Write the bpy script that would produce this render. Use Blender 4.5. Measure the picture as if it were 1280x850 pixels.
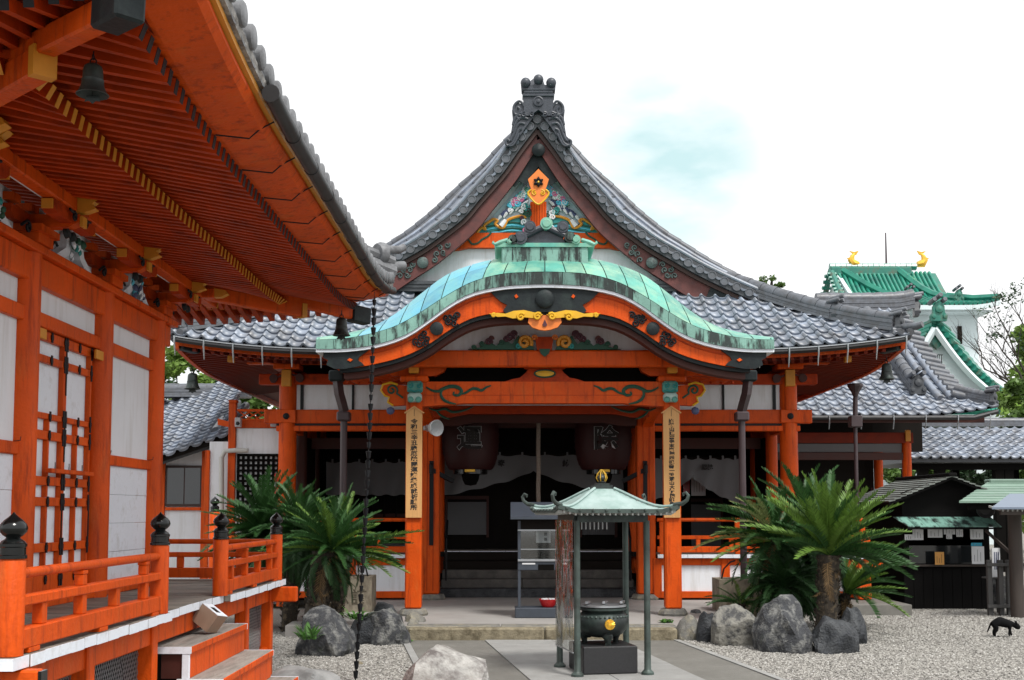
import bpy, bmesh, math, random
import numpy as np
from mathutils import Vector, Matrix, noise as mnoise
R = math.radians
random.seed(7)
for o in list(bpy.data.objects): bpy.data.objects.remove(o)
S = bpy.context.scene
COL = S.collection

# ---------------------------------------------------------------- camera
F = 1450.0; PITCH = R(4.2); CAMZ = 1.6; HORIZON = 640.0
PP = HORIZON - F*math.tan(PITCH)
cam = bpy.data.cameras.new('camera'); camo = bpy.data.objects.new('camera', cam); COL.objects.link(camo)
cam.sensor_width = 36; cam.lens = F*36/1280; cam.shift_y = (PP-425)/1280
cam.clip_start = .1; cam.clip_end = 2000
camo.location = (0, 0, CAMZ); camo.rotation_euler = (R(90)+PITCH, 0, 0)
S.camera = camo
S.render.resolution_x = 1024; S.render.resolution_y = 680

def P(px, py, Y):
    """point on the pixel's ray at depth Y"""
    u = (px-640)/F; v = (PP-py)/F
    fw = math.cos(PITCH)-v*math.sin(PITCH); up = math.sin(PITCH)+v*math.cos(PITCH)
    k = Y/fw
    return Vector((u*k, Y, CAMZ+up*k))
def G(px, py, z=0.0):
    """point on the horizontal plane z"""
    u = (px-640)/F; v = (PP-py)/F
    fw = math.cos(PITCH)-v*math.sin(PITCH); up = math.sin(PITCH)+v*math.cos(PITCH)
    k = (z-CAMZ)/up
    return Vector((u*k, fw*k, z))

# ---------------------------------------------------------------- light
SUN_EL, SUN_AZ = R(56), R(148)          # azimuth measured from +Y towards +X : behind the camera, to the right
wd = bpy.data.worlds.new('World'); S.world = wd; wd.use_nodes = True
wn, wl = wd.node_tree.nodes, wd.node_tree.links
wn.clear()
wo = wn.new('ShaderNodeOutputWorld'); bg = wn.new('ShaderNodeBackground')
sky = wn.new('ShaderNodeTexSky'); sky.sky_type = 'NISHITA'; sky.sun_disc = False
sky.sun_elevation = SUN_EL; sky.sun_rotation = SUN_AZ
sky.air_density = 1.0; sky.dust_density = 2.5; sky.ozone_density = 1.0
tc = wn.new('ShaderNodeTexCoord')
# bright, almost unbroken cloud; thin places let the clear sky through
mp = wn.new('ShaderNodeMapping'); mp.inputs['Scale'].default_value = (1.0, 1.0, 2.2)
nz = wn.new('ShaderNodeTexNoise'); nz.inputs['Scale'].default_value = 2.6; nz.inputs['Detail'].default_value = 6; nz.inputs['Roughness'].default_value = .55
mr = wn.new('ShaderNodeMapRange'); mr.inputs['From Min'].default_value = .60; mr.inputs['From Max'].default_value = .74
mr.inputs['To Min'].default_value = 0; mr.inputs['To Max'].default_value = .75
dvec = (P(835, 205, 10)-Vector((0, 0, CAMZ))).normalized()
dt = wn.new('ShaderNodeVectorMath'); dt.operation = 'DOT_PRODUCT'; dt.inputs[1].default_value = dvec
pm = wn.new('ShaderNodeMapRange'); pm.inputs['From Min'].default_value = math.cos(R(5.6)); pm.inputs['From Max'].default_value = math.cos(R(1.2)); pm.interpolation_type = 'SMOOTHSTEP'
nz2 = wn.new('ShaderNodeTexNoise'); nz2.inputs['Scale'].default_value = 9; nz2.inputs['Detail'].default_value = 5
mp2 = wn.new('ShaderNodeMapping'); mp2.inputs['Rotation'].default_value = (0, R(38), 0); mp2.inputs['Scale'].default_value = (.7, 1, 1.8)
ml = wn.new('ShaderNodeMath'); ml.operation = 'MULTIPLY'
mr3 = wn.new('ShaderNodeMapRange'); mr3.inputs['From Min'].default_value = .36; mr3.inputs['From Max'].default_value = .60; mr3.inputs['To Max'].default_value = .85
mx = wn.new('ShaderNodeMath'); mx.operation = 'MAXIMUM'
mix = wn.new('ShaderNodeMix'); mix.data_type = 'RGBA'
mix.inputs['A'].default_value = (9.2, 9.25, 9.35, 1)
wl.new(tc.outputs['Generated'], mp.inputs['Vector']); wl.new(mp.outputs[0], nz.inputs['Vector']); wl.new(nz.outputs['Fac'], mr.inputs['Value'])
wl.new(tc.outputs['Generated'], dt.inputs[0]); wl.new(dt.outputs['Value'], pm.inputs['Value'])
wl.new(tc.outputs['Generated'], mp2.inputs['Vector']); wl.new(mp2.outputs[0], nz2.inputs['Vector']); wl.new(nz2.outputs['Fac'], mr3.inputs['Value'])
wl.new(pm.outputs[0], ml.inputs[0]); wl.new(mr3.outputs[0], ml.inputs[1])
wl.new(ml.outputs[0], mx.inputs[0]); wl.new(mr.outputs[0], mx.inputs[1])
hz = wn.new('ShaderNodeMix'); hz.data_type = 'RGBA'; hz.inputs['Factor'].default_value = .85; hz.inputs['B'].default_value = (4.7, 7.1, 7.1, 1)
wl.new(sky.outputs[0], hz.inputs['A'])
wl.new(mx.outputs[0], mix.inputs['Factor']); wl.new(hz.outputs['Result'], mix.inputs['B'])
wl.new(mix.outputs['Result'], bg.inputs['Color']); bg.inputs['Strength'].default_value = .10
wl.new(bg.outputs[0], wo.inputs['Surface'])
sl = bpy.data.lights.new('sun', 'SUN'); sl.energy = 2.6; sl.angle = R(14); sl.color = (1, .97, .92)
so = bpy.data.objects.new('sun', sl); COL.objects.link(so)
sd = Vector((math.sin(SUN_AZ)*math.cos(SUN_EL), math.cos(SUN_AZ)*math.cos(SUN_EL), math.sin(SUN_EL)))
so.rotation_euler = sd.to_track_quat('Z', 'Y').to_euler(); so.location = (0, -5, 30)
S.view_settings.view_transform = 'Standard'; S.view_settings.look = 'None'; S.view_settings.gamma = 1
S.view_settings.use_curve_mapping = False; S.view_settings.exposure = .40
S.render.engine = 'CYCLES'
S.cycles.use_denoising = True; S.cycles.max_bounces = 6; S.cycles.diffuse_bounces = 2; S.cycles.glossy_bounces = 3
S.cycles.transparent_max_bounces = 8; S.cycles.caustics_reflective = False; S.cycles.caustics_refractive = False

# ---------------------------------------------------------------- materials
def pmat(name, c, rough=.5, var=.12, scale=5, bump=0, bscale=60, metal=0, objvar=0, c2=None, amt=.5, s2=3, st2=(1, 1, 1), st=(1, 1, 1), spec=.5, edge=.12, coat=0, c3=None, amt3=.3, s3=2, st3=(1, 1, 1), island=0, streak=0):
    m = bpy.data.materials.new(name); m.use_nodes = True
    n, l = m.node_tree.nodes, m.node_tree.links
    b = n['Principled BSDF']
    b.inputs['Roughness'].default_value = rough; b.inputs['Metallic'].default_value = metal
    b.inputs['Specular IOR Level'].default_value = spec; b.inputs['Coat Weight'].default_value = coat
    g = n.new('ShaderNodeNewGeometry'); mp = n.new('ShaderNodeMapping'); mp.inputs['Scale'].default_value = st
    l.new(g.outputs['Position'], mp.inputs['Vector'])
    nz = n.new('ShaderNodeTexNoise'); nz.inputs['Scale'].default_value = scale; nz.inputs['Detail'].default_value = 7; nz.inputs['Roughness'].default_value = .6
    l.new(mp.outputs[0], nz.inputs['Vector'])
    mr = n.new('ShaderNodeMapRange'); mr.inputs['From Min'].default_value = .25; mr.inputs['From Max'].default_value = .75
    mr.inputs['To Min'].default_value = 1-var; mr.inputs['To Max'].default_value = 1+var
    l.new(nz.outputs['Fac'], mr.inputs['Value'])
    src = mr.outputs[0]
    if objvar:
        oi = n.new('ShaderNodeObjectInfo'); m2 = n.new('ShaderNodeMapRange')
        m2.inputs['To Min'].default_value = 1-objvar; m2.inputs['To Max'].default_value = 1+objvar
        l.new(oi.outputs['Random'], m2.inputs['Value'])
        mu = n.new('ShaderNodeMath'); mu.operation = 'MULTIPLY'; l.new(src, mu.inputs[0]); l.new(m2.outputs[0], mu.inputs[1]); src = mu.outputs[0]
    if island:
        m5 = n.new('ShaderNodeMapRange'); m5.inputs['To Min'].default_value = 1-island; m5.inputs['To Max'].default_value = 1+island; l.new(g.outputs['Random Per Island'], m5.inputs['Value'])
        mu = n.new('ShaderNodeMath'); mu.operation = 'MULTIPLY'; l.new(src, mu.inputs[0]); l.new(m5.outputs[0], mu.inputs[1]); src = mu.outputs[0]
    vm = n.new('ShaderNodeVectorMath'); vm.operation = 'SCALE'; vm.inputs[0].default_value = c[:3]
    l.new(src, vm.inputs['Scale'])
    out = vm.outputs[0]
    if c2:
        mp3 = n.new('ShaderNodeMapping'); mp3.inputs['Scale'].default_value = st2; l.new(g.outputs['Position'], mp3.inputs['Vector'])
        n2 = n.new('ShaderNodeTexNoise'); n2.inputs['Scale'].default_value = s2; n2.inputs['Detail'].default_value = 6; n2.inputs['Roughness'].default_value = .65
        l.new(mp3.outputs[0], n2.inputs['Vector'])
        m3 = n.new('ShaderNodeMapRange'); t = 1-amt; t = .3+.4*t
        m3.inputs['From Min'].default_value = t-edge; m3.inputs['From Max'].default_value = t+edge
        l.new(n2.outputs['Fac'], m3.inputs['Value'])
        mx = n.new('ShaderNodeMix'); mx.data_type = 'RGBA'; l.new(m3.outputs[0], mx.inputs['Factor'])
        l.new(out, mx.inputs['A']); mx.inputs['B'].default_value = (*c2[:3], 1); out = mx.outputs['Result']
    if c3:
        mp4 = n.new('ShaderNodeMapping'); mp4.inputs['Scale'].default_value = st3; mp4.inputs['Location'].default_value = (3.1, 7.7, 1.3); l.new(g.outputs['Position'], mp4.inputs['Vector'])
        n4 = n.new('ShaderNodeTexNoise'); n4.inputs['Scale'].default_value = s3; n4.inputs['Detail'].default_value = 8; n4.inputs['Roughness'].default_value = .7
        l.new(mp4.outputs[0], n4.inputs['Vector'])
        m4 = n.new('ShaderNodeMapRange'); t = .3+.4*(1-amt3); m4.inputs['From Min'].default_value = t-.06; m4.inputs['From Max'].default_value = t+.16; m4.inputs['To Max'].default_value = .8
        l.new(n4.outputs['Fac'], m4.inputs['Value'])
        mx3 = n.new('ShaderNodeMix'); mx3.data_type = 'RGBA'; l.new(m4.outputs[0], mx3.inputs['Factor'])
        l.new(out, mx3.inputs['A']); mx3.inputs['B'].default_value = (*c3[:3], 1); out = mx3.outputs['Result']
    l.new(out, b.inputs['Base Color'])
    # roughness breakup
    rr = n.new('ShaderNodeMapRange'); rr.inputs['To Min'].default_value = max(0, rough-.12); rr.inputs['To Max'].default_value = min(1, rough+.12)
    l.new(nz.outputs['Fac'], rr.inputs['Value']); l.new(rr.outputs[0], b.inputs['Roughness'])
    if bump:
        n3 = n.new('ShaderNodeTexNoise'); n3.inputs['Scale'].default_value = bscale; n3.inputs['Detail'].default_value = 5
        l.new(mp.outputs[0], n3.inputs['Vector'])
        bp = n.new('ShaderNodeBump'); bp.inputs['Strength'].default_value = bump; bp.inputs['Distance'].default_value = .02
        l.new(n3.outputs['Fac'], bp.inputs['Height']); l.new(bp.outputs[0], b.inputs['Normal'])
    return m
M = {}
M['verm'] = pmat('vermilion_paint', (.66, .080, .003), .5, .22, 2.2, .22, 38, spec=.22, objvar=.07, c2=(.30, .032, .004), amt=.20, s2=5, st2=(3, 3, .35), edge=.10, c3=(.60, .125, .02), amt3=.22, s3=3, st3=(2, 2, .6))
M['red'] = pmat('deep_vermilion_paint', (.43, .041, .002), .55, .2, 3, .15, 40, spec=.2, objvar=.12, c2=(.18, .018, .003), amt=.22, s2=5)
M['brownred'] = pmat('weathered_red_board', (.115, .030, .026), .6, .2, 6, .15, 40, c2=(.06, .02, .02), amt=.3, s2=5)
M['yellow'] = pmat('ochre_paint', (.66, .27, .022), .5, .12, 8)
M['stairstone'] = pmat('worn_stair_stone', (.085, .080, .075), .8, .3, 8, .4, 40, c2=(.14, .13, .115), amt=.3, s2=5)
M['orangep'] = pmat('orange_paint', (.78, .20, .03), .5, .1, 8)
M['goldp'] = pmat('bright_yellow_paint', (.72, .40, .012), .5, .1, 8)
M['tealp'] = pmat('pale_teal_paint', (.10, .30, .25), .6, .25, 14)
M['darkbrown'] = pmat('dark_brown_board', (.045, .020, .016), .6, .2, 6)
M['navygrey'] = pmat('blue_grey_paint', (.10, .11, .15), .6, .3, 20)
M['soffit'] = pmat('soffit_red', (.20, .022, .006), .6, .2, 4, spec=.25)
M['rope'] = pmat('rope', (.28, .23, .19), .9, .2, 30, .4, 60)
M['granite'] = pmat('black_granite', (.022, .022, .024), .35, .3, 60, spec=.5)
M['palewood'] = pmat('pale_rafter', (.50, .52, .50), .7, .1, 9)
M['stonelight'] = pmat('cream_grey_rock', (.25, .24, .21), .85, .4, 9, 1.0, 22, c2=(.07, .07, .07), amt=.45, s2=9, edge=.08)
M['stonel'] = pmat('light_grey_block', (.30, .30, .295), .85, .2, 7, .6, 18, c2=(.16, .16, .16), amt=.35, s2=4)
M['blackwood'] = pmat('black_stained_wood', (.0045, .004, .004), .75, .3, 6, .2, 50, st=(6, 6, .5), objvar=.2, spec=.12)
M['brownwood'] = pmat('brown_post_wood', (.05, .038, .032), .7, .25, 6, .2, 50, st=(6, 6, .5))
M['greywood'] = pmat('weathered_grey_wood', (.085, .082, .08), .8, .25, 6, .2, 50, st=(6, 6, .5))
M['shingle'] = pmat('grey_green_shingle', (.15, .165, .15), .6, .2, 8, .15, 40, objvar=.25)
M['copperroof'] = pmat('pale_green_copper', (.17, .26, .205), .5, .15, 4, .1, 30, objvar=.15)
M['bluesheet'] = pmat('blue_grey_sheet', (.16, .20, .26), .4, .1, 6)
M['skypale'] = pmat('pale_blue_paint', (.42, .53, .58), .6, .15, 12)
M['stonemid'] = pmat('mid_grey_rock', (.045, .047, .052), .85, .5, 14, 1.0, 40, c2=(.20, .20, .19), amt=.36, s2=10, edge=.09, c3=(.045, .055, .03), amt3=.2, s3=4)
M['tealpale'] = pmat('pale_carving_paint', (.40, .55, .50), .6, .2, 14)
M['gold'] = pmat('gold_leaf', (.75, .45, .06), .35, .1, 10, metal=.6)
M['white'] = pmat('white_plaster', (.80, .82, .86), .75, .04, 3, .08, 30, c2=(.60, .59, .58), amt=.09, s2=4, st2=(2.5, 2.5, .3), edge=.18)
M['whitep'] = pmat('white_paint', (.80, .84, .91), .6, .06, 9, .1, 60, c2=(.5, .5, .5), amt=.05, s2=9, edge=.16)
M['black'] = pmat('black_metal', (.008, .009, .011), .5, .25, 20, .1, 80, spec=.25)
M['lacq'] = pmat('black_lacquer', (.005, .006, .006), .16, .2, 9, spec=.45)
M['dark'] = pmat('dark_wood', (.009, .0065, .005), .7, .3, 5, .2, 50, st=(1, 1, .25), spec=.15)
M['darkred'] = pmat('dark_and_shaded_red_wood', (.055, .009, .004), .6, .2, 5)  # dark red wood; also vermilion timber with shade put into the colour
M['gunmetal'] = pmat('dark_bronze_plate', (.013, .018, .020), .55, .3, 7, .15, 30, spec=.25, c2=(.026, .038, .036), amt=.25, s2=6)
M['verdplate'] = pmat('verdigris_plate', (.10, .15, .14), .55, .3, 12, .2, 30, c2=(.03, .04, .04), amt=.5, s2=12)
M['deckwood'] = pmat('weathered_deck', (.24, .215, .18), .8, .25, 8, .35, 60, st=(.35, 3, 1), objvar=.18, c2=(.12, .11, .10), amt=.3, s2=5, st2=(.5, 3, 1))
M['deckwood_y'] = pmat('weathered_tread', (.30, .28, .25), .8, .2, 8, .3, 60, st=(3, .35, 1), objvar=.1, c2=(.18, .17, .15), amt=.3, s2=6, st2=(3, .5, 1))
M['tile'] = pmat('grey_roof_tile', (.215, .248, .305), .38, .25, 9, .08, 40, objvar=.32, island=.10, c2=(.15, .15, .16), amt=.32, s2=3, spec=.5, c3=(.20, .20, .17), amt3=.2, s3=9)
M['tiler'] = pmat('grey_ridge_tile', (.12, .13, .15), .40, .25, 10, .1, 50, c2=(.085, .085, .09), amt=.35, s2=7)
M['tiled'] = pmat('dark_tile', (.055, .06, .068), .45, .3, 12, .15, 40)
M['tilen'] = pmat('near_roof_tile', (.16, .165, .175), .5, .2, 12, .15, 60, objvar=.15, c2=(.08, .08, .085), amt=.3, s2=9)
M['oniga'] = pmat('ornament_tile', (.045, .052, .066), .42, .3, 14, .2, 30)
M['copper'] = pmat('verdigris_copper', (.10, .36, .29), .45, .2, 5, .1, 30, objvar=.26, c2=(.28, .47, .33), amt=.32, s2=3, edge=.14, c3=(.17, .15, .08), amt3=.14, s3=3.5, st3=(2, 1, .6))
M['copperb'] = pmat('blue_verdigris_copper', (.085, .33, .45), .40, .16, 5, .08, 30, objvar=.24, c2=(.16, .45, .42), amt=.3, s2=3, edge=.2)
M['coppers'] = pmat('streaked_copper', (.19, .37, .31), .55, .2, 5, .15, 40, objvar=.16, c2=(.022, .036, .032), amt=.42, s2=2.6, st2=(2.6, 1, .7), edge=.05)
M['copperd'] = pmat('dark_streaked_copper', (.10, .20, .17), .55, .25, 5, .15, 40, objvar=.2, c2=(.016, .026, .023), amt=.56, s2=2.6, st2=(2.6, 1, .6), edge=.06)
M['bronze'] = pmat('aged_bronze', (.026, .032, .031), .45, .3, 10, .1, 40, metal=.3, c2=(.05, .075, .066), amt=.3, s2=6)
M['bronzeg'] = pmat('green_bronze', (.065, .092, .082), .5, .2, 8, .1, 40, metal=.2, c2=(.035, .045, .04), amt=.4, s2=5)
M['pale'] = pmat('pale_verdigris', (.33, .43, .41), .42, .12, 7, .08, 40, c2=(.20, .31, .28), amt=.3, s2=5)
M['stone'] = pmat('grey_rock', (.075, .076, .08), .85, .5, 14, 1.0, 40, c2=(.27, .265, .25), amt=.42, s2=9, edge=.08, c3=(.05, .06, .03), amt3=.2, s3=4)
M['stoned'] = pmat('dark_rock', (.022, .025, .03), .7, .5, 14, 1.0, 40, c2=(.09, .095, .10), amt=.26, s2=4, edge=.16)
M['stonew'] = pmat('pale_rock', (.38, .37, .35), .85, .35, 9, 1.0, 30, c2=(.12, .105, .10), amt=.40, s2=6, edge=.10, c3=(.22, .20, .18), amt3=.4, s3=3)
M['stoneb'] = pmat('tan_kerb_stone', (.25, .215, .145), .85, .3, 14, .5, 50, c2=(.11, .09, .055), amt=.38, s2=9)
M['stonec'] = pmat('old_step_stone', (.17, .165, .15), .85, .3, 10, .5, 40, c2=(.30, .27, .2), amt=.3, s2=7)
M['planter'] = pmat('planter_stone', (.30, .265, .20), .85, .25, 9, .4, 40, c2=(.14, .115, .085), amt=.38, s2=6, st2=(1, 1, .6))
M['concrete'] = pmat('smooth_concrete', (.36, .345, .33), .75, .08, 3, .1, 60, c2=(.27, .255, .24), amt=.35, s2=1.6, edge=.25)
M['concd'] = pmat('rough_concrete', (.19, .182, .165), .85, .18, 12, .4, 90, c2=(.125, .12, .105), amt=.38, s2=1.8, edge=.25)
M['slabl'] = pmat('pale_paving_slab', (.31, .31, .30), .78, .1, 6, .25, 70, objvar=.07, c2=(.23, .225, .215), amt=.3, s2=2.5, edge=.2)
M['gravel'] = pmat('grey_gravel', (.30, .285, .255), .9, .45, 55, 1.0, 70, c2=(.12, .112, .10), amt=.42, s2=48, edge=.1)
M['pebble'] = pmat('pebbles', (.37, .355, .325), .85, .2, 40, .2, 90, c2=(.15, .14, .13), amt=.42, s2=26, edge=.06)
M['pebblew'] = pmat('white_pebbles', (.58, .57, .545), .85, .2, 40, .2, 90, c2=(.34, .32, .29), amt=.42, s2=26, edge=.06)
M['pine'] = pmat('fresh_sign_wood', (.62, .33, .12), .6, .10, 6, .06, 40, st=(8, 8, .5))
M['ink'] = pmat('ink', (.015, .013, .012), .7, .1, 5)
M['cloth'] = pmat('shaded_white_cloth', (.17, .17, .175), .9, .05, 3)  # white cloth with its indoor shade put into the grey base
M['paper'] = pmat('paper', (.72, .73, .75), .85, .04, 6)
M['papero'] = pmat('orange_paper', (.60, .30, .08), .8, .06, 6)
M['cyan'] = pmat('cyan_print', (.05, .36, .52), .7, .05, 6)
M['pink'] = pmat('pink_paint', (.66, .17, .33), .6, .1, 8)
M['sky'] = pmat('light_blue_paint', (.10, .50, .66), .6, .12, 8)
M['teal'] = pmat('teal_paint', (.02, .25, .24), .6, .2, 8)
M['navy'] = pmat('navy_paint', (.06, .075, .16), .6, .2, 12)
M['green'] = pmat('green_paint', (.015, .075, .045), .6, .2, 12)
M['plum'] = pmat('plum_paint', (.07, .018, .03), .6, .2, 12)
M['wine'] = pmat('lantern_red', (.035, .003, .003), .6, .15, 10)
M['pipe'] = pmat('brown_drainpipe', (.055, .036, .040), .45, .15, 12)
M['pipew'] = pmat('pale_drainpipe', (.50, .49, .46), .5, .08, 12)
M['gutter'] = pmat('dark_gutter', (.035, .035, .038), .45, .2, 8, c2=(.022, .021, .021), amt=.3, s2=4, spec=.3)
M['steel'] = pmat('blue_grey_steel', (.045, .055, .072), .45, .12, 10)
M['silver'] = pmat('galvanised', (.42, .44, .46), .35, .1, 20, metal=.7)
M['horn'] = pmat('horn_plastic', (.48, .49, .50), .45, .05, 10)
M['redp'] = pmat('red_plastic', (.50, .010, .012), .3, .08, 10)
M['glassd'] = pmat('dark_window', (.012, .015, .017), .06, .1, 3, spec=.8)
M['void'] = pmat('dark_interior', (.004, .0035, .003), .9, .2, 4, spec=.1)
M['crate'] = pmat('box_wood', (.30, .20, .14), .7, .12, 10, st=(4, 4, 1))
M['gtile'] = pmat('green_glazed_tile', (.022, .24, .165), .30, .2, 3, objvar=.12, c2=(.012, .13, .10), amt=.4, s2=1.5)
M['gtiled'] = pmat('green_ridge_tile', (.03, .20, .15), .4, .3, 2, c2=(.12, .09, .06), amt=.3, s2=2)
M['cwall'] = pmat('castle_wall', (.66, .74, .76), .8, .04, 1.5)
M['bark'] = pmat('bark', (.045, .038, .030), .9, .35, 12, .8, 30)
M['cyctrunk'] = pmat('sago_trunk', (.030, .023, .016), .95, .45, 16, .8, 30, c2=(.10, .075, .045), amt=.3, s2=22, edge=.06)
M['fur'] = pmat('black_fur', (.004, .004, .0045), .85, .3, 30, .5, 120, spec=.15)
M['eye'] = pmat('amber_eye', (.5, .35, .04), .2, .1, 10)
M['furw'] = pmat('white_fur', (.6, .58, .55), .9, .1, 30)
M['tan'] = pmat('tan_soil', (.10, .085, .06), .95, .4, 12, .6, 40)

def leafmat(name, c, var=.35, rough=.45, trans=.25):
    m = bpy.data.materials.new(name); m.use_nodes = True
    n, l = m.node_tree.nodes, m.node_tree.links
    b = n['Principled BSDF']; b.inputs['Roughness'].default_value = rough; b.inputs['Specular IOR Level'].default_value = .3
    g = n.new('ShaderNodeNewGeometry'); nz = n.new('ShaderNodeTexNoise'); nz.inputs['Scale'].default_value = 2.2; nz.inputs['Detail'].default_value = 4
    l.new(g.outputs['Position'], nz.inputs['Vector'])
    ad = n.new('ShaderNodeMath'); ad.operation = 'ADD'
    l.new(nz.outputs['Fac'], ad.inputs[0]); l.new(g.outputs['Random Per Island'], ad.inputs[1])
    mr = n.new('ShaderNodeMapRange'); mr.inputs['From Min'].default_value = .3; mr.inputs['From Max'].default_value = 1.5
    mr.inputs['To Min'].default_value = 1-var; mr.inputs['To Max'].default_value = 1+var*1.4
    l.new(ad.outputs[0], mr.inputs['Value'])
    vm = n.new('ShaderNodeVectorMath'); vm.operation = 'SCALE'; vm.inputs[0].default_value = c[:3]; l.new(mr.outputs[0], vm.inputs['Scale'])
    l.new(vm.outputs[0], b.inputs['Base Color'])
    tr = n.new('ShaderNodeBsdfTranslucent'); l.new(vm.outputs[0], tr.inputs['Color'])
    ms = n.new('ShaderNodeMixShader'); ms.inputs[0].default_value = trans
    l.new(b.outputs[0], ms.inputs[1]); l.new(tr.outputs[0], ms.inputs[2])
    l.new(ms.outputs[0], n['Material Output'].inputs['Surface'])
    return m
M['cycad'] = leafmat('sago_leaf', (.030, .085, .022), .4, .5, .15)
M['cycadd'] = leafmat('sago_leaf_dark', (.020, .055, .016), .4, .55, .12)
M['cycadb'] = leafmat('sago_leaf_dead', (.16, .10, .045), .4, .7, .1)
M['cycadl'] = leafmat('sago_leaf_light', (.105, .19, .032), .35, .5, .2)
M['cycady'] = leafmat('sago_leaf_pale', (.24, .28, .11), .3, .45, .2)
M['leaf'] = leafmat('tree_leaf', (.075, .135, .03), .5)
M['leafl'] = leafmat('tree_leaf_light', (.15, .24, .05), .4)
M['leafd'] = leafmat('tree_leaf_dark', (.032, .062, .028), .5)
M['twigleaf'] = leafmat('weed_leaf', (.07, .17, .035), .4)
def acrylic():
    m = bpy.data.materials.new('clear_acrylic'); m.use_nodes = True
    n, l = m.node_tree.nodes, m.node_tree.links; n.clear()
    o = n.new('ShaderNodeOutputMaterial'); t = n.new('ShaderNodeBsdfTransparent'); t.inputs[0].default_value = (.90, .92, .92, 1)
    g = n.new('ShaderNodeBsdfGlossy'); g.inputs['Roughness'].default_value = .06
    nz = n.new('ShaderNodeTexNoise'); nz.inputs['Scale'].default_value = 3.5; nz.inputs['Detail'].default_value = 1
    bp = n.new('ShaderNodeBump'); bp.inputs['Strength'].default_value = .5; bp.inputs['Distance'].default_value = .08
    l.new(nz.outputs[0], bp.inputs['Height']); l.new(bp.outputs[0], g.inputs['Normal'])
    mx = n.new('ShaderNodeMixShader'); mx.inputs[0].default_value = .38
    l.new(t.outputs[0], mx.inputs[1]); l.new(g.outputs[0], mx.inputs[2]); l.new(mx.outputs[0], o.inputs[0])
    return m
M['acrylic'] = acrylic()
M['glass'] = acrylic(); M['glass'].name = 'clear_glass'
for nd in M['glass'].node_tree.nodes:
    if nd.type == 'BUMP': nd.inputs['Strength'].default_value = 0
    if nd.type == 'MIX_SHADER': nd.inputs[0].default_value = .10

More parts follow.
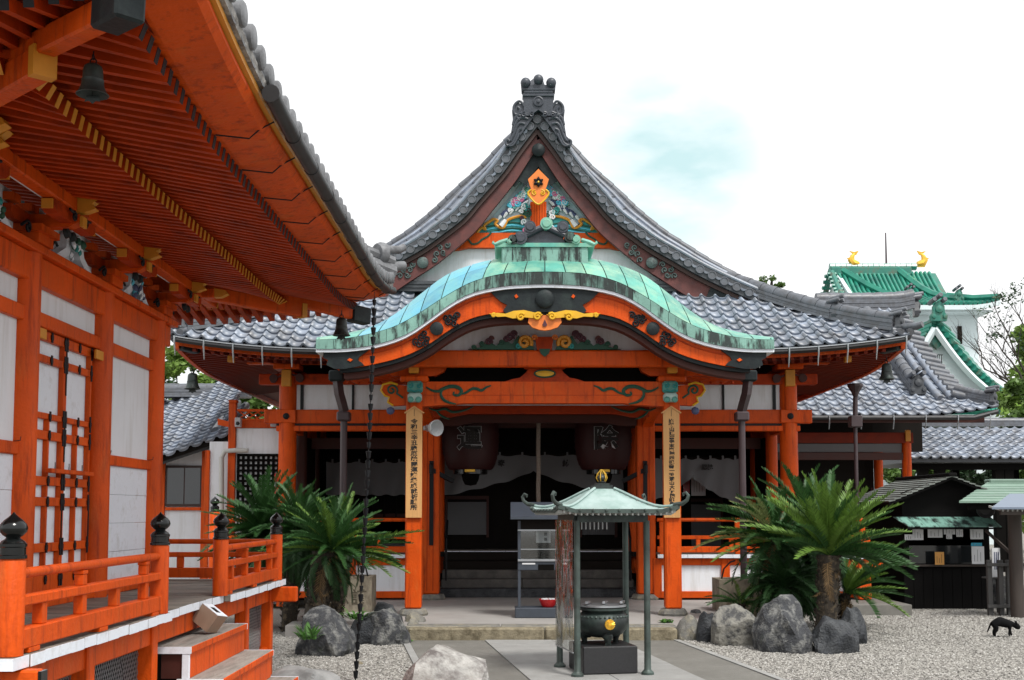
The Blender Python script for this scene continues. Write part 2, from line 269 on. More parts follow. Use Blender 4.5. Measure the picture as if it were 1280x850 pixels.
# ---------------------------------------------------------------- mesh helpers
class MB:
    def __init__(s): s.v = []; s.f = []; s.mi = []; s.cur = 0
    def add(s, vs, fs):
        b = len(s.v); s.v.extend([tuple(q) for q in vs])
        for f in fs: s.f.append([b+i for i in f]); s.mi.append(s.cur)
        return s
    def box(s, c, d, rot=None, ch=0.0):
        hx, hy, hz = d[0]/2, d[1]/2, d[2]/2; c = Vector(c)
        if ch <= 0 or min(hx, hy, hz) <= ch*1.2:
            vs = [Vector((x, y, z)) for x in (-hx, hx) for y in (-hy, hy) for z in (-hz, hz)]
            fs = [(0, 1, 3, 2), (4, 6, 7, 5), (0, 4, 5, 1), (2, 3, 7, 6), (0, 2, 6, 4), (1, 5, 7, 3)]
        else:
            vs = []; idx = {}
            for sx in (-1, 1):
                for sy in (-1, 1):
                    for sz in (-1, 1):
                        for a in range(3):
                            q = [sx*(hx-ch), sy*(hy-ch), sz*(hz-ch)]; q[a] = (sx*hx, sy*hy, sz*hz)[a]
                            idx[(sx, sy, sz, a)] = len(vs); vs.append(Vector(q))
            fs = []
            for a in range(3):
                b_, c_ = (a+1) % 3, (a+2) % 3
                for sa in (-1, 1):
                    q = []
                    for sb, sc in ((-1, -1), (1, -1), (1, 1), (-1, 1)):
                        k = [0, 0, 0]; k[a] = sa; k[b_] = sb; k[c_] = sc; q.append(idx[(*k, a)])
                    fs.append(q if sa > 0 else q[::-1])
                for sb in (-1, 1):           # chamfer edges parallel to a
                    for sc in (-1, 1):
                        k1 = [0, 0, 0]; k1[b_] = sb; k1[c_] = sc; k2 = list(k1); k1[a] = -1; k2[a] = 1
                        q = [idx[(*k1, b_)], idx[(*k2, b_)], idx[(*k2, c_)], idx[(*k1, c_)]]
                        fs.append(q if sb*sc > 0 else q[::-1])
            for sx in (-1, 1):
                for sy in (-1, 1):
                    for sz in (-1, 1):
                        q = [idx[(sx, sy, sz, a)] for a in range(3)]
                        fs.append(q if sx*sy*sz > 0 else q[::-1])
        if rot is not None: vs = [rot @ q for q in vs]
        return s.add([q+c for q in vs], fs)
    def b2(s, p, q, ch=0.0):
        return s.box([(p[i]+q[i])/2 for i in range(3)], [abs(q[i]-p[i]) for i in range(3)], None, ch)
    def beam(s, p, q, w, h, up=(0, 0, 1), ch=0.0):
        p, q = Vector(p), Vector(q); d = q-p; L = d.length; d.normalize(); up = Vector(up)
        sd = d.cross(up).normalized(); u = sd.cross(d)
        return s.box((p+q)/2, (w, L, h), Matrix((sd, d, u)).transposed(), ch)
    def prism(s, pts, ext):
        """planar polygon (3D points) extruded by ext; orientation fixed"""
        pts = [Vector(p) for p in pts]; ext = Vector(ext); n = len(pts)
        nr = Vector((0, 0, 0))
        for i in range(n): nr += pts[i].cross(pts[(i+1) % n])
        if nr.dot(ext) > 0: pts = pts[::-1]
        vs = pts+[p+ext for p in pts]
        fs = [list(range(n)), list(range(2*n-1, n-1, -1))]+[[i, i+n, (i+1) % n+n, (i+1) % n] for i in range(n)]
        fs = [f if k < 2 else f[::1] for k, f in enumerate(fs)]
        return s.add(vs, fs)
    def strip(s, top, bot, ext):
        """solid between two polylines (same count), extruded by ext: quads, good for concave outlines"""
        n = len(top); ext = Vector(ext); T = [Vector(p) for p in top]; B = [Vector(p) for p in bot]
        vs = T+B+[p+ext for p in T]+[p+ext for p in B]; fs = []
        for i in range(n-1):
            fs += [(i, i+n, i+n+1, i+1), (i+2*n, i+2*n+1, i+3*n+1, i+3*n), (i, i+1, i+1+2*n, i+2*n), (i+n, i+3*n, i+1+3*n, i+1+n)]
        fs += [(0, 2*n, 3*n, n), (n-1, 2*n-1, 4*n-1, 3*n-1)]
        return s.add(vs, fs)
    def tube(s, path, r, n=8, cap=True, flat=None):
        path = [Vector(p) for p in path]; m = len(path); rs = [float(q) for q in r] if hasattr(r, '__len__') else [float(r)]*m
        t0 = (path[1]-path[0]).normalized(); up = Vector((0, 0, 1)) if abs(t0.z) < .9 else Vector((0, 1, 0))
        if flat is not None: up = Vector(flat)
        nr = t0.cross(up).normalized(); vs = []
        for i in range(m):
            t = (path[min(i+1, m-1)]-path[max(i-1, 0)]).normalized()
            nr = nr-t*nr.dot(t)
            if nr.length < 1e-6: nr = t.cross(Vector((.3, .5, .8)))
            nr.normalize(); bn = t.cross(nr)
            for k in range(n):
                a = 2*math.pi*k/n; vs.append(path[i]+rs[i]*(math.cos(a)*nr+math.sin(a)*bn))
        fs = [(i*n+k, i*n+(k+1) % n, (i+1)*n+(k+1) % n, (i+1)*n+k) for i in range(m-1) for k in range(n)]
        if cap: fs += [list(range(n-1, -1, -1)), [(m-1)*n+k for k in range(n)]]
        return s.add(vs, fs)
    def lathe(s, prof, c=(0, 0, 0), n=16, axis=None):
        c = Vector(c); vs = []
        Rm = Matrix.Identity(3) if axis is None else Vector((0, 0, 1)).rotation_difference(Vector(axis)).to_matrix()
        for r_, z in prof:
            for k in range(n):
                a = 2*math.pi*k/n; vs.append(c+Rm @ Vector((r_*math.cos(a), r_*math.sin(a), z)))
        m = len(prof)
        fs = [(i*n+k, i*n+(k+1) % n, (i+1)*n+(k+1) % n, (i+1)*n+k) for i in range(m-1) for k in range(n)]
        if prof[0][0] > 1e-4: fs.append(list(range(n-1, -1, -1)))
        if prof[-1][0] > 1e-4: fs.append([(m-1)*n+k for k in range(n)])
        return s.add(vs, fs)
    def grid(s, fn, nu, nv):
        vs = [fn(i/nu, j/nv) for i in range(nu+1) for j in range(nv+1)]
        fs = [(i*(nv+1)+j, (i+1)*(nv+1)+j, (i+1)*(nv+1)+j+1, i*(nv+1)+j+1) for i in range(nu) for j in range(nv)]
        return s.add(vs, fs)
    def mesh(s, name, mats, smooth=False, fix=True):
        me = bpy.data.meshes.new(name); me.from_pydata(s.v, [], s.f)
        if not isinstance(mats, (list, tuple)): mats = [mats]
        for m in mats: me.materials.append(M[m] if isinstance(m, str) else m)
        if len(mats) > 1: me.polygons.foreach_set('material_index', s.mi)
        if fix:
            bm = bmesh.new(); bm.from_mesh(me); bmesh.ops.recalc_face_normals(bm, faces=bm.faces); bm.to_mesh(me); bm.free()
        if smooth:
            me.polygons.foreach_set('use_smooth', [True]*len(me.polygons))
            me.set_sharp_from_angle(angle=R(40))
        me.update(); return me
    def part(s, name, mats, parent=None, smooth=False, fix=True):
        o = bpy.data.objects.new(name, s.mesh(name, mats, smooth, fix)); COL.objects.link(o)
        if parent is not None: attach(o, parent)
        return o
def wmat(o):
    m = o.matrix_basis.copy()
    while o.parent is not None:
        m = o.matrix_parent_inverse @ m
        o = o.parent; m = o.matrix_basis @ m
    return m
def attach(o, parent):
    o.parent = parent; o.matrix_parent_inverse = wmat(parent).inverted()
def tag(o, label=None, cat=None, group=None, kind=None):
    if label: o['label'] = label
    if cat: o['category'] = cat
    if group: o['group'] = group
    if kind: o['kind'] = kind
    return o
def thing(name, label, cat, loc=(0, 0, 0), group=None):
    o = bpy.data.objects.new(name, None); COL.objects.link(o); o.location = loc; o.empty_display_size = .2
    return tag(o, label, cat, group)
def inst(name, me, parent, mw):
    o = bpy.data.objects.new(name, me); COL.objects.link(o); o.matrix_basis = mw
    if parent is not None: attach(o, parent)
    return o
def copy_tree(o, parent=None, tw=None):
    """copy of a thing and its parts; tw transforms the root in the world"""
    c = o.copy(); COL.objects.link(c)
    if parent is not None: c.parent = parent; c.matrix_parent_inverse = o.matrix_parent_inverse.copy()
    if tw is not None: c.matrix_basis = tw @ o.matrix_basis
    for ch in o.children: copy_tree(ch, c)
    return c
def frame(o, x, y, z):
    m = Matrix((Vector(x), Vector(y), Vector(z))).transposed().to_4x4(); m.translation = Vector(o); return m
def curve(pts):
    """monotone-ish cubic through (x,y) points -> function"""
    xs = [p[0] for p in pts]; ys = [p[1] for p in pts]; n = len(xs)
    d = [(ys[i+1]-ys[i])/(xs[i+1]-xs[i]) for i in range(n-1)]
    m = [d[0]]+[(d[i-1]+d[i])/2 for i in range(1, n-1)]+[d[-1]]
    def f(x):
        if x <= xs[0]: return ys[0]+m[0]*(x-xs[0])
        if x >= xs[-1]: return ys[-1]+m[-1]*(x-xs[-1])
        for i in range(n-1):
            if x <= xs[i+1]:
                h = xs[i+1]-xs[i]; t = (x-xs[i])/h
                return ((2*t**3-3*t*t+1)*ys[i]+(t**3-2*t*t+t)*h*m[i]+(-2*t**3+3*t*t)*ys[i+1]+(t**3-t*t)*h*m[i+1])
    return f
def spiral(c, r, turns, a0, ux, uy, n=26, tail=None, rmin=.12):
    """points of a scroll; c centre, ux/uy plane axes"""
    c, ux, uy = Vector(c), Vector(ux), Vector(uy); out = []
    for i in range(n+1):
        t = i/n; rr = r*(rmin+(1-rmin)*t); a = a0+turns*2*math.pi*t
        out.append(c+ux*(rr*math.cos(a))+uy*(rr*math.sin(a)))
    if tail: out += [Vector(q) for q in tail]
    return out
X3, Y3, Z3 = Vector((1, 0, 0)), Vector((0, 1, 0)), Vector((0, 0, 1))
def text_part(name, txt, size, mat, parent, mw, extrude=.002, align='CENTER', line=1.0, bold=0.0):
    cu = bpy.data.curves.new(name, 'FONT'); cu.body = txt; cu.size = size; cu.align_x = align; cu.align_y = 'CENTER'
    cu.extrude = extrude; cu.space_line = line; cu.offset = bold; cu.resolution_u = 2
    t = bpy.data.objects.new(name+'_tmp', cu); COL.objects.link(t)
    bpy.context.view_layer.update()
    dg = bpy.context.evaluated_depsgraph_get(); me = bpy.data.meshes.new_from_object(t.evaluated_get(dg))
    bpy.data.objects.remove(t); bpy.data.curves.remove(cu)
    me.name = name; me.materials.clear(); me.materials.append(M[mat])
    return inst(name, me, parent, mw)
FRONT = frame((0, 0, 0), X3, Z3, -Y3)       # text facing the camera (-Y)
def front(p, rz=0): return Matrix.Translation(Vector(p)) @ Matrix.Rotation(rz, 4, 'Z') @ FRONT

# pan-and-roll roof tile: x across (width w), y down the slope (length L), z normal
def tile_mesh(name, w, L, mat, hump=.055, lift=.042, thick=.042):
    pr = [(0, .012), (.16, -.004), (.36, -.008), (.56, .0), (.70, .022), (.84, hump), (.95, hump*.85), (1.04, .012)]
    mb = MB(); n = len(pr)
    vs = [(p[0]*w-w/2, -L*.25, p[1]) for p in pr]+[(p[0]*w-w/2, L, p[1]+lift) for p in pr]+[(p[0]*w-w/2, L-.006, p[1]+lift-thick) for p in pr]
    fs = [(i, i+1, n+i+1, n+i) for i in range(n-1)]+[(n+i, n+i+1, 2*n+i+1, 2*n+i) for i in range(n-1)]
    mb.add(vs, fs); me = mb.mesh(name, mat, False, False)
    me.polygons.foreach_set('use_smooth', [i < n-1 for i in range(len(me.polygons))]); me.flip_normals()
    return me
def tile_field(root, mats, me, name='roof_tile', limit=290, key=None):
    """first `limit` by key as single parts, the rest joined in one stuff part"""
    mats = [q @ Matrix.Translation((random.gauss(0, .004), random.gauss(0, .006), random.gauss(0, .002))) @ Matrix.Rotation(random.gauss(0, .016), 4, 'Z') @ Matrix.Rotation(random.gauss(0, .012), 4, 'Y') for q in mats]
    mats = sorted(mats, key=key or (lambda m: m.translation.y))
    for mw in mats[:limit]: inst(name, me, root, mw)
    rest = mats[limit:]
    if rest:
        nv = len(me.vertices); co = np.empty(nv*3); me.vertices.foreach_get('co', co); co = np.c_[co.reshape(-1, 3), np.ones(nv)]
        fs = [list(p.vertices) for p in me.polygons]; V = []; Fc = []
        for i, mw in enumerate(rest):
            V.append((co @ np.array(mw).T)[:, :3]); Fc += [[q+i*nv for q in f] for f in fs]
        m2 = bpy.data.meshes.new(name+'_field'); m2.from_pydata(np.vstack(V).tolist(), [], Fc); m2.materials.append(me.materials[0])
        sm = [p.use_smooth for p in me.polygons]*len(rest); m2.polygons.foreach_set('use_smooth', sm)
        o = bpy.data.objects.new(name+'_field', m2); COL.objects.link(o); attach(o, root); o['kind'] = 'stuff'
# ================================================================ ground
CX = .44                                   # axis of the main hall
g = MB(); g.grid(lambda u, v: (-300+600*u, -60+560*v, 0), 12, 12)
tag(g.part('ground', 'gravel'), kind='structure')
def pxl(x0, Y): return x0-.15*(Y-14.5)      # court path runs a little askew to the hall
root = MB()
def band(mb, a, b, y0, y1, z):
    mb.add([(pxl(a, y0), y0, z-.05), (pxl(b, y0), y0, z-.05), (pxl(b, y1), y1, z-.05), (pxl(a, y1), y1, z-.05),
            (pxl(a, y0), y0, z), (pxl(b, y0), y0, z), (pxl(b, y1), y1, z), (pxl(a, y1), y1, z)],
           [(3, 2, 1, 0), (4, 5, 6, 7), (0, 1, 5, 4), (1, 2, 6, 5), (2, 3, 7, 6), (3, 0, 4, 7)])
    return mb
path = band(band(MB(), -1.27, -.335, 5, 14.60, .006), 1.335, 2.02, 5, 14.60, .006).part('path', 'concd')
tag(path, kind='structure')
band(band(MB(), -1.36, -1.278, 5, 14.6, .016), 2.028, 2.10, 5, 14.6, .016).part('path_edging', 'slabl', path)
y = 5.0; k = 0
while y < 14.5:
    L = .92
    for a, b in ((-.327, .50), (.508, 1.327)):
        dy = .0 if a < 0 else .0
        y1 = min(y+L-.008, 14.58)
        band(MB(), a, b, y+dy, y1, .014+.002*random.random()).part('paving_slab', 'slabl', path)
    y += L; k += 1
# platform in front of the hall
pl = MB(); pl.prism([(-2.9, 14.98, .148), (3.55, 14.98, .148), (3.9, 22.8, .148), (-3.2, 22.8, .148)], (0, 0, -.2))
plat = tag(pl.part('platform', 'concrete'), kind='structure')
xs = [-1.30, .40, 2.07]
def kerb(x0, x1, y0, y1, z1, mat, nm='kerb_stone', ch=.02):
    m = MB(); m.b2((x0+.006, y0, -.05), (x1-.006, y1, z1), ch); return m.part(nm, mat, plat)
kerb(-1.30, .41, 14.62, 14.80, .155, 'stoneb'); kerb(.41, 2.07, 14.62, 14.80, .151, 'stoneb')
for a, b in ((-1.35, -.15), (-.15, 1.1), (1.1, 2.1)): kerb(a, b, 14.805, 15.15, .157+.004*random.random(), 'stonec', 'edge_stone', .012)
# ground under and beside the hall (packed earth), dark
e = MB(); e.b2((-6.4, 19.7, -.1), (7.0, 32, .04)); tag(e.part('earth_floor', 'tan'), kind='structure')
# loose pebbles
rng = np.random.default_rng(3)
def scatter(name, n, region, mat, smin, smax, parent=None):
    pts = region(n); n = len(pts)
    base = np.array([(1, 0, 0), (-.5, .86, 0), (-.5, -.86, 0), (0, .1, .62), (.1, 0, -.5)])
    fc = np.array([(0, 1, 3), (1, 2, 3), (2, 0, 3)])
    s = rng.uniform(smin, smax, n); a = rng.uniform(0, 6.283, n); st = rng.uniform(.7, 1.5, n)
    ca, sa = np.cos(a), np.sin(a); til = rng.normal(0, .25, (n, 2))
    V = np.empty((n, 5, 3)); bx = base[None, :, 0]*s[:, None]*st[:, None]; by = base[None, :, 1]*s[:, None]; bz = base[None, :, 2]*s[:, None]
    bz = bz+bx*til[:, :1]+by*til[:, 1:]
    V[:, :, 0] = pts[:, 0, None]+bx*ca[:, None]-by*sa[:, None]; V[:, :, 1] = pts[:, 1, None]+bx*sa[:, None]+by*ca[:, None]
    V[:, :, 2] = pts[:, 2, None]+np.maximum(bz, -.004)+.004
    Fc = (fc[None]+np.arange(n)[:, None, None]*5).reshape(-1, 3)
    me = bpy.data.meshes.new(name); me.from_pydata(V.reshape(-1, 3).tolist(), [], Fc.tolist()); me.materials.append(M[mat])
    me.polygons.foreach_set('use_smooth', [True]*len(me.polygons)) if False else None
    o = bpy.data.objects.new(name, me); COL.objects.link(o)
    return tag(o, kind='stuff')
def reg_right(n):
    y = 9.0+12.5*rng.random(n)**1.25; x = 1.6+(10.0-1.6)*rng.random(n)
    ok = (x > 2.12-.15*(y-14.5)) & ((y < 15.0) | (x > 3.7)) & (x/y < .47)
    return np.c_[x, y, np.zeros(n)][ok]
def reg_left(n):
    y = 8.0+9*rng.random(n); x = -3.4+3.0*rng.random(n)
    ok = (x < -1.38-.15*(y-14.5)) & (x/y > -.30) & (y < 15.6)
    return np.c_[x, y, np.zeros(n)][ok]
o = scatter('gravel', 105000, reg_right, 'pebble', .010, .021); tag(o, 'pale grey loose gravel covering the court around the palm bed', 'gravel')
o = scatter('gravel', 30000, reg_left, 'pebble', .010, .020); tag(o, 'pale grey loose gravel strip beside the wooden steps', 'gravel')
o = scatter('gravel', 16000, reg_right, 'pebblew', .008, .016); tag(o, 'whiter stone chips mixed through the court gravel', 'gravel')
o = scatter('gravel', 6000, reg_left, 'pebblew', .008, .015); tag(o, 'whiter stone chips mixed through the gravel by the steps', 'gravel')
# ================================================================ small side hall (left)
XW = -3.18; CYS = [6.10, 7.46, 8.84, 10.17]; DZ = .96; XD = -2.17; Y0D, Y1D = 5.12, 11.22; XB = -7.3
sh = thing('side_hall', 'vermilion timber side hall with raised railed veranda and rows of painted rafters', 'hall', (-3.2, 8.2, 0))
# ---- veranda boards
nb = 36; wb = (Y1D-Y0D)/nb
for i in range(nb):
    y0 = Y0D+i*wb; y1 = y0+wb-.005; xe = XD-(.055 if 7.42 < y0 < 8.93 else 0)+random.uniform(-.004, .006); dz = random.uniform(-.003, .003)
    m = MB(); m.b2((-3.9, y0, DZ-.05+dz), (xe-.004, y1, DZ+dz), .004); m.cur = 1; m.b2((xe-.0039, y0+.001, DZ-.052+dz), (xe, y1-.001, DZ+.0015+dz))
    m.cur = 1
    m.part('deck_board', ['deckwood', 'whitep'], sh)
m = MB(); m.b2((XB, Y0D, DZ-.052), (-3.905, Y1D, DZ-.004)); m.part('inner_deck', 'deckwood', sh)
m = MB(); m.b2((-6.5, Y0D-.012, DZ-.052), (XD, Y0D-.001, DZ+.0005)); m.part('deck_edge', 'whitep', sh)
# ---- under the deck
for y in (5.24, 6.3, 7.42, 8.98, 10.0, 11.0):
    m = MB(); m.b2((-2.36, y-.05, .0), (-2.255, y+.055, DZ-.055), .008); m.part('deck_post', 'verm', sh)
for x in (-3.2, -4.2):
    m = MB(); m.b2((x-.05, 10.95, 0), (x+.05, 11.05, DZ-.055), .008); m.part('deck_post', 'verm', sh)
m = MB(); m.b2((-2.34, 5.16, DZ-.20), (-2.275, 11.05, DZ-.056), .008); m.part('deck_beam', 'verm', sh)
m = MB(); m.b2((-4.4, 10.955, DZ-.20), (-2.02, 11.045, DZ-.06), .01); m.part('deck_beam', 'verm', sh)
m = MB(); m.b2((-4.4, 5.20, DZ-.20), (-2.10, 5.28, DZ-.06), .01); m.cur = 1; m.b2((-2.0999, 5.205, DZ-.195), (-2.085, 5.275, DZ-.065)); m.part('deck_beam', ['verm', 'lacq'], sh)
m = MB(); m.b2((-2.335, 9.05, .22), (-2.28, 10.95, .34), .008); m.part('ground_rail', 'verm', sh)
# wire mesh panels behind the posts
def wirepanel(y0, y1, z0, z1, x):
    m = MB(); n = int((y1-y0)/.03); w = .0028
    for i in range(n+1):
        yy = y0+i*.03
        for s_ in (-1, 1):
            k = (z1-z0); a = (x, yy, z0); b = (x, yy+s_*k*.55, z1)
            if not (y0 <= b[1] <= y1):
                t = ((y1 if b[1] > y1 else y0)-yy)/(b[1]-yy) if abs(b[1]-yy) > 1e-6 else 1; b = (x, yy+(b[1]-yy)*t, z0+k*t)
            if (Vector(b)-Vector(a)).length > .02: m.beam(a, b, w, w, (1, 0, 0))
    for i in range(1, int((z1-z0)*.55/.03)+1):
        for yy, s_ in ((y0, 1), (y1, -1)):
            zz = z0+i*.03/.55; k = z1-zz
            if k > .02: m.beam((x, yy, zz), (x, yy+s_*k*.55, z1), w, w, (1, 0, 0))
    m.part('wire_mesh', 'silver', sh)
wirepanel(5.3, 6.25, .1, .76, -2.345); wirepanel(6.36, 7.36, .1, .76, -2.345); wirepanel(10.07, 10.94, .35, .76, -2.345)
m = MB(); m.b2((-2.9, 5.3, 0), (-2.85, 10.9, .9)); m.part('underfloor_wall', 'void', sh)
m = MB(); m.b2((-2.62, 9.6, .60), (-2.58, 9.9, .80)); m.part('vent_grille', 'stonew', sh)
# ---- steps
for k, (xe, h) in enumerate(((-2.07, .73), (-1.86, .525), (-1.665, .32), (-1.46, .12))):
    st = MB(); st.b2((xe-.30, 7.58, h-.042), (xe-.012, 9.16, h), .004); st.cur = 1
    st.b2((xe-.30, 7.568, h-.043), (xe-.0, 7.5795, h+.001)); st.b2((xe-.30, 9.1605, h-.043), (xe-.0, 9.172, h+.001))
    st.cur = 2; st.b2((xe-.0118, 7.58, h-.041), (xe, 9.16, h-.001), .003)
    t = st.part('step_tread', ['deckwood_y', 'whitep', 'verm'], sh)
    rs = MB(); rs.b2((xe-.05, 7.60, h-.205), (xe-.016, 9.14, h-.044), .003); rs.part('step_riser', 'verm', sh)
    rs = MB(); rs.b2((xe-.06, 7.572, h-.205), (xe-.012, 7.598, h-.044), .003); rs.part('step_end', 'whitep', sh)
    rs = MB(); rs.b2((xe-.20, 7.60, h-.205), (xe-.052, 7.63, h-.05)); rs.part('step_cheek', 'darkred', sh)
# ---- railing
def giboshi(mb, x, y, z, s=1.0):
    pr = [(.0, 0), (.062, 0), (.062, .014), (.056, .018), (.056, .05), (.060, .054), (.060, .066), (.055, .070), (.050, .078), (.034, .088), (.030, .094), (.044, .104),
          (.058, .120), (.062, .136), (.056, .154), (.040, .172), (.022, .186), (.009, .198), (.002, .208)]
    mb.lathe([(r_*s, z_*s) for r_, z_ in pr], (x, y, z), 20)
def rpost(x, y, h0=DZ+.002, zt=1.392, r=.058, fs=1.0, parent=sh, nm='railing_post'):
    m = MB(); m.lathe([(r, 0), (r, zt-h0-.01), (r-.006, zt-h0)], (x, y, h0), 18); o = m.part(nm, 'verm', parent, True)
    m = MB(); giboshi(m, x, y, zt, fs); m.part('finial', 'lacq', o, True)
    return o
XR = -2.235
for y in (5.22, 7.40, 8.95, 11.05): rpost(XR, y)
rpost(-4.6, 11.05)
def railing(y0, y1, x=XR, ax='y', parent=sh, zb=.0, gap=.27):
    def pt(t, o, z): return (x+o, t, z+zb) if ax == 'y' else (t, x+o, z+zb)
    def bx(a, b, w, z0, z1, nm, ch=.006):
        m = MB(); m.b2(pt(a, -w/2, z0), pt(b, w/2, z1), ch); m.part(nm, 'verm', parent)
    L = y1-y0
    bx(y0, y1, .075, DZ+.022, DZ+.115, 'bottom_rail')
    for t in (y0+.12, (y0+y1)/2, y1-.12): bx(t-.06, t+.06, .078, DZ+.001, DZ+.023, 'rail_shoe', .002)
    bx(y0, y1, .066, DZ+.215, DZ+.262, 'middle_rail')
    m = MB(); m.tube([pt(y0, 0, DZ+.362), pt(y1, 0, DZ+.362)], .024, 12); m.part('top_rail', 'verm', parent, True)
    n = max(2, round(L/.50)); 
    for i in range(n):
        t = y0+L*(i+.5)/n
        bx(t-.03, t+.03, .05, DZ+.116, DZ+.214, 'baluster', .003)
        if i % 2 == 1: 
            bx(t-.03, t+.03, .048, DZ+.263, DZ+.318, 'baluster', .003); bx(t-.034, t+.034, .054, DZ+.319, DZ+.338, 'rail_block', .003)
railing(5.28, 7.34); railing(9.01, 10.99)
railing(-4.54, -2.30, 11.05, 'x'); railing(-4.5, -2.30, 5.22, 'x')
# ---- columns and walls
ZB = 3.28
for i, y in enumerate(CYS):
    m = MB(); m.lathe([(.112, 0), (.112, ZB-DZ)], (XW, y, DZ), 24); m.part('column', 'verm', sh, True)
for x in (-4.56, -5.94, -7.32):
    for y in (CYS[0], CYS[3]):
        m = MB(); m.lathe([(.082, 0), (.082, ZB-DZ)], (x, y, DZ), 16); m.part('column', 'verm', sh, True)
def wbox(y0, y1, z0, z1, x0, x1, nm, mat, ch=.006, par=sh):
    m = MB(); m.b2((x0, y0, z0), (x1, y1, z1), ch); return m.part(nm, mat, par)
for i in range(3):
    a, b = CYS[i]+.078, CYS[i+1]-.078
    wbox(a, b, 2.83, 2.925, XW-.05, XW+.055, 'tie_beam', 'verm')
    wbox(a, b, 2.925, 3.095, XW-.03, XW+.01, 'plaster_panel', 'white', 0)
    wbox(a, b, DZ, DZ+.10, XW-.05, XW+.055, 'sill_beam', 'verm')
    if i != 1:
        wbox(a, b, 1.965, 2.045, XW-.05, XW+.045, 'tie_beam', 'verm')
        wbox(a, b, 2.045, 2.83, XW-.03, XW+.012, 'plaster_panel', 'white', 0)
        nbd = 4; zz = np.linspace(DZ+.10, 1.965, nbd+1)
        for k in range(nbd): wbox(a, b, zz[k]+.0015, zz[k+1]-.0015, XW-.03, XW+.012+.001*k, 'wall_board', 'whitep', 0)
        for yy in (a+.05, b-.07):
            m = MB(); m.tube([(XW+.03, yy, 2.046), (XW+.075, yy, 2.052), (XW+.078, yy, 2.075)], .003, 5); m.part('hook', 'black', sh)
wbox(CYS[0]-.3, CYS[3]+.3, 3.095, 3.28, XW-.06, XW+.075, 'head_beam', 'verm', .01)
wbox(CYS[0]-.36, CYS[3]+.36, 3.281, 3.335, XW-.12, XW+.125, 'cap_beam', 'verm', .008)
for y_ in (CYS[0], CYS[3]):
    m = MB(); m.b2((-7.3, y_-.06, 3.096), (XW-.061, y_+.06, 3.279)); m.part('head_beam', 'verm', sh)
    m = MB(); m.b2((-7.3, y_-.02, DZ), (XW-.07, y_+.02, 3.09)); m.part('end_wall', 'white', sh)
# doors, bay 2
a, b = CYS[1]+.105, CYS[2]-.105
wbox(a, a+.075, DZ+.1, 2.83, XW-.06, XW-.005, 'door_jamb', 'red', 0); wbox(b-.06, b, DZ+.1, 2.83, XW-.06, XW-.005, 'door_jamb', 'red', 0)
for yy in (a+.04, b-.05): wbox(yy-.075, yy+.075, 2.745, 2.815, XW+.056, XW+.075, 'gilt_fitting', 'yellow', .003)
rows = [(2.76, 2.66, 1), (2.61, 2.27, 1), (2.23, 2.15, 2), (2.09, 1.84, 2), (1.78, 1.70, 2), (1.64, 1.39, 2), (1.33, 1.23, 2)]
d0, d1 = a+.08, b-.065; mid = (d0+d1)/2
for lf, (y0, y1) in enumerate(((d0, mid-.002), (mid+.002, d1))):
    dr = wbox(y0, y1, DZ+.105, 2.825, XW-.04, XW-.018, 'door', 'whitep', 0)
    xs0, xs1 = XW-.0178, XW+.022
    for yy in (y0, y1-.026): wbox(yy, yy+.026, DZ+.105, 2.825, xs0, xs1, 'door_stile', 'verm', .003, dr)
    zprev = 2.825
    for (zt, zb, nc) in rows+[(DZ+.105, 0, 1)]:
        wbox(y0+.0265, y1-.0265, zt, zprev, xs0, xs1-.003, 'door_rail', 'verm', .003, dr)
        for (yk, hh) in ((y0+.016, .06), (y1-.016, .06), ((y0+y1)/2, .035)):
            zc = (zt+zprev)/2
            m = MB(); m.b2((xs1+.0005, yk-.020, zc-.016), (xs1+.006, yk+.020, zc+.016)); m.b2((xs1+.0006, yk-.012, zc-hh), (xs1+.0062, yk+.012, zc+hh)); m.part('door_fitting', 'black', dr)
        if nc == 2: wbox((y0+y1)/2-.012, (y0+y1)/2+.012, zb+.001, zt-.001, xs0, xs1-.004, 'door_muntin', 'verm', .002, dr)
        zprev = zb
    for yk, n0, n1 in ((y0+.006, 2.42, 2.82), (y0+.006, 1.95, 2.3), (y1-.006, 1.3, 1.7)):
        m = MB(); m.b2((xs1+.001, yk-.008, n0), (xs1+.005, yk+.008, n1)); m.part('door_fitting', 'black', dr)
wbox(d0+.18, d1-.05, 1.865, 1.895, XW+.03, XW+.075, 'latch_bar', 'verm', .003)
for yy in (d0+.3, d0+.55, d0+.8):
    m = MB(); m.tube([(XW+.05, yy, 1.895), (XW+.05, yy, 1.94)], .003, 5); m.part('hook', 'black', sh)
for zz in (2.16, 1.36):
    wbox(CYS[2]-.02, CYS[2]+.02, zz-.015, zz+.015, XW+.078, XW+.1, 'column_catch', 'darkred', .003)
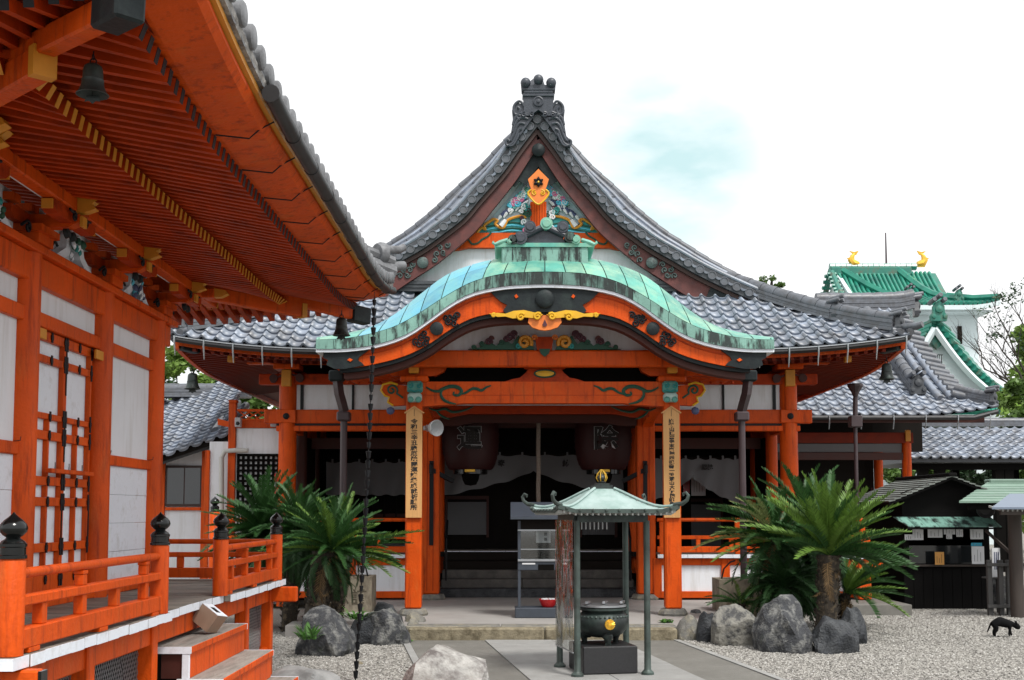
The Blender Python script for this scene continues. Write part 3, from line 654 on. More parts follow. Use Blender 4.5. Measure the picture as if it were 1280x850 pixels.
# ---- bracket complexes, carvings
def bracket(y, corner=0):
    bs = MB(); bs.b2((XW-.12, y-.12, 3.336), (XW+.14, y+.12, 3.40)); bs.b2((XW-.15, y-.15, 3.40), (XW+.17, y+.15, 3.445))
    br = bs.part('bracket_set', 'verm', sh)
    def arm(y0, y1, x, z0, z1):
        m = MB(); pr = [(y0, z1), (y0, z0+.035), (y0+.05, z0), (y1-.05, z0), (y1, z0+.035), (y1, z1)]
        m.prism([(x-.04, p[0], p[1]) for p in pr], (.08, 0, 0)); m.part('bracket_arm', 'red', br)
    arm(y-.33, y+.33, XW+.01, 3.446, 3.53); arm(y-.36, y+.36, XW+.29, 3.47, 3.55)
    m = MB(); pr = [(XW-.1, 3.53), (XW-.1, 3.446), (XW+.30, 3.446), (XW+.37, 3.48), (XW+.37, 3.53)]
    m.prism([(p[0], y-.045, p[1]) for p in pr], (0, .09, 0)); m.part('bracket_arm', 'verm', br)
    for dy in (-.28, 0, .28):
        for xx in (XW+.01, XW+.29):
            m = MB(); m.b2((xx-.055, y+dy-.055, 3.551), (xx+.055, y+dy+.055, 3.60)); m.part('bearing_block', 'verm', br)
    # yellow ended nose
    m = MB(); pr = [(XW+.30, 3.60), (XW+.30, 3.54), (XW+.40, 3.545), (XW+.47, 3.57), (XW+.44, 3.60), (XW+.49, 3.635), (XW+.44, 3.66), (XW+.30, 3.66)]
    m.prism([(p[0], y-.035, p[1]) for p in pr], (0, .07, 0)); m.part('carved_nose', 'yellow', br)
    m = MB(); m.b2((XW+.371, y-.04, 3.452), (XW+.39, y+.04, 3.52)); m.part('gilt_end', 'yellow', br)
    for s_ in (-1, 1):
        m = MB(); m.b2((XW+.255, y+s_*.36, 3.485), (XW+.325, y+s_*.375, 3.545)); m.part('gilt_end', 'yellow', br)
        m = MB(); m.tube(spiral((XW+.36, y+s_*.10, 3.50), .035, 1.4, 0, Y3, Z3, 16)+[Vector((XW+.36, y+s_*.18, 3.53))], .009, 6); m.part('scroll', 'black', br)
        m = MB(); m.tube(spiral((XW+.10, y+s_*.19, 3.41), .04, 1.3, 0, Y3, Z3, 16)+[Vector((XW+.1, y+s_*.29, 3.40))], .010, 6); m.part('scroll', 'black', br)
        m = MB(); m.lathe([(.0, -.01), (.035, 0), (.03, .03), (0, .04)], (XW+.28, y+s_*.05, 3.40), 10, (1, 0, .2)); m.part('boss', 'gunmetal', br, True)
for i, y in enumerate(CYS): bracket(y)
for i in range(3):
    y = (CYS[i]+CYS[i+1])/2
    wbox(CYS[i]+.17, CYS[i+1]-.17, 3.336, 3.64, XW-.03, XW-.005, 'plaster_panel', 'white', 0)
    m = MB()
    for s_ in (-1, 1):
        T = [(XW, y+s_*t, z) for t, z in ((.07, 3.58), (.13, 3.54), (.17, 3.44), (.30, 3.375), (.36, 3.345))]
        B = [(XW, y+s_*t, z) for t, z in ((.03, 3.56), (.07, 3.50), (.10, 3.41), (.22, 3.340), (.30, 3.338))]
        m.strip(T, B, (.07, 0, 0))
    fl = m.part('frog_leg_strut', 'whitep', sh)
    cols = ('green', 'whitep', 'teal') if i < 2 else ('navy', 'sky', 'whitep')
    for k in range(16):
        m = MB(); c = Vector((XW+.055+random.uniform(0, .05), y+random.uniform(-.13, .13), 3.36+random.uniform(0, .17)))
        rr = random.uniform(.02, .04)
        m.lathe([(0, -rr*.3), (rr*.7, -rr*.2), (rr, .0), (rr*.6, rr*.4), (0, rr*.55)], c, 6, (1, random.uniform(-.6, .6), random.uniform(-.6, .6)))
        m.part('carved_flower', cols[k % 3], fl, False)
# white strip + purlin carrying the rafters
wbox(CYS[0]-.3, CYS[3]+.3, 3.56, 3.61, XW+.235, XW+.27, 'plaster_strip', 'white', 0)
m = MB(); m.b2((-2.93, 5.35, 3.552), (-2.83, 11.02, 3.645), .01); m.part('purlin', 'verm', sh)
for y_ in (5.86, 10.52):
    m = MB(); m.b2((-7.3, y_-.05, 3.553), (-2.72, y_+.05, 3.644), .01); m.part('purlin', 'verm', sh)
    m = MB(); m.prism([(-2.72, y_-.04, 3.64), (-2.62, y_-.04, 3.62), (-2.60, y_-.04, 3.59), (-2.66, y_-.04, 3.56), (-2.72, y_-.04, 3.556)], (0, .08, 0)); m.part('gilt_end', 'yellow', sh)
for y_ in (5.36, 11.02):
    m = MB(); m.b2((-2.935, min(y_, y_+.02*(1 if y_ > 8 else -1)), 3.555), (-2.825, max(y_, y_+.02*(1 if y_ > 8 else -1)), 3.642)); m.part('gilt_end', 'yellow', sh)
# ---- rafters.  Eave edge X=-1.29 (east), Y=4.23 (south) ; corners lift
EX, ES, EN = -1.29, 4.23, 12.15; RO = -.075
def lift(t):                                  # t = distance from a corner along the eave
    return .26*max(0, 1-t/2.3)**2.2
def liftE(y): return lift(min(y-ES, EN-y))
def xraf(x0, z0, x1, z1, y, w, h, nm, tipmat, tipw, me_mat='red'):
    m = MB(); z0 += RO; z1 += RO; m.beam((x0, y, z0), (x1, y, z1), w, h); m.cur = 1
    d = (Vector((x1, y, z1))-Vector((x0, y, z0))).normalized()
    m.beam(Vector((x1, y, z1))+d*.0005, Vector((x1, y, z1))+d*.003, w+.002, h+.002)
    return m.part(nm, [me_mat, tipmat], sh)
sp = .100
y = 5.25
while y < 11.15:
    dcor = min(y-5.22, 11.16-y)
    xi = max(-3.3, -2.24-max(.06, dcor)*1.0) if dcor < 1.0 else -3.3
    lz = .5*liftE(y)
    xraf(xi, 3.80+lz, -2.22, 3.665+lz, y, .040, .072, 'rafter', 'yellow', .1)
    y += sp
y = 4.66
while y < 11.75:
    dcor = min(y-4.52, 11.86-y); xi = -2.30 if dcor > .75 else -1.62-max(.05, dcor)*.9
    lz = .8*liftE(y)
    xraf(xi, 3.765+lz, -1.59, 3.635+lz, y, .042, .068, 'flying_rafter', 'black', .1)
    y += sp
# south and north rafters
def yraf(y0, z0, y1, z1, x, w, h, nm, tipmat):
    m = MB(); z0 += RO; z1 += RO; m.beam((x, y0, z0), (x, y1, z1), w, h); m.cur = 1
    d = (Vector((x, y1, z1))-Vector((x, y0, z0))).normalized(); m.beam(Vector((x, y1, z1))+d*.0005, Vector((x, y1, z1))+d*.003, w+.002, h+.002)
    m.part(nm, ['red', tipmat], sh)
x = -1.75
while x > -4.4:
    lz = .8*lift(-x+EX); dc = max(.06, -1.5-x)
    yraf(min(5.3, 4.56+dc), 3.765+lz, 4.54, 3.635+lz, x, .042, .055, 'flying_rafter', 'black')
    if x < -2.3: yraf(min(6.1, 5.16+max(.06, -2.2-x)), 3.80+lz*.6, 5.16, 3.665+lz*.6, x, .042, .062, 'rafter', 'yellow')
    x -= sp
x = -1.75
while x > -4.4:
    lz = .8*lift(-x+EX); dc = max(.06, -1.5-x)
    yraf(max(11.1, 11.82-dc), 3.765+lz, 11.84, 3.635+lz, x, .05, .085, 'flying_rafter', 'black')
    if x < -2.3: yraf(max(10.2, 11.22-max(.06, -2.2-x)), 3.80+lz*.6, 11.22, 3.665+lz*.6, x, .042, .062, 'rafter', 'yellow')
    x -= .12
# rafter-end battens (kioi) with lift, soffit boards
def sweepE(f, n, y0, y1, nm, mat, sect, par=sh, smooth=False):
    """sect: list of (x,z) closed section; swept along Y with corner lift f(y)"""
    ns = len(sect); vs = []; fs = []
    for i in range(n+1):
        yy = y0+(y1-y0)*i/n; l_ = f(yy)+RO
        vs += [(p[0], yy, p[1]+l_) for p in sect]
    for i in range(n):
        for k in range(ns): fs.append((i*ns+k, i*ns+(k+1) % ns, (i+1)*ns+(k+1) % ns, (i+1)*ns+k))
    fs += [list(range(ns)), list(range(n*ns, n*ns+ns))]
    return MB().add(vs, fs).part(nm, mat, par, smooth)
sweepE(lambda y: .5*liftE(y), 40, 5.16, 11.2, 'eave_batten', 'red', [(-2.36, 3.705), (-2.25, 3.70), (-2.25, 3.735), (-2.36, 3.745)])
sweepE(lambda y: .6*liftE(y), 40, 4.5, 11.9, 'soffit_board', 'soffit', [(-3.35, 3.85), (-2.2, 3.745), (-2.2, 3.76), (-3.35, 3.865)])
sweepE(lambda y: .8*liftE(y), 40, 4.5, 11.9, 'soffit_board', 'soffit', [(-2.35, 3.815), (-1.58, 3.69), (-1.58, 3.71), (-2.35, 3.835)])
fasc = sweepE(lambda y: liftE(y), 60, 4.35, 12.03, 'eave_fascia', 'verm', [(-1.64, 3.672), (-1.56, 3.668), (-1.34, 3.70), (-1.31, 3.735), (-1.31, 3.76), (-1.64, 3.74)], smooth=False)
sweepE(lambda y: liftE(y), 60, 4.33, 12.05, 'eave_line', 'yellow', [(-1.338, 3.765), (-1.285, 3.765), (-1.285, 3.80), (-1.338, 3.80)])
sweepE(lambda y: liftE(y), 60, 4.31, 12.07, 'eave_board', 'stonew', [(-1.34, 3.803), (-1.262, 3.803), (-1.255, 3.845), (-1.34, 3.845)])
# south eave (towards the viewer) and north eave
def sweepS(nm, mat, sect, sgn, yb):
    ns = len(sect); vs = []; fs = []; n = 40
    for i in range(n+1):
        xx = -1.34-3.9*i/n; l_ = lift(EX-xx)+RO
        vs += [(xx, yb-sgn*(p[0]-EX), p[1]+l_) for p in sect]
    for i in range(n):
        for k in range(ns): fs.append((i*ns+k, i*ns+(k+1) % ns, (i+1)*ns+(k+1) % ns, (i+1)*ns+k))
    fs += [list(range(ns)), list(range(n*ns, n*ns+ns))]
    MB().add(vs, fs).part(nm, mat, sh)
for sgn, yb in ((1, ES), (-1, EN)):
    sweepS('eave_fascia', 'verm', [(-1.64, 3.672), (-1.56, 3.668), (-1.34, 3.70), (-1.31, 3.735), (-1.31, 3.76), (-1.64, 3.74)], sgn, yb)
    sweepS('eave_line', 'yellow', [(-1.338, 3.765), (-1.285, 3.765), (-1.285, 3.80), (-1.338, 3.80)], sgn, yb)
    sweepS('eave_board', 'stonew', [(-1.34, 3.803), (-1.262, 3.803), (-1.255, 3.845), (-1.34, 3.845)], sgn, yb)
    if sgn > 0:
        sweepS('soffit_board', 'soffit', [(-2.35, 3.815), (-1.58, 3.69), (-1.58, 3.71), (-2.35, 3.835)], sgn, yb)
        sweepS('soffit_board', 'soffit', [(-3.2, 3.85), (-2.2, 3.745), (-2.2, 3.76), (-3.2, 3.865)], sgn, yb)
        sweepS('eave_batten', 'red', [(-2.36, 3.705), (-2.25, 3.70), (-2.25, 3.735), (-2.36, 3.745)], sgn, yb)
# hip rafters with bronze caps and yellow shoulder
for sgn, yc in ((1, ES), (-1, EN)):
    y_in = yc+sgn*1.95
    m = MB(); m.beam((-3.25, y_in, 3.72+RO), (-2.10, yc+sgn*.80, 3.66+RO), .10, .13, ch=.01); m.part('hip_rafter', 'verm', sh)
    m = MB(); m.beam((-2.10, yc+sgn*.80, 3.66+RO), (-2.06, yc+sgn*.76, 3.66+RO), .106, .136); m.part('gilt_end', 'yellow', sh)
    m = MB(); m.beam((-2.5, yc+sgn*1.2, 3.79+RO), (-1.62, yc+sgn*.33, 3.70+RO), .09, .11, ch=.01); m.part('hip_rafter', 'verm', sh)
    m = MB(); m.beam((-1.66, yc+sgn*.37, 3.71+RO), (-1.50, yc+sgn*.21, 3.695+RO), .13, .17, ch=.012); m.part('hip_cap', 'gunmetal', sh)
# gutter with joints and wire brackets
def gline(y): return 3.765+RO+liftE(y)
seg = np.linspace(5.75, 11.75, 11)
for i in range(10):
    y0, y1 = seg[i], seg[i+1]
    m = MB(); m.tube([(-1.222, y0+.004, gline(y0)), (-1.222, y1-.004, gline(y1))], .042, 14); m.part('gutter', 'gutter', sh, True)
    m = MB(); m.tube([(-1.222, y0-.02, gline(y0)), (-1.222, y0+.025, gline(y0))], .046, 14); m.part('gutter_joint', 'gutter', sh, True)
    m = MB(); yb = (y0+y1)/2
    z = gline(yb); m.tube([(-1.57, yb-.04, z-.108), (-1.40, yb, z-.115), (-1.345, yb+.01, z-.06), (-1.27, yb+.01, z-.02)], .0045, 5); m.part('gutter_bracket', 'black', sh)
# ---- roof: hipped body with rows of round cover tiles
def rz(d): return 3.85+RO+.36*d+.055*d*d         # height by distance from the eave
def roofE(y, d): return Vector((EX-.0-d, y, rz(d)+liftE(y)*max(0, 1-d/2.2)))
RD = 2.9
m = MB()
m.grid(lambda u, v: roofE(ES+.0+(EN-ES)*u, 0)+(roofE(max(ES+RD*v, min(EN-RD*v, ES+(EN-ES)*u)), RD*v)-roofE(ES+(EN-ES)*u, 0))*1.0, 44, 10)
m.grid(lambda u, v: Vector((EX-min(max(5.9*u, RD*v), 5.9), ES+RD*v, rz(RD*v)+lift(5.9*u)*max(0, 1-RD*v/2.2))), 24, 10)
m.grid(lambda u, v: Vector((EX-min(max(5.9*u, RD*v), 5.9), EN-RD*v, rz(RD*v)+lift(5.9*u)*max(0, 1-RD*v/2.2))), 24, 10)
m.part('roof_deck', 'tiled', sh)
# cover-tile rolls (east slope)
me_end = MB(); me_end.lathe([(0, -.012), (.046, -.012), (.056, -.004), (.056, .02), (.050, .02), (.050, .16), (0, .16)], (0, 0, 0), 16, (0, 1, 0)); me_end = me_end.mesh('eave_tile', 'tilen', True)
me_pan = MB(); me_pan.strip([(t*.11, 0, -.03+.035*(1-math.cos(t*1.25))*1.0) for t in np.linspace(-1, 1, 7)], [(t*.11, 0, -.03-.055*(1-t*t)-.012) for t in np.linspace(-1, 1, 7)], (0, .02, 0))
me_pan = me_pan.mesh('eave_pan', 'tilen')
y = ES+.16; spc = .205
while y < EN-.05:
    d1 = min(RD, y-ES-.02, EN-y-.02); 
    pts = [roofE(y, d)+Vector((0, 0, .055)) for d in np.linspace(.02, max(.05, d1), 9)]
    m = MB(); m.tube(pts, .048, 8); m.part('cover_tile_row', 'tilen', sh, True)
    q = roofE(y, -.045)+Vector((0, 0, .06)); inst('eave_tile', me_end, sh, frame(q, -Y3, -X3, Z3) @ Matrix.Scale(1.10, 4))
    q = roofE(y+spc/2, -.03)+Vector((0, 0, .055)); inst('eave_pan', me_pan, sh, frame(q, -Y3, -X3, Z3))
    y += spc
x = EX-.16
while x > -4.9:
    q = Vector((x, ES-.03, rz(0)+.045+lift(EX-x)))
    m = MB(); m.tube([Vector((x, ES+d, rz(d)+.055+lift(EX-x)*max(0, 1-d/2.2))) for d in np.linspace(.02, max(.06, min(RD, EX-x)), 8)], .048, 8); m.part('cover_tile_row', 'tilen', sh, True)
    inst('eave_tile', me_end, sh, frame(q, X3, Y3, Z3)); inst('eave_pan', me_pan, sh, frame(q-X3*spc/2, X3, Y3, Z3))
    x -= spc
x = EX-.16
while x > -3.4:
    q = Vector((x, EN+.03, rz(0)+.045+lift(EX-x))); inst('eave_tile', me_end, sh, frame(q, -X3, -Y3, Z3)); inst('eave_pan', me_pan, sh, frame(q-X3*spc/2, -X3, -Y3, Z3)); x -= spc
# hip ridges and main ridge
for sgn, yc in ((1, ES), (-1, EN)):
    pts = [Vector((EX-d+.02, yc+sgn*(d-.02), rz(d)+.10+lift(0)*max(0, 1-d/2.2))) for d in np.linspace(.0, RD, 12)]
    hr = MB(); hr.tube(pts, .085, 8); hr.part('hip_ridge', 'tilen', sh, True)
    hr = MB(); hr.tube([p+Vector((0, 0, .12)) for p in pts], .06, 8); hr.part('hip_ridge', 'tilen', sh, True)
    o_ = MB(); c = Vector((EX+.03, yc-sgn*.03, rz(0)+.30+lift(0)))
    o_.lathe([(0, -.06), (.10, -.06), (.12, -.03), (.12, .03), (.06, .05), (0, .05)], c+Vector((-.12, sgn*.12, -.02)), 12, (1, -sgn, .1))
    o_.tube([c+Vector((-.14, sgn*.14, .02)), c+Vector((.05, -sgn*.05, .06)), c+Vector((.10, -sgn*.10, .10))], [.045, .045, .04], 10)
    o_.tube([c+Vector((-.10, sgn*.10, -.16)), c+Vector((.10, -sgn*.10, -.10))], .05, 10); o_.tube([c+Vector((-.25, sgn*.05, -.1)), c+Vector((-.06, -sgn*.14, -.1))], .04, 8)
    o_.part('corner_ornament', 'tilen', sh, True)
m = MB(); m.b2((-7.3, ES+RD-.15, rz(RD)-.1), (EX-RD+.1, EN-RD+.15, rz(RD)+.0)); m.part('roof_deck', 'tiled', sh)
rg = MB(); rg.b2((EX-RD-.2, ES+RD-.1, rz(RD)-.05), (EX-RD+.2, EN-RD+.1, rz(RD)+.45)); rg.part('ridge', 'tilen', sh)
# ================================================================ main hall
mh = thing('main_hall', 'vermilion main hall with tall carved gable, curved verdigris copper porch roof and grey tiled roof', 'temple hall', (CX, 19.5, 0))
def H(x): return CX+x
YP, YF = 16.5, 19.5
def bx(p, q, nm, mat, ch=.008, par=None):
    m = MB(); m.b2(p, q, ch); return m.part(nm, mat, par or mh)
SG = (-1, 1)
# ---- posts
for s in SG:
    x = H(1.83*s)
    m = MB(); m.b2((x-.115, YP-.115, .245), (x+.115, YP+.115, 3.40), .022); m.part('porch_post', 'verm', mh)
    m = MB(); m.lathe([(.20, 0), (.21, .03), (.19, .07), (.165, .098)], (x, YP, .148), 8); m.part('plinth', 'stonec', mh)
    x = H(1.80*s)
    m = MB(); m.b2((x-.15, YF-.15, .24), (x+.15, YF+.15, 3.5), .02); m.part('stair_post', 'verm', mh)
    m = MB(); m.lathe([(.24, 0), (.25, .03), (.22, .092)], (x, YF, .148), 8); m.part('plinth', 'stonec', mh)
    # grooves on the stair post
    for dx in (-.05, .05): bx((x+dx-.006, YF-.1535, .3), (x+dx+.006, YF-.1502, 3.1), 'post_groove', 'red', 0)
    x = H(4.22*s)
    m = MB(); m.lathe([(.15, 0), (.15, 3.9)], (x, YF, .04), 20); m.part('corner_post', 'verm', mh, True)
    for y in (20.8, 22.2, 24.0, 26.0):
        m = MB(); m.lathe([(.105, 0), (.105, 3.7)], (x, y, .04), 14); m.part('side_post', 'verm' if s > 0 else 'darkred', mh, True)  # left row coloured darker to stand in for the shade there
    for y in (21.2,):
        m = MB(); m.lathe([(.13, 0), (.13, 3.3)], (H(1.80*s), y, .5), 14); m.part('inner_post', 'verm', mh, True)
# ---- lintels, plaster band
for s in SG:
    a, b = sorted((1.66*s, 4.6*s)); bx((H(a), YF-.10, 3.085), (H(b), YF+.06, 3.315), 'lintel', 'verm', .012)
    a, b = sorted((1.66*s, 4.4*s)); bx((H(a), YF-.07, 3.045), (H(b), YF+.05, 3.0849), 'lintel_strip', 'black', 0)
    bx((H(a), YF-.09, 2.955), (H(b), YF+.05, 3.0448), 'lower_lintel', 'verm', .01)
bx((H(-1.65), YF-.05, 3.13), (H(1.65), YF+.06, 3.315), 'lintel', 'darkred', .012)  # centre bay in darker red, porch shade put into the colour
for a, b in ((-4.1, -1.95), (-1.65, 1.65), (1.95, 4.1)):
    bx((H(a), YF-.02, 3.316), (H(b), YF+.03, 3.74), 'plaster_panel', 'white', 0)
bx((H(-4.7), YF-.10, 3.741), (H(4.7), YF+.08, 3.92), 'head_beam', 'red', .012)
for s in SG:
    for xx, w in ((3.12, .035), (3.98, .05)):
        bx((H(s*xx-w/2), YF-.05, 3.10), (H(s*xx+w/2), YF-.021, 3.738), 'panel_bar', 'black', 0)
    # boss and beam end at the corner post
    m = MB(); m.lathe([(.055, 0), (.05, .02), (.0, .035)], (H(4.22*s), YF-.16, 3.2), 12, (0, -1, 0)); m.part('nail_cover', 'black', mh, True)
    m = MB(); m.b2((H(4.22*s)-.16, YF-.158, 3.09), (H(4.22*s)+.16, YF-.102, 3.31), .008); m.part('lintel_cap', 'verm', mh)
    # bracket on the corner post: ochre shaft and carved nose
    m = MB(); m.b2((H(4.22*s)-.08, YF-.20, 3.70), (H(4.22*s)+.08, YF-.12, 3.98), .01); m.part('gilt_bracket', 'yellow', mh)
    m = MB(); m.b2((H(4.22*s)-.22, YF-.22, 3.99), (H(4.22*s)+.22, YF+.2, 4.08), .015); m.part('bearing_block', 'verm', mh)
    for t in SG:
        c = (H(4.22*s)+t*.22, YF-.14, 3.84)
        m = MB(); m.tube(spiral(c, .075, 1.4, 0 if t > 0 else math.pi, X3*t, Z3, 22)+[Vector(c)+Vector((t*-.2, 0, .08))], .016, 6); m.part('carved_nose', 'brownred', mh, True)
        m = MB(); m.lathe([(.07, 0), (.07, .05)], (c[0], c[1]+.02, c[2]), 14, (0, -1, 0)); m.part('carved_nose', 'darkred', mh)
bx((H(-4.9), YF-.14, 4.081), (H(4.9), YF+.02, 4.17), 'purlin', 'verm', .01)
# side walls: lintel, plaster, boards
for s in SG:
    x = H(4.22*s)
    bx((x-.05, YF+.17, 2.96), (x+.05, 27, 3.30), 'side_lintel', 'verm'); bx((x-.03, YF+.17, 3.301), (x+.03, 27, 3.74), 'plaster_panel', 'white', 0)
    bx((x-.06, YF+.17, 3.742), (x+.06, 27, 4.1), 'head_beam', 'red', 0)
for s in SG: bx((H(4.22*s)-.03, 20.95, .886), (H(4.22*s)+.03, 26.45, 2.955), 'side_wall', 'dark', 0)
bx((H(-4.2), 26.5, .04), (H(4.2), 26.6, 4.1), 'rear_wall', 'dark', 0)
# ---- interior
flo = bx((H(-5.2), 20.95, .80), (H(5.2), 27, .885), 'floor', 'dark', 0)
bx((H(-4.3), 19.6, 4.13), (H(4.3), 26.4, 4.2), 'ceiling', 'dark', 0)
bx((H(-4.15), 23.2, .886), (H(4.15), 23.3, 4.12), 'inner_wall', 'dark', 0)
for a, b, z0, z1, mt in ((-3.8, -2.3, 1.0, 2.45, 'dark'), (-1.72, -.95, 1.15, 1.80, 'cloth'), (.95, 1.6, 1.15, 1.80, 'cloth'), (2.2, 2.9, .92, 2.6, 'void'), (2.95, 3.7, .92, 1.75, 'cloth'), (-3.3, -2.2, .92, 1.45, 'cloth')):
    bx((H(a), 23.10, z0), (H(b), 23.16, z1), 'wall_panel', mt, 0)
    bx((H(a)-.05, 23.08, z0-.05), (H(a)-.002, 23.17, z1+.05), 'panel_frame', 'darkred', 0); bx((H(b)+.002, 23.08, z0-.05), (H(b)+.05, 23.17, z1+.05), 'panel_frame', 'darkred', 0)
    bx((H(a)-.05, 23.08, z1+.052), (H(b)+.05, 23.17, z1+.12), 'panel_frame', 'darkred', 0)
for i in range(7):
    x = H(-3.7+i*.24); bx((x-.012, 23.06, 1.45), (x+.012, 23.09, 2.45), 'lattice_bar', 'dark', 0)
for i in range(5): bx((H(-3.8), 23.07, 1.45+i*.22), (H(-2.2), 23.085, 1.47+i*.22), 'lattice_bar', 'dark', 0)
bx((H(-1.8), 20.9, 3.12), (H(1.8), 21.1, 3.30), 'inner_lintel', 'darkred', 0)
for s in SG: bx((H(min(1.95*s, 4.1*s)), 21.15, 2.75), (H(max(1.95*s, 4.1*s)), 21.25, 2.95), 'inner_lintel', 'darkred', 0)
# ---- stairs
for k in range(5):
    z1 = .148+(k+1)*.146; y0 = 19.92+k*.25
    nst = 2; x0, x1 = H(-1.66), H(1.66); cut = x0+(.42 if k % 2 else .60)*(x1-x0)
    for a, b in ((x0, cut-.004), (cut+.004, x1)):
        m = MB(); m.b2((a, y0, z1-.146+.001), (b, y0+.30 if k < 4 else 21.0, z1), .008); m.part('stair_stone' if k < 3 else 'stair_board', 'stoned' if k == 0 else 'dark' if k > 2 else 'stairstone', mh)
# white painted board ends along the deck edge
def boards(x0, x1, y, n):
    for i in range(n):
        a = x0+(x1-x0)*i/n; b = x0+(x1-x0)*(i+1)/n-.006
        m = MB(); m.b2((a, y, .842), (b, y+.02, .90)); m.cur = 1; m.b2((a, y+.0205, .845), (b, y+1.0, .903)); m.part('deck_board', ['whitep', 'deckwood'], mh)
boards(H(-1.66), H(1.66), 21.02, 12)
for s in SG:
    a, b = sorted((H(1.97*s), H(5.45*s)))
    boards(a, b, 19.26, 14)
    # apron: vermilion frame with white panels
    bx((a, 19.34, .72), (b, 19.42, .84), 'deck_beam', 'verm'); bx((a, 19.34, .18), (b, 19.42, .29), 'ground_beam', 'verm')
    bx((a, 19.375, .291), (b, 19.40, .719), 'apron_panel', 'white', 0)
    for t in (1.97, 3.1, 4.2, 5.3):
        bx((H(t*s)-.07, 19.325, .181), (H(t*s)+.07, 19.335+.08, .8395), 'apron_post', 'verm')
    # railing
    bx((a, 19.31, .93), (b, 19.39, 1.03), 'bottom_rail', 'verm', .008); bx((a, 19.32, 1.15), (b, 19.38, 1.21), 'middle_rail', 'verm', .006)
    m = MB(); m.tube([(a, 19.35, 1.47), (b, 19.35, 1.47)], .032, 10); m.part('top_rail', 'verm', mh, True)
    for t in np.arange(2.1, 5.4, .55):
        bx((H(t*s)-.035, 19.325, 1.031), (H(t*s)+.035, 19.375, 1.149), 'baluster', 'verm', .004)
    for t in (2.05, 3.3, 4.5, 5.38): bx((H(t*s)-.04, 19.315, .9035), (H(t*s)+.04, 19.385, 1.44), 'railing_post', 'verm', .006)
    m = MB()
    for t in np.linspace(2.1, 5.3, 4): m.b2((H(t*s)-.09, 19.40, .60), (H(t*s)+.09, 20.9, .75))
    m.part('joist', 'darkred', mh)
# deck end at the right on its own post and pad
bx((H(5.30)-.10, 18.98, .18), (H(5.30)+.10, 19.18, 1.22), 'end_post', 'verm', .012)
bx((H(4.6), 19.0, .70), (H(5.66), 19.17, .835), 'end_beam', 'verm', .012)
boards(H(4.72), H(5.5), 18.94, 4)
pad = bx((H(4.75), 18.1, -.05), (H(5.75), 19.6, .17), 'pad', 'concd', .01)
# iron stair rails and black hinge-like fittings on the stair posts
for s in SG:
    x = H(1.80*s)
    m = MB(); m.b2((x-s*.02-.035, YF-.172, 1.05), (x-s*.02+.035, YF-.1545, 2.45), .004); m.part('iron_strap', 'black', mh)
    m = MB(); m.beam((x-s*.02, YF-.19, 2.30), (x-s*.36, YF+.15, 2.12), .045, .07); m.part('iron_bracket', 'black', mh)
    m = MB(); m.lathe([(.04, 0), (.04, .14), (.02, .17)], (x-s*.02, YF-.20, 2.24), 10); m.part('iron_bracket', 'black', mh)
    m = MB(); m.tube([(x-s*.25, YF+.12, .45), (x-s*.25, YF+.12, 1.15), (x-s*.25, YF+.5, 1.45)], .02, 8); m.part('iron_rail', 'black', mh, True)
# ---------------------------------------------------------------- karahafu porch
YK = 15.3; sK = YK/F
KX = lambda px: P(px, 430, YK).x-CX
kb = [(390, 436), (432, 435.5), (471, 430), (509, 417), (535, 400), (561, 381), (587, 367), (626, 358), (660, 355.5), (681, 355)]
def sym(pts, c=681):
    L = [(P(px, py, YK).x-CX, P(px, py, YK).z) for px, py in pts]
    L = [(x if x < 0 else 0, z) for x, z in L]; L[-1] = (0.0, L[-1][1])
    return curve(L+[(-x, z) for x, z in L[:-1]][::-1])
k0 = sym(kb)                                                     # underside of the copper
k1 = sym([(390, 425), (432, 423), (468, 416), (496, 407), (525, 391), (556, 371), (587, 354), (626, 343), (660, 340.5), (681, 340)])
k2 = sym([(390, 423), (432, 417), (468, 407), (496, 391), (525, 368), (556, 345), (587, 332), (626, 323), (660, 320), (681, 319)])
kl = sym([(390, 458), (432, 459), (471, 453), (509, 442), (535, 429), (561, 411), (587, 397), (613, 390.5), (650, 388), (681, 388)])
KW = 3.05
NK = 46
xsK = [(-KW+2*KW*i/NK) for i in range(NK+1)]
porch = MB()
# white fillet under the copper edge
porch.strip([(H(x), YK+.02, k0(x)-.001) for x in xsK], [(H(x), YK+.02, k0(x)-.042) for x in xsK], (0, .5, 0))
kr = porch.part('porch_roof', 'whitep', mh)
# lower dark band, in sheets
def seg_x(n): return [(-KW+2*KW*i/n, -KW+2*KW*(i+1)/n) for i in range(n)]
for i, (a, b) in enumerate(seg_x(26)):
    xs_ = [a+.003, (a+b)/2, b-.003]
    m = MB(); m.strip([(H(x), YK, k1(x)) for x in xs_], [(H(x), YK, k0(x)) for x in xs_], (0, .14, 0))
    m.part('copper_edge_sheet', 'copperd' if 9 < i < 18 else 'coppers', kr)
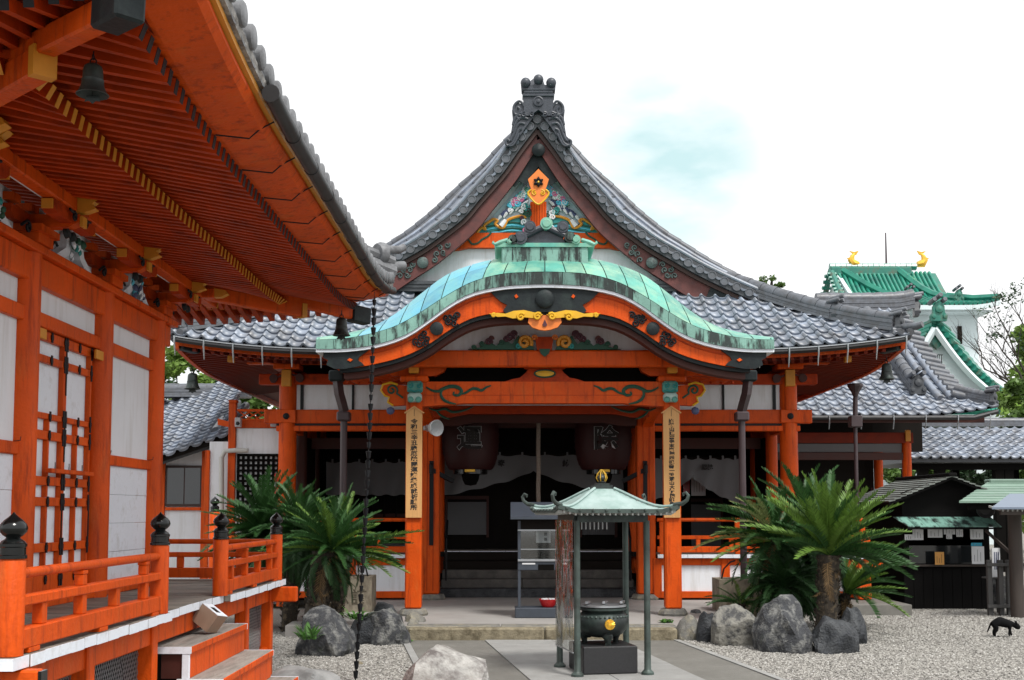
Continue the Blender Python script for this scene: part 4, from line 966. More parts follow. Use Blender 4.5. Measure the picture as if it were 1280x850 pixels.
# upper band: roof surface curling back, diagonal seams
def ktop(x, v):       # v 0..1 : from the edge back
    e = k1(x); t = CAMZ+(k2(x)-CAMZ)*1.040+.01
    return Vector((H(x*(1+.038*v)+CX*.038*v), YK+.012+.62*v, e+(t-e)*(1.3*v-.3*v*v)))
rows_ = [(0, .5), (.5, 1.0)]
for i, (a, b) in enumerate(seg_x(22)):
    for j, (v0, v1) in enumerate(rows_):
        def sk(v): return -.10*v*(1 if (a+b) > 0 else -1)*-1
        m = MB(); g_ = .007
        def fn(u, v, a=a, b=b, v0=v0, v1=v1):
            x = a+g_+(b-a-2*g_)*u; vv = v0+.012+(v1-v0-.024)*v; sgn = 1 if x > 0 else -1
            x = x-sgn*.13*vv*min(1, abs(x)/.4)*min(1, (KW-abs(x))/.5)
            return ktop(max(-KW, min(KW, x)), vv)+Vector((0, -.004*(1-j), .004*(1-j)))
        m.grid(fn, 3, 3); mid = (a+b)/2
        m.part('copper_sheet', 'copperb' if (mid < -.75 and mid > -2.6) else 'copper', kr)
m = MB(); m.grid(lambda u, v: ktop(-KW+2*KW*u, v)-Vector((0, -.01, .012)), 44, 6); m.part('copper_underlay', 'copperd', kr)
# rest of the porch roof running back into the hall roof
def kback(x, v):
    q = ktop(x, .99)
    return Vector((q.x, q.y+3.4*v, q.z+.14*v-.05*(1-v)**3*0-.02))
m = MB(); m.grid(lambda u, v: kback(-KW+2*KW*u, v), 30, 8); m.part('copper_roof', 'copper', kr, True)
for s in SG:
    m = MB(); m.grid(lambda u, v: Vector((H(s*KW*(1 if u < .99 else .99)), YK+.05+4.1*v, k0(KW)-.04+u*(k1(KW)-k0(KW)+.08))), 1, 4); m.part('copper_end', 'coppers', kr)
# soffit
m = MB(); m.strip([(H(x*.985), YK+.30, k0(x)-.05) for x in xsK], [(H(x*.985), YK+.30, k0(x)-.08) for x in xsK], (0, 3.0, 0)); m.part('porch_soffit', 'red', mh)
for i in range(22):
    y = YK+.55+i*.17
    if y > 18.3: break
    m = MB(); xx = [q for q in xsK if abs(q) < 3.0]
    m.strip([(H(x), y, k0(x)-.081) for x in xx], [(H(x), y, k0(x)-.14) for x in xx], (0, .07, 0)); m.part('curved_rafter', 'verm', mh)
# bargeboard: orange with gunmetal ends and centre
def board(x0, x1, mat, nm, y=YK+.10, t=.12, top=lambda x: k0(x)-.043, bot=lambda x: kl(x), n=20, par=None):
    xs_ = [x0+(x1-x0)*i/n for i in range(n+1)]
    m = MB(); m.strip([(H(x), y, top(x)) for x in xs_], [(H(x), y, bot(x)) for x in xs_], (0, t, 0)); return m.part(nm, mat, par or mh)
bb = board(-2.80, 2.80, 'verm', 'bargeboard', n=50)
board(-2.75, 2.75, 'gunmetal', 'bargeboard_lip', y=YK+.13, t=.16, top=lambda x: kl(x)-.001, bot=lambda x: kl(x)-.05, n=50, par=bb)
board(-2.70, 2.70, 'darkred', 'bargeboard_lip', y=YK+.22, t=.2, top=lambda x: kl(x)-.051, bot=lambda x: kl(x)-.13, n=50, par=bb)
for yy, dz0, dz1 in ((YK+.085, .085, .10),):
    board(-2.6, 2.6, 'red', 'bargeboard_moulding', y=yy, t=.014, top=lambda x: k0(x)-dz0, bot=lambda x: k0(x)-dz1, n=44, par=bb)
def plate(pts, y, t, nm, mat, par=None):        # outline in pixels at depth y, extruded away from the viewer
    m = MB(); m.prism([P(a, b, y) for a, b in pts], (0, t, 0)); return m.part(nm, mat, par or mh)
def mir(pts, c=681): return [(2*c-a, b) for a, b in pts][::-1]
cpl = [(610, 361)]+[(a, b) for a, b in ((626, 359.5), (645, 358), (665, 357), (681, 356.5))]
cbl = [(681, 390), (650, 390), (632, 391.5), (629, 388), (634, 381), (626, 377), (619, 371)]
pts = cpl+mir(cpl[:-1])+mir(cbl[1:])+cbl
plate(pts, YK+.06, .039, 'centre_plate', 'gunmetal', bb)
m = MB(); m.lathe([(.125, 0), (.125, .03), (.11, .045), (.06, .055), (0, .058)], P(681, 374, YK+.06), 24, (0, -1, 0)); m.part('boss', 'gunmetal', bb, True)
for sx in (0, 1):
    f_ = (lambda q: q) if sx == 0 else mir
    plate(f_([(404, 440), (432, 439.5), (461, 437), (456, 441), (449, 446), (447, 450), (452, 453), (455, 456.5), (432, 461), (418, 461), (408, 456), (410, 450), (404, 447)]), YK+.06, .039, 'end_plate', 'gunmetal', bb)
    for q in ([(441, 449.5), (437, 447.5), (434, 450), (438, 452)], [(645, 373), (643, 370), (645.5, 367.5), (648, 371)]):
        plate(f_(q), YK+.045, .014, 'end_plate_stud', 'verm', bb)
    # dark foliate mount half way along the board
    cxm, cym = (546, 411) if sx == 0 else (2*681-546, 411)
    m = MB(); m.lathe([(.09, 0), (.09, .03), (.05, .045), (0, .048)], P(cxm, cym, YK+.09), 16, (0, -1, 0)); mount = m.part('foliate_mount', 'gunmetal', bb, True)
    for (dx, dy) in ((-26, 16), (-19, 10), (-22, 19), (-12, 13), (-15, 6), (14, -9), (21, -13), (26, -17), (17, -15), (22, -7), (12, -14), (-13, 18)):
        dx = dx if sx == 0 else -dx
        m = MB(); c = P(cxm+dx, cym+dy, YK+.085); m.tube(spiral(c, .05, 1.3, random.uniform(0, 6), X3, Z3, 14), .013, 5); m.part('foliate_scroll', 'black', mount)
# pendant under the centre: gold fronds and orange drop
def fr_px(pts, w, nm, mat, y, par=None):
    m = MB(); m.tube([P(a, b, y) for a, b in pts], w, 6); return m.part(nm, mat, par or mh, True)
pen = plate([(661, 397), (668, 394), (694, 394), (701, 397), (702, 403), (697, 409), (688, 412), (681, 413), (674, 412), (665, 409), (660, 403)], YK+.075, .06, 'gable_pendant', 'orangep')
plate([(681, 399), (678, 406), (679.5, 408), (682.5, 408), (684, 406)], YK+.060, .014, 'pendant_eye', 'plum', pen)
for sx in (0, 1):
    f_ = (lambda q: q) if sx == 0 else (lambda q: [(1362-a, b) for a, b in q])
    plate((lambda q: q if sx == 0 else q[::-1])(f_([(611, 392), (622, 391), (632, 392), (642, 388.5), (655, 387.5), (668, 390.5), (679, 393), (671, 398), (655, 396.5), (641, 398), (632, 395.5), (622, 396)])), YK+.045, .03, 'gold_frond', 'goldp', pen)
    for (c, r_) in (((651, 396), .045), ((672, 395.5), .042), ((617, 394), .02)):
        c = f_([c])[0]; m = MB(); m.tube(spiral(P(*c, YK+.035), r_*1.25, 1.4, 0, X3*(1 if sx else -1), Z3, 18), .017, 6); m.part('gold_scroll', 'goldp', pen, True)
# ---- tympanum behind: white panel, carved foliage, upper beam
YT = 16.25
tx = [(-1.75+3.5*i/30) for i in range(31)]
m = MB(); m.strip([(H(x), YT+.05, max(3.78, kl(x*.93)+.02)) for x in tx], [(H(x), YT+.05, 3.72) for x in tx], (0, .05, 0)); m.part('tympanum', 'white', mh)
bx((H(-1.95), YT-.08, P(0, 459, YT).z), (H(1.95), YT+.08, P(0, 438.5, YT).z), 'upper_beam', 'verm', .02)
cv = plate([(669, 421), (692, 421), (690, 436), (685, 443), (677, 443), (671, 436)], YT-.10, .05, 'carved_strut', 'red')
plate([(674, 436), (688, 436), (686, 442), (681, 446), (676, 442)], YT-.12, .019, 'strut_tip', 'green', cv)
for sx in (0, 1):
    f_ = (lambda q: q) if sx == 0 else (lambda q: [(1362-a, b) for a, b in q])
    rv = (lambda q: f_(q) if sx == 0 else f_(q)[::-1])
    plate(rv([(585, 436.5), (600, 434), (612, 427), (620, 432), (630, 424), (640, 430), (648, 419), (655, 428), (662, 424), (668, 437)]), YT-.06, .06, 'carved_leafage', 'green', cv)
    for (c, r_, mt) in (((656, 428), .10, 'yellow'), ((638, 421), .055, 'plum'), ((642, 417), .045, 'plum'), ((633, 424), .045, 'plum'), ((611, 427), .05, 'plum'), ((614, 423), .035, 'brownred'), ((627, 428), .035, 'green'), ((592, 434), .03, 'green'), ((668, 422), .04, 'orangep'), ((602, 430), .035, 'green'), ((648, 433), .04, 'teal')):
        c = f_([c])[0]; m = MB(); m.tube(spiral(P(*c, YT-.09), r_, 1.5, .5, X3*(1 if sx else -1), Z3, 20), r_*.22+.006, 6); m.part('carved_scroll', mt, cv, True)
# ---- gap with frog-leg strut, main rainbow beam
YR = YP-.02
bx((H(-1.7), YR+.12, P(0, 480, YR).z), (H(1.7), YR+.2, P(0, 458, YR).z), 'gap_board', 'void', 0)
fl = plate([(628, 478), (640, 474), (650, 472), (657, 466), (660, 462), (655, 460), (707, 460), (702, 462), (705, 466), (712, 472), (722, 474), (734, 478)], YR-.06, .12, 'frog_leg_strut', 'red')
m = MB(); m.tube([P(681+13*math.cos(t), 467+4.5*math.sin(t), YR-.07) for t in np.linspace(0, 6.283, 20)], .012, 5); m.part('strut_outline', 'green', fl)
m = MB(); m.lathe([(.0, .02), (.13, .01), (.14, -.01), (0, -.02)], P(681, 467, YR-.065), 18, (0, -1, 0)); o = m.part('strut_crest', 'goldp', fl, True)
o.data.transform(Matrix.Translation(P(681, 467, 0)*0+Vector((0, 0, 0))))
for v in o.data.vertices: v.co.z = P(681, 467, YR).z+(v.co.z-P(681, 467, YR).z)*.36
zb0, zb1 = P(0, 506, YP).z, P(0, 478, YP).z
xsb = [(-1.715+3.43*i/24) for i in range(25)]
m = MB(); m.strip([(H(x), YP-.10, zb1) for x in xsb], [(H(x), YP-.10, zb0-.03*max(0, (abs(x)-1.2)/.5)+(.015 if abs(x) < 1.2 else 0)) for x in xsb], (0, .2, 0)); mb_ = m.part('rainbow_beam', 'verm', mh)
m = MB(); m.strip([(H(x), YP-.105, zb0+.13) for x in xsb], [(H(x), YP-.105, zb0+.125) for x in xsb], (0, .004, 0)); m.part('beam_line', 'red', mb_)
def scrollset(par, y, sx, pts, w=.030, mat='green'):
    q = [(a if sx == 0 else 1356-a, b) for a, b in pts]
    m = MB(); n = len(q); m.tube([P(a, b, y) for a, b in q], [w*(.35+.65*math.sin(math.pi*min(1, (i+.6)/(n-.2)))) for i in range(n)], 6); m.part('painted_scroll', mat, par, True)
def smooth2(pts, k=4):
    out = []
    for i in range(len(pts)-1):
        p0, p1, p2, p3 = pts[max(0, i-1)], pts[i], pts[i+1], pts[min(len(pts)-1, i+2)]
        for j in range(k):
            t = j/k; out.append(tuple(.5*((2*p1[d])+(-p0[d]+p2[d])*t+(2*p0[d]-5*p1[d]+4*p2[d]-p3[d])*t*t+(-p0[d]+3*p1[d]-3*p2[d]+p3[d])*t**3) for d in (0, 1)))
    return out+[pts[-1]]
for sx in (0, 1):
    scrollset(mb_, YP-.108, sx, smooth2([(533, 484), (540, 488), (548, 489), (554, 486), (563, 483), (572, 484), (577, 489), (573, 494), (567, 493), (568, 489.5)]))
    scrollset(mb_, YP-.108, sx, smooth2([(554, 486), (551, 492), (554, 499), (561, 503), (570, 505)]), .024)
    scrollset(mb_, YP-.108, sx, smooth2([(574, 493), (582, 491), (590, 486), (596, 486), (602, 488), (608, 484), (614, 482)]), .024)
# lower arched beams deeper in
for y, z1, z0 in ((YP+1.0, P(0, 507, 17.5).z, P(0, 521, 17.5).z), (YF-.02, P(0, 520, YF).z, P(0, 533, YF).z)):
    xq = [(-1.64+3.28*i/24) for i in range(25)]
    m = MB(); m.strip([(H(x), y-.16 if y > 19 else y, z1) for x in xq], [(H(x), y-.16 if y > 19 else y, z0+.05*(1 if abs(x) < 1.15 else max(0, 1-(abs(x)-1.15)/.2))) for x in xq], (0, .14, 0)); o = m.part('arched_beam', 'red' if y < 19 else 'darkred', mh)  # rear beam takes the darker red in place of deep porch shade
    if y < 19:
        for sx in (0, 1):
            scrollset(o, y-.008, sx, smooth2([(536, 510), (545, 513), (556, 511), (566, 515), (580, 513), (592, 508)]), .024)
            scrollset(o, y-.008, sx, smooth2([(545, 513), (552, 520), (562, 524)]), .020)
for s in SG:     # tie beams from porch posts back to the stair posts
    m = MB(); x = H(1.82*s)
    m.strip([(x-.08, YP+.12+t*2.73, 3.30+.12*math.sin(math.pi*t)) for t in np.linspace(0, 1, 13)], [(x-.08, YP+.12+t*2.73, 3.02+.16*math.sin(math.pi*t)) for t in np.linspace(0, 1, 13)], (.16, 0, 0)); m.part('tie_beam', 'verm', mh)
# capital blocks, ochre brackets, carved heads, side noses at the porch posts
for s in SG:
    x = H(1.83*s); px0 = 518.5 if s < 0 else 838.0
    bx((x-.20, YP-.17, 3.44), (x+.20, YP+.17, 3.53), 'bearing_block', 'verm', .02)
    m = MB(); m.prism([(x+a, YP-.07, z) for a, z in ((-.45, 3.66), (-.42, 3.60), (-.30, 3.535), (.30, 3.535), (.42, 3.60), (.45, 3.66))], (0, .14, 0)); m.part('bracket_arm', 'verm', mh)
    for a in (-.36, 0, .36): bx((x+a-.09, YP-.10, 3.661), (x+a+.09, YP+.10, 3.73), 'bearing_block', 'red', .01)
    bx((x-.07, YP-.22, 3.56), (x+.07, YP-.10, 3.80), 'gilt_bracket', 'yellow', .012)
    bx((x-.55, YP-.09, 3.731), (x+.55, YP+.09, 3.80), 'bracket_cap', 'verm', .01)
    # lion head
    c = P(px0, 491, YP-.2)
    m = MB(); m.b2(c+Vector((-.11, -.02, .0)), c+Vector((.11, .10, .17)), .03); hd = m.part('carved_head', 'tealp', mh, True)
    m = MB(); m.b2(c+Vector((-.10, -.05, -.13)), c+Vector((.10, .08, -.001)), .03); m.part('head_muzzle', 'tealpale', hd, True)
    for q in SG:
        m = MB(); m.lathe([(.045, 0), (.03, .025), (0, .03)], c+Vector((q*.055, -.052, -.10)), 10, (0, -1, 0)); m.part('head_curl', 'tealp', hd, True)
        m = MB(); m.tube([c+Vector((q*.10, -.025, .02)), c+Vector((q*.05, -.035, .035)), c+Vector((0, -.03, .015))], .012, 6); m.part('head_brow', 'teal', hd, True)
        m = MB(); m.tube(spiral(c+Vector((q*.06, -.025, .10)), .045, 1.2, 0, X3, Z3, 12), .012, 5); m.part('head_curl', 'teal', hd)
    # side nose
    q = -1 if s < 0 else 1
    m = MB(); o2 = [(0, .12), (.12, .13), (.22, .16), (.33, .13), (.36, .05), (.30, -.03), (.24, -.05), (.26, -.12), (.18, -.17), (.0, -.16)]
    m.prism([(x+q*(.118+a), YP-.06, c.z+b) for a, b in o2], (0, .12, 0)); ns = m.part('side_nose', 'verm', mh)
    m = MB(); m.tube([(x+q*(.118+a), YP-.075, c.z+b) for a, b in o2[1:-1]], .016, 6); m.part('nose_outline', 'goldp', ns, True)
    m = MB(); m.tube(spiral((x+q*.32, YP-.07, c.z+.05), .085, 1.4, 1.2, X3*q, Z3, 18)+[Vector((x+q*.16, YP-.07, c.z-.06))], .016, 6); m.part('nose_scroll', 'green', ns, True)
    m = MB(); m.lathe([(0, -.02), (.06, 0), (.04, .03), (0, .04)], (x+q*.34, YP-.04, c.z-.24), 8, (0, -1, .2)); m.part('carved_flower', 'navy', ns, True)
    # beam from porch post out under the curved roof end
    bx((min(x, x+s*1.15), YP-.06, 3.74), (max(x, x+s*1.15), YP+.06, 3.86), 'porch_purlin', 'verm', .012)
    m = MB(); m.strip([(x+s*(.25+t*1.0), YP+.05, 3.86+.05*t) for t in np.linspace(0, 1, 8)], [(x+s*(.25+t*1.0), YP+.05, 3.55+.2*t*t) for t in np.linspace(0, 1, 8)], (0, .05, 0)); m.part('wing_board', 'verm', mh)
    for i in range(5):
        m = MB(); m.lathe([(.022, 0), (.022, .05), (0, .06)], (x+s*(.5+i*.17), YP+1.6, 3.62), 8, (0, -1, 0)); m.part('rafter_stud', 'red', mh)
# ---- copper ridge box on the porch roof
ZR = P(0, 325, YK+.3).z
def pbox(x0, x1, y0, y1, py0, py1, nm, mat, ch=.01, par=None):
    a, b = P(x0, py1, y0), P(x1, py0, y0); return bx((a.x, y0, a.z), (b.x, y1, b.z), nm, mat, ch, par)
rb = pbox(627, 735, YK+.35, YK+1.2, 308, 333, 'porch_ridge', 'coppers', .015)
for xa in (641, 676, 711, 722):
    pbox(xa-.6, xa+.6, YK+.338, YK+.36, 309, 325, 'ridge_seam', 'bronze', 0, rb)
m = MB()
xr = np.linspace(-1, 1, 17)
T = [(P(681+63*t, 303.5-1.5*abs(t)**3*0+(2.5 if abs(t) > .93 else 0), YK+.33)) for t in xr]; B = [P(681+(61 if abs(t) > .9 else 63)*t, 308.5, YK+.33) for t in xr]
m.strip(T, B, (0, .9, 0)); m.part('ridge_cap', 'copper', rb)
for s in SG:
    m = MB(); m.tube([P(681+s*46, 300, YK+.36), P(681+s*56, 303, YK+.34), P(681+s*62, 305.5, YK+.33), P(681+s*65, 303.5, YK+.33), P(681+s*64, 301.5, YK+.33)], [.03, .03, .024, .018, .012], 8); m.part('ridge_scroll', 'copper', rb, True)
on = plate([(655, 306), (660, 296), (681, 284), (703, 296), (708, 306)], YK+.38, .25, 'porch_ornament', 'oniga', rb)
m = MB(); m.tube([P(657, 294, YK+.35), P(681, 282.5, YK+.35), P(706, 294, YK+.35)], .045, 8); m.part('ornament_cap', 'oniga', rb, True)
for (a, b, r_, mt) in ((664, 284, .062, 'oniga'), (683, 280, .066, 'copper'), (702, 284, .062, 'oniga'), (653, 298, .070, 'oniga'), (644, 300, .052, 'copperd'), (710, 297, .058, 'copperd'), (717, 300, .05, 'copper'), (641, 302, .035, 'copper')):
    m = MB(); c = P(681+(a-681)*1.08, b-1, YK+.30); r_ *= 1.3; m.lathe([(r_*.6, -.015), (r_*.75, 0), (r_, 0), (r_, .25), (0, .25)], c, 16, (0, 1, 0)); m.lathe([(0, -.006), (r_*.55, -.004), (r_*.55, .02)], c, 12, (0, 1, 0)); m.part('ornament_roll', mt, rb, True)
# ---------------------------------------------------------------- main hall roof
YE, WE, ZE = 18.0, 5.80, 4.16               # front eave, half width at the eave, eave height
YV = 19.85                                  # plane of the gable verge
vp = [(1010, 395), (959, 374), (931, 362), (901, 348.5), (872, 334), (846, 319), (818, 303), (793, 285), (768, 265), (752, 246), (736.5, 228.7), (718, 207), (701.6, 183.5), (686, 163), (672.5, 145)]
vl = [(P(a, b, YV).x-CX, P(a, b, YV).z) for a, b in vp]; vl[-1] = (0.0, vl[-1][1])
Vz = curve(sorted(vl))                      # verge height by |x'|
def elift(t): return .22*max(0, 1-t/2.6)**2.0
Hd = curve([(-.3, ZE-.16), (0, ZE), (.9, 4.66), (1.8, 5.20), (2.7, 5.78), (3.4, 6.25)])
def roofF(x, d):                            # front skirt: x' and distance from eave
    return Vector((H(x), YE+d, Hd(d)+elift(WE-abs(x))*max(0, 1-d/2.4)))
def sideZ(x):                               # body of the side slopes
    ax = abs(x); d = WE-ax
    a = Hd(d); b = Vz(ax)+.06
    t = min(1, max(0, (d-1.6)/.9)); t = t*t*(3-2*t)
    return a*(1-t)+b*t if d > 1.6 else a
# decks
m = MB()
m.grid(lambda u, v: roofF((-WE+2.75*v)*(1-2*u), 2.75*v)-Vector((0, 0, .03)), 40, 12)
for s in SG:
    def fs_(u, v, s=s):
        d = WE*v; y0 = YE+min(d, 2.75) if d < 2.75 else YV+.9
        y = y0+(30-y0)*u; l_ = elift(y-YE)*max(0, 1-d/2.4)
        return Vector((H(s*(WE-d)), y, sideZ(WE-d)+l_-.03))
    m.grid(fs_, 24, 30)
m.part('roof_deck', 'tiled', mh)
# pan tiles of the front skirt
TW, TL = .226, .285
tm = tile_mesh('roof_tile', TW, TL+.03, 'tile')
mats = []
r_ = 0; d = TL*.80
dd = [0.0]
while dd[-1] < 2.75:
    sl = (Hd(dd[-1]+.1)-Hd(dd[-1]))/.1; dd.append(dd[-1]+TL/math.sqrt(1+sl*sl))
for k in range(len(dd)-1):
    d0, d1 = dd[k], dd[k+1]                 # tile lower edge at d0, upper at d1
    n = int((WE)/TW)
    for i in range(-n-1, n+2):
        x = i*TW
        if abs(x) > WE-d1+.20: continue
        lo, up = roofF(x, d0-.03), roofF(x, d1-.03)
        yv = (lo-up).normalized(); rx = (roofF(x+.1, d0)-roofF(x-.1, d0)).normalized(); zv = rx.cross(-yv).normalized()
        if zv.z < 0: zv = -zv
        xv = yv.cross(zv).normalized()
        if k > 0 and abs(x) < 2.2: continue # under the porch roof
        mats.append(frame(up, xv, yv, zv))
tile_field(mh, mats, tm, 'roof_tile', 295, key=lambda q: (abs(q.translation.x-CX) < 2.7, q.translation.y+random.random()*.01))
# eave: tile-end strip, fascia, gutter, brackets
def sweepX(nm, mat, sect, x0=-WE, x1=WE, n=60, smooth=False, par=None, yb=YE, lf=1.0):
    ns = len(sect); vs = []; fs = []
    for i in range(n+1):
        x = x0+(x1-x0)*i/n; l_ = elift(WE-abs(x))*lf
        vs += [(H(x), yb+p[0], p[1]+l_) for p in sect]
    for i in range(n):
        for k in range(ns): fs.append((i*ns+k, i*ns+(k+1) % ns, (i+1)*ns+(k+1) % ns, (i+1)*ns+k))
    fs += [list(range(ns)), list(range(n*ns, n*ns+ns))]
    return MB().add(vs, fs).part(nm, mat, par or mh, smooth)
sweepX('eave_board', 'tiled', [(-.03, ZE-.05), (.06, ZE-.05), (.06, ZE), (-.03, ZE)])
sweepX('eave_fascia', 'verm', [(.05, ZE-.15), (.12, ZE-.15), (.12, ZE-.051), (.05, ZE-.051)], -WE+.12, WE-.12)
for a, b in ((-WE+.1, -2.95), (2.95, WE-.1)):
    sweepX('gutter', 'gutter', [(-.13, ZE-.04), (-.14, ZE-.085), (-.09, ZE-.12), (-.04, ZE-.115), (-.025, ZE-.06), (-.035, ZE-.06), (-.05, ZE-.105), (-.09, ZE-.108), (-.125, ZE-.08), (-.12, ZE-.04)], a, b, 24)
    sweepX('gutter_lip', 'silver', [(-.145, ZE-.045), (-.125, ZE-.045), (-.125, ZE-.03), (-.145, ZE-.03)], a, b, 24)
for s in SG:
    for k in range(7):
        x = s*(2.95+k*.455); l_ = elift(WE-abs(x))
        m = MB(); m.tube([(H(x), YE-.15, ZE-.03+l_), (H(x), YE-.152, ZE-.13+l_), (H(x), YE-.11, ZE-.24+l_), (H(x), YE-.09, ZE-.33+l_)], [.014, .014, .012, .006], 6); m.part('gutter_bracket', 'silver', mh, True)
# soffit and rafters
def sof(x, d): return Vector((H(x), YE+d, ZE-.17+.13*d+elift(WE-abs(x))*max(0, 1-d/1.9)))
m = MB(); m.grid(lambda u, v: sof((-WE+.1+1.5*v)*(1-2*u), .1+1.5*v)+Vector((0, 0, .05)), 50, 5)
for s in SG:
    m.grid(lambda u, v, s=s: Vector((H(s*(WE-.1-1.5*v)), YE+.1+1.5*v+(12-1.5*v)*u, ZE-.12+.13*(.1+1.5*v)+elift(.1+1.5*v+12*u)*max(0, 1-1.5*v/1.9))), 26, 5)
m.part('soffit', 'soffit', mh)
x = -5.45
while x < 5.5:
    if abs(x) > 2.2:
        dmax = min(1.55, WE-abs(x)+.02)
        for (d0, d1, nm, zo) in ((.14, min(.85, dmax), 'flying_rafter', 0), (.70, dmax, 'rafter', -.055)):
            if d1-d0 < .1: continue
            m = MB(); m.beam(sof(x, d0)+Vector((0, 0, zo)), sof(x, d1)+Vector((0, 0, zo)), .055, .07); m.part(nm, 'soffit', mh)
    x += .145
for s in SG:
    y = YE+.4
    while y < 23.5:
        d1 = min(1.55, y-YE)
        def sf(d): return Vector((H(s*(WE-d)), y, ZE-.17+.13*d+elift(y-YE)*max(0, 1-d/1.9)))
        m = MB(); m.beam(sf(.14), sf(d1), .055, .07); m.part('rafter', 'soffit', mh); y += .15
    m = MB(); m.beam((H(s*4.25), YF-.05, ZE-.05), (H(s*(WE-.22)), YE+.22, ZE-.10+.21), .12, .15, ch=.01); m.part('hip_rafter', 'verm', mh)
    m = MB(); m.beam((H(s*(WE-.36)), YE+.36, ZE-.14+.2), (H(s*(WE-.14)), YE+.14, ZE-.12+.22), .17, .22, ch=.015); m.part('hip_cap', 'gunmetal', mh)
    # side fascia
    m = MB(); n = 30; T = []; B = []
    for i in range(n+1):
        y = YE+.1+12*i/n; l_ = elift(y-YE); T.append((H(s*(WE-.05)), y, ZE-.04+l_)); B.append((H(s*(WE-.05)), y, ZE-.20+l_))
    m.strip(T, B, (-s*.07, 0, 0)); m.part('eave_fascia', 'verm', mh)
    m = MB(); m.strip([(a+s*.09, b, c+.05) for a, b, c in T], [(a+s*.09, b, c+.002) for a, b, c in T], (-s*.12, 0, 0)); m.part('eave_board', 'tiled', mh)
    # ochre block near the corner
    q = sof(s*4.95, .5); bx((q.x-.05, q.y-.05, q.z-.13), (q.x+.05, q.y+.05, q.z-.02), 'gilt_end', 'yellow', .006)
# ---- stacked tile ridges
def ridge(path, w, h, layers, nm='hip_ridge', mat='tiler', top=True, par=None, capr=None):
    """stack of thin courses along a path with a round cap; returns the part"""
    path = [Vector(p) for p in path]; rd = None
    for k in range(layers):
        m = MB(); ww = w*(1-.10*k/layers)*(1.0 if k % 2 == 0 else .93); z0 = h*k/layers; z1 = h*(k+1)/layers-.004
        L = []; Rr = []
        vs = []
        for i, p in enumerate(path):
            t = path[min(i+1, len(path)-1)]-path[max(i-1, 0)]; t.z = 0; t.normalize(); n_ = Vector((t.y, -t.x, 0))
            vs += [p+n_*ww/2+Z3*z0, p+n_*(ww/2-.004)+Z3*z1, p-n_*(ww/2-.004)+Z3*z1, p-n_*ww/2+Z3*z0]
        fs = [(i*4+a, i*4+(a+1) % 4, (i+1)*4+(a+1) % 4, (i+1)*4+a) for i in range(len(path)-1) for a in range(4)]+[(0, 1, 2, 3), tuple((len(path)-1)*4+a for a in (3, 2, 1, 0))]
        m.add(vs, fs); o = m.part(nm if rd is None else 'ridge_course', mat, rd or par or mh)
        rd = rd or o
    if top:
        cr = capr or w*.42; acc = 0
        # cap tiles as short overlapping barrels
        tot = sum((path[i+1]-path[i]).length for i in range(len(path)-1)); n = max(1, round(tot/.30))
        def at(t):
            t *= tot
            for i in range(len(path)-1):
                l_ = (path[i+1]-path[i]).length
                if t <= l_ or i == len(path)-2: return path[i]+(path[i+1]-path[i])*min(1, t/l_)
                t -= l_
        for k in range(n):
            m = MB(); a, b = at(k/n)+Z3*(h+cr*.2), at((k+1)/n)+Z3*(h+cr*.2)
            m.tube([a, b, b+(b-a).normalized()*.012], [cr*.94, cr*1.04, cr*1.04], 10); m.part('ridge_cap_tile', mat, rd, True)
    return rd
def oni(c, dirv, s, nm='ridge_end_ornament', mat='tiled', par=None):
    """ridge-end tile: shield with horned top, rolls"""
    dirv = Vector((dirv[0], dirv[1], 0)).normalized(); sd = Vector((-dirv.y, dirv.x, 0)); c = Vector(c)
    m = MB(); o2 = [(-.55, 0), (-.62, .25), (-.42, .42), (-.40, .72), (-.2, .92), (0, 1.0), (.2, .92), (.40, .72), (.42, .42), (.62, .25), (.55, 0)]
    m.prism([c+sd*(a*s*.42)+Z3*(b*s*.62) for a, b in o2], dirv*(.16*s))
    b = c+dirv*(.16*s)
    m.lathe([(.13*s, 0), (.11*s, .05*s), (0, .08*s)], b+Z3*.36*s, 12, dirv)
    for q in (-1, 1): m.lathe([(.075*s, 0), (.06*s, .05*s), (0, .06*s)], b+sd*q*.17*s+Z3*.14*s, 10, dirv)
    o = m.part(nm, mat, par or mh, True)
    m = MB()
    for q, l_, z_ in ((0, .22, .72), (-.16, .14, .60), (.16, .14, .60)):
        a = c+sd*q*s+Z3*z_*s-dirv*.2*s; m.tube([a, a+dirv*(.3+l_)*s+Z3*.06*s, a+dirv*(.32+l_)*s+Z3*.064*s], [.075*s, .075*s, .06*s], 10)
    m.part('ornament_roll', 'tiler', o, True)
    return o
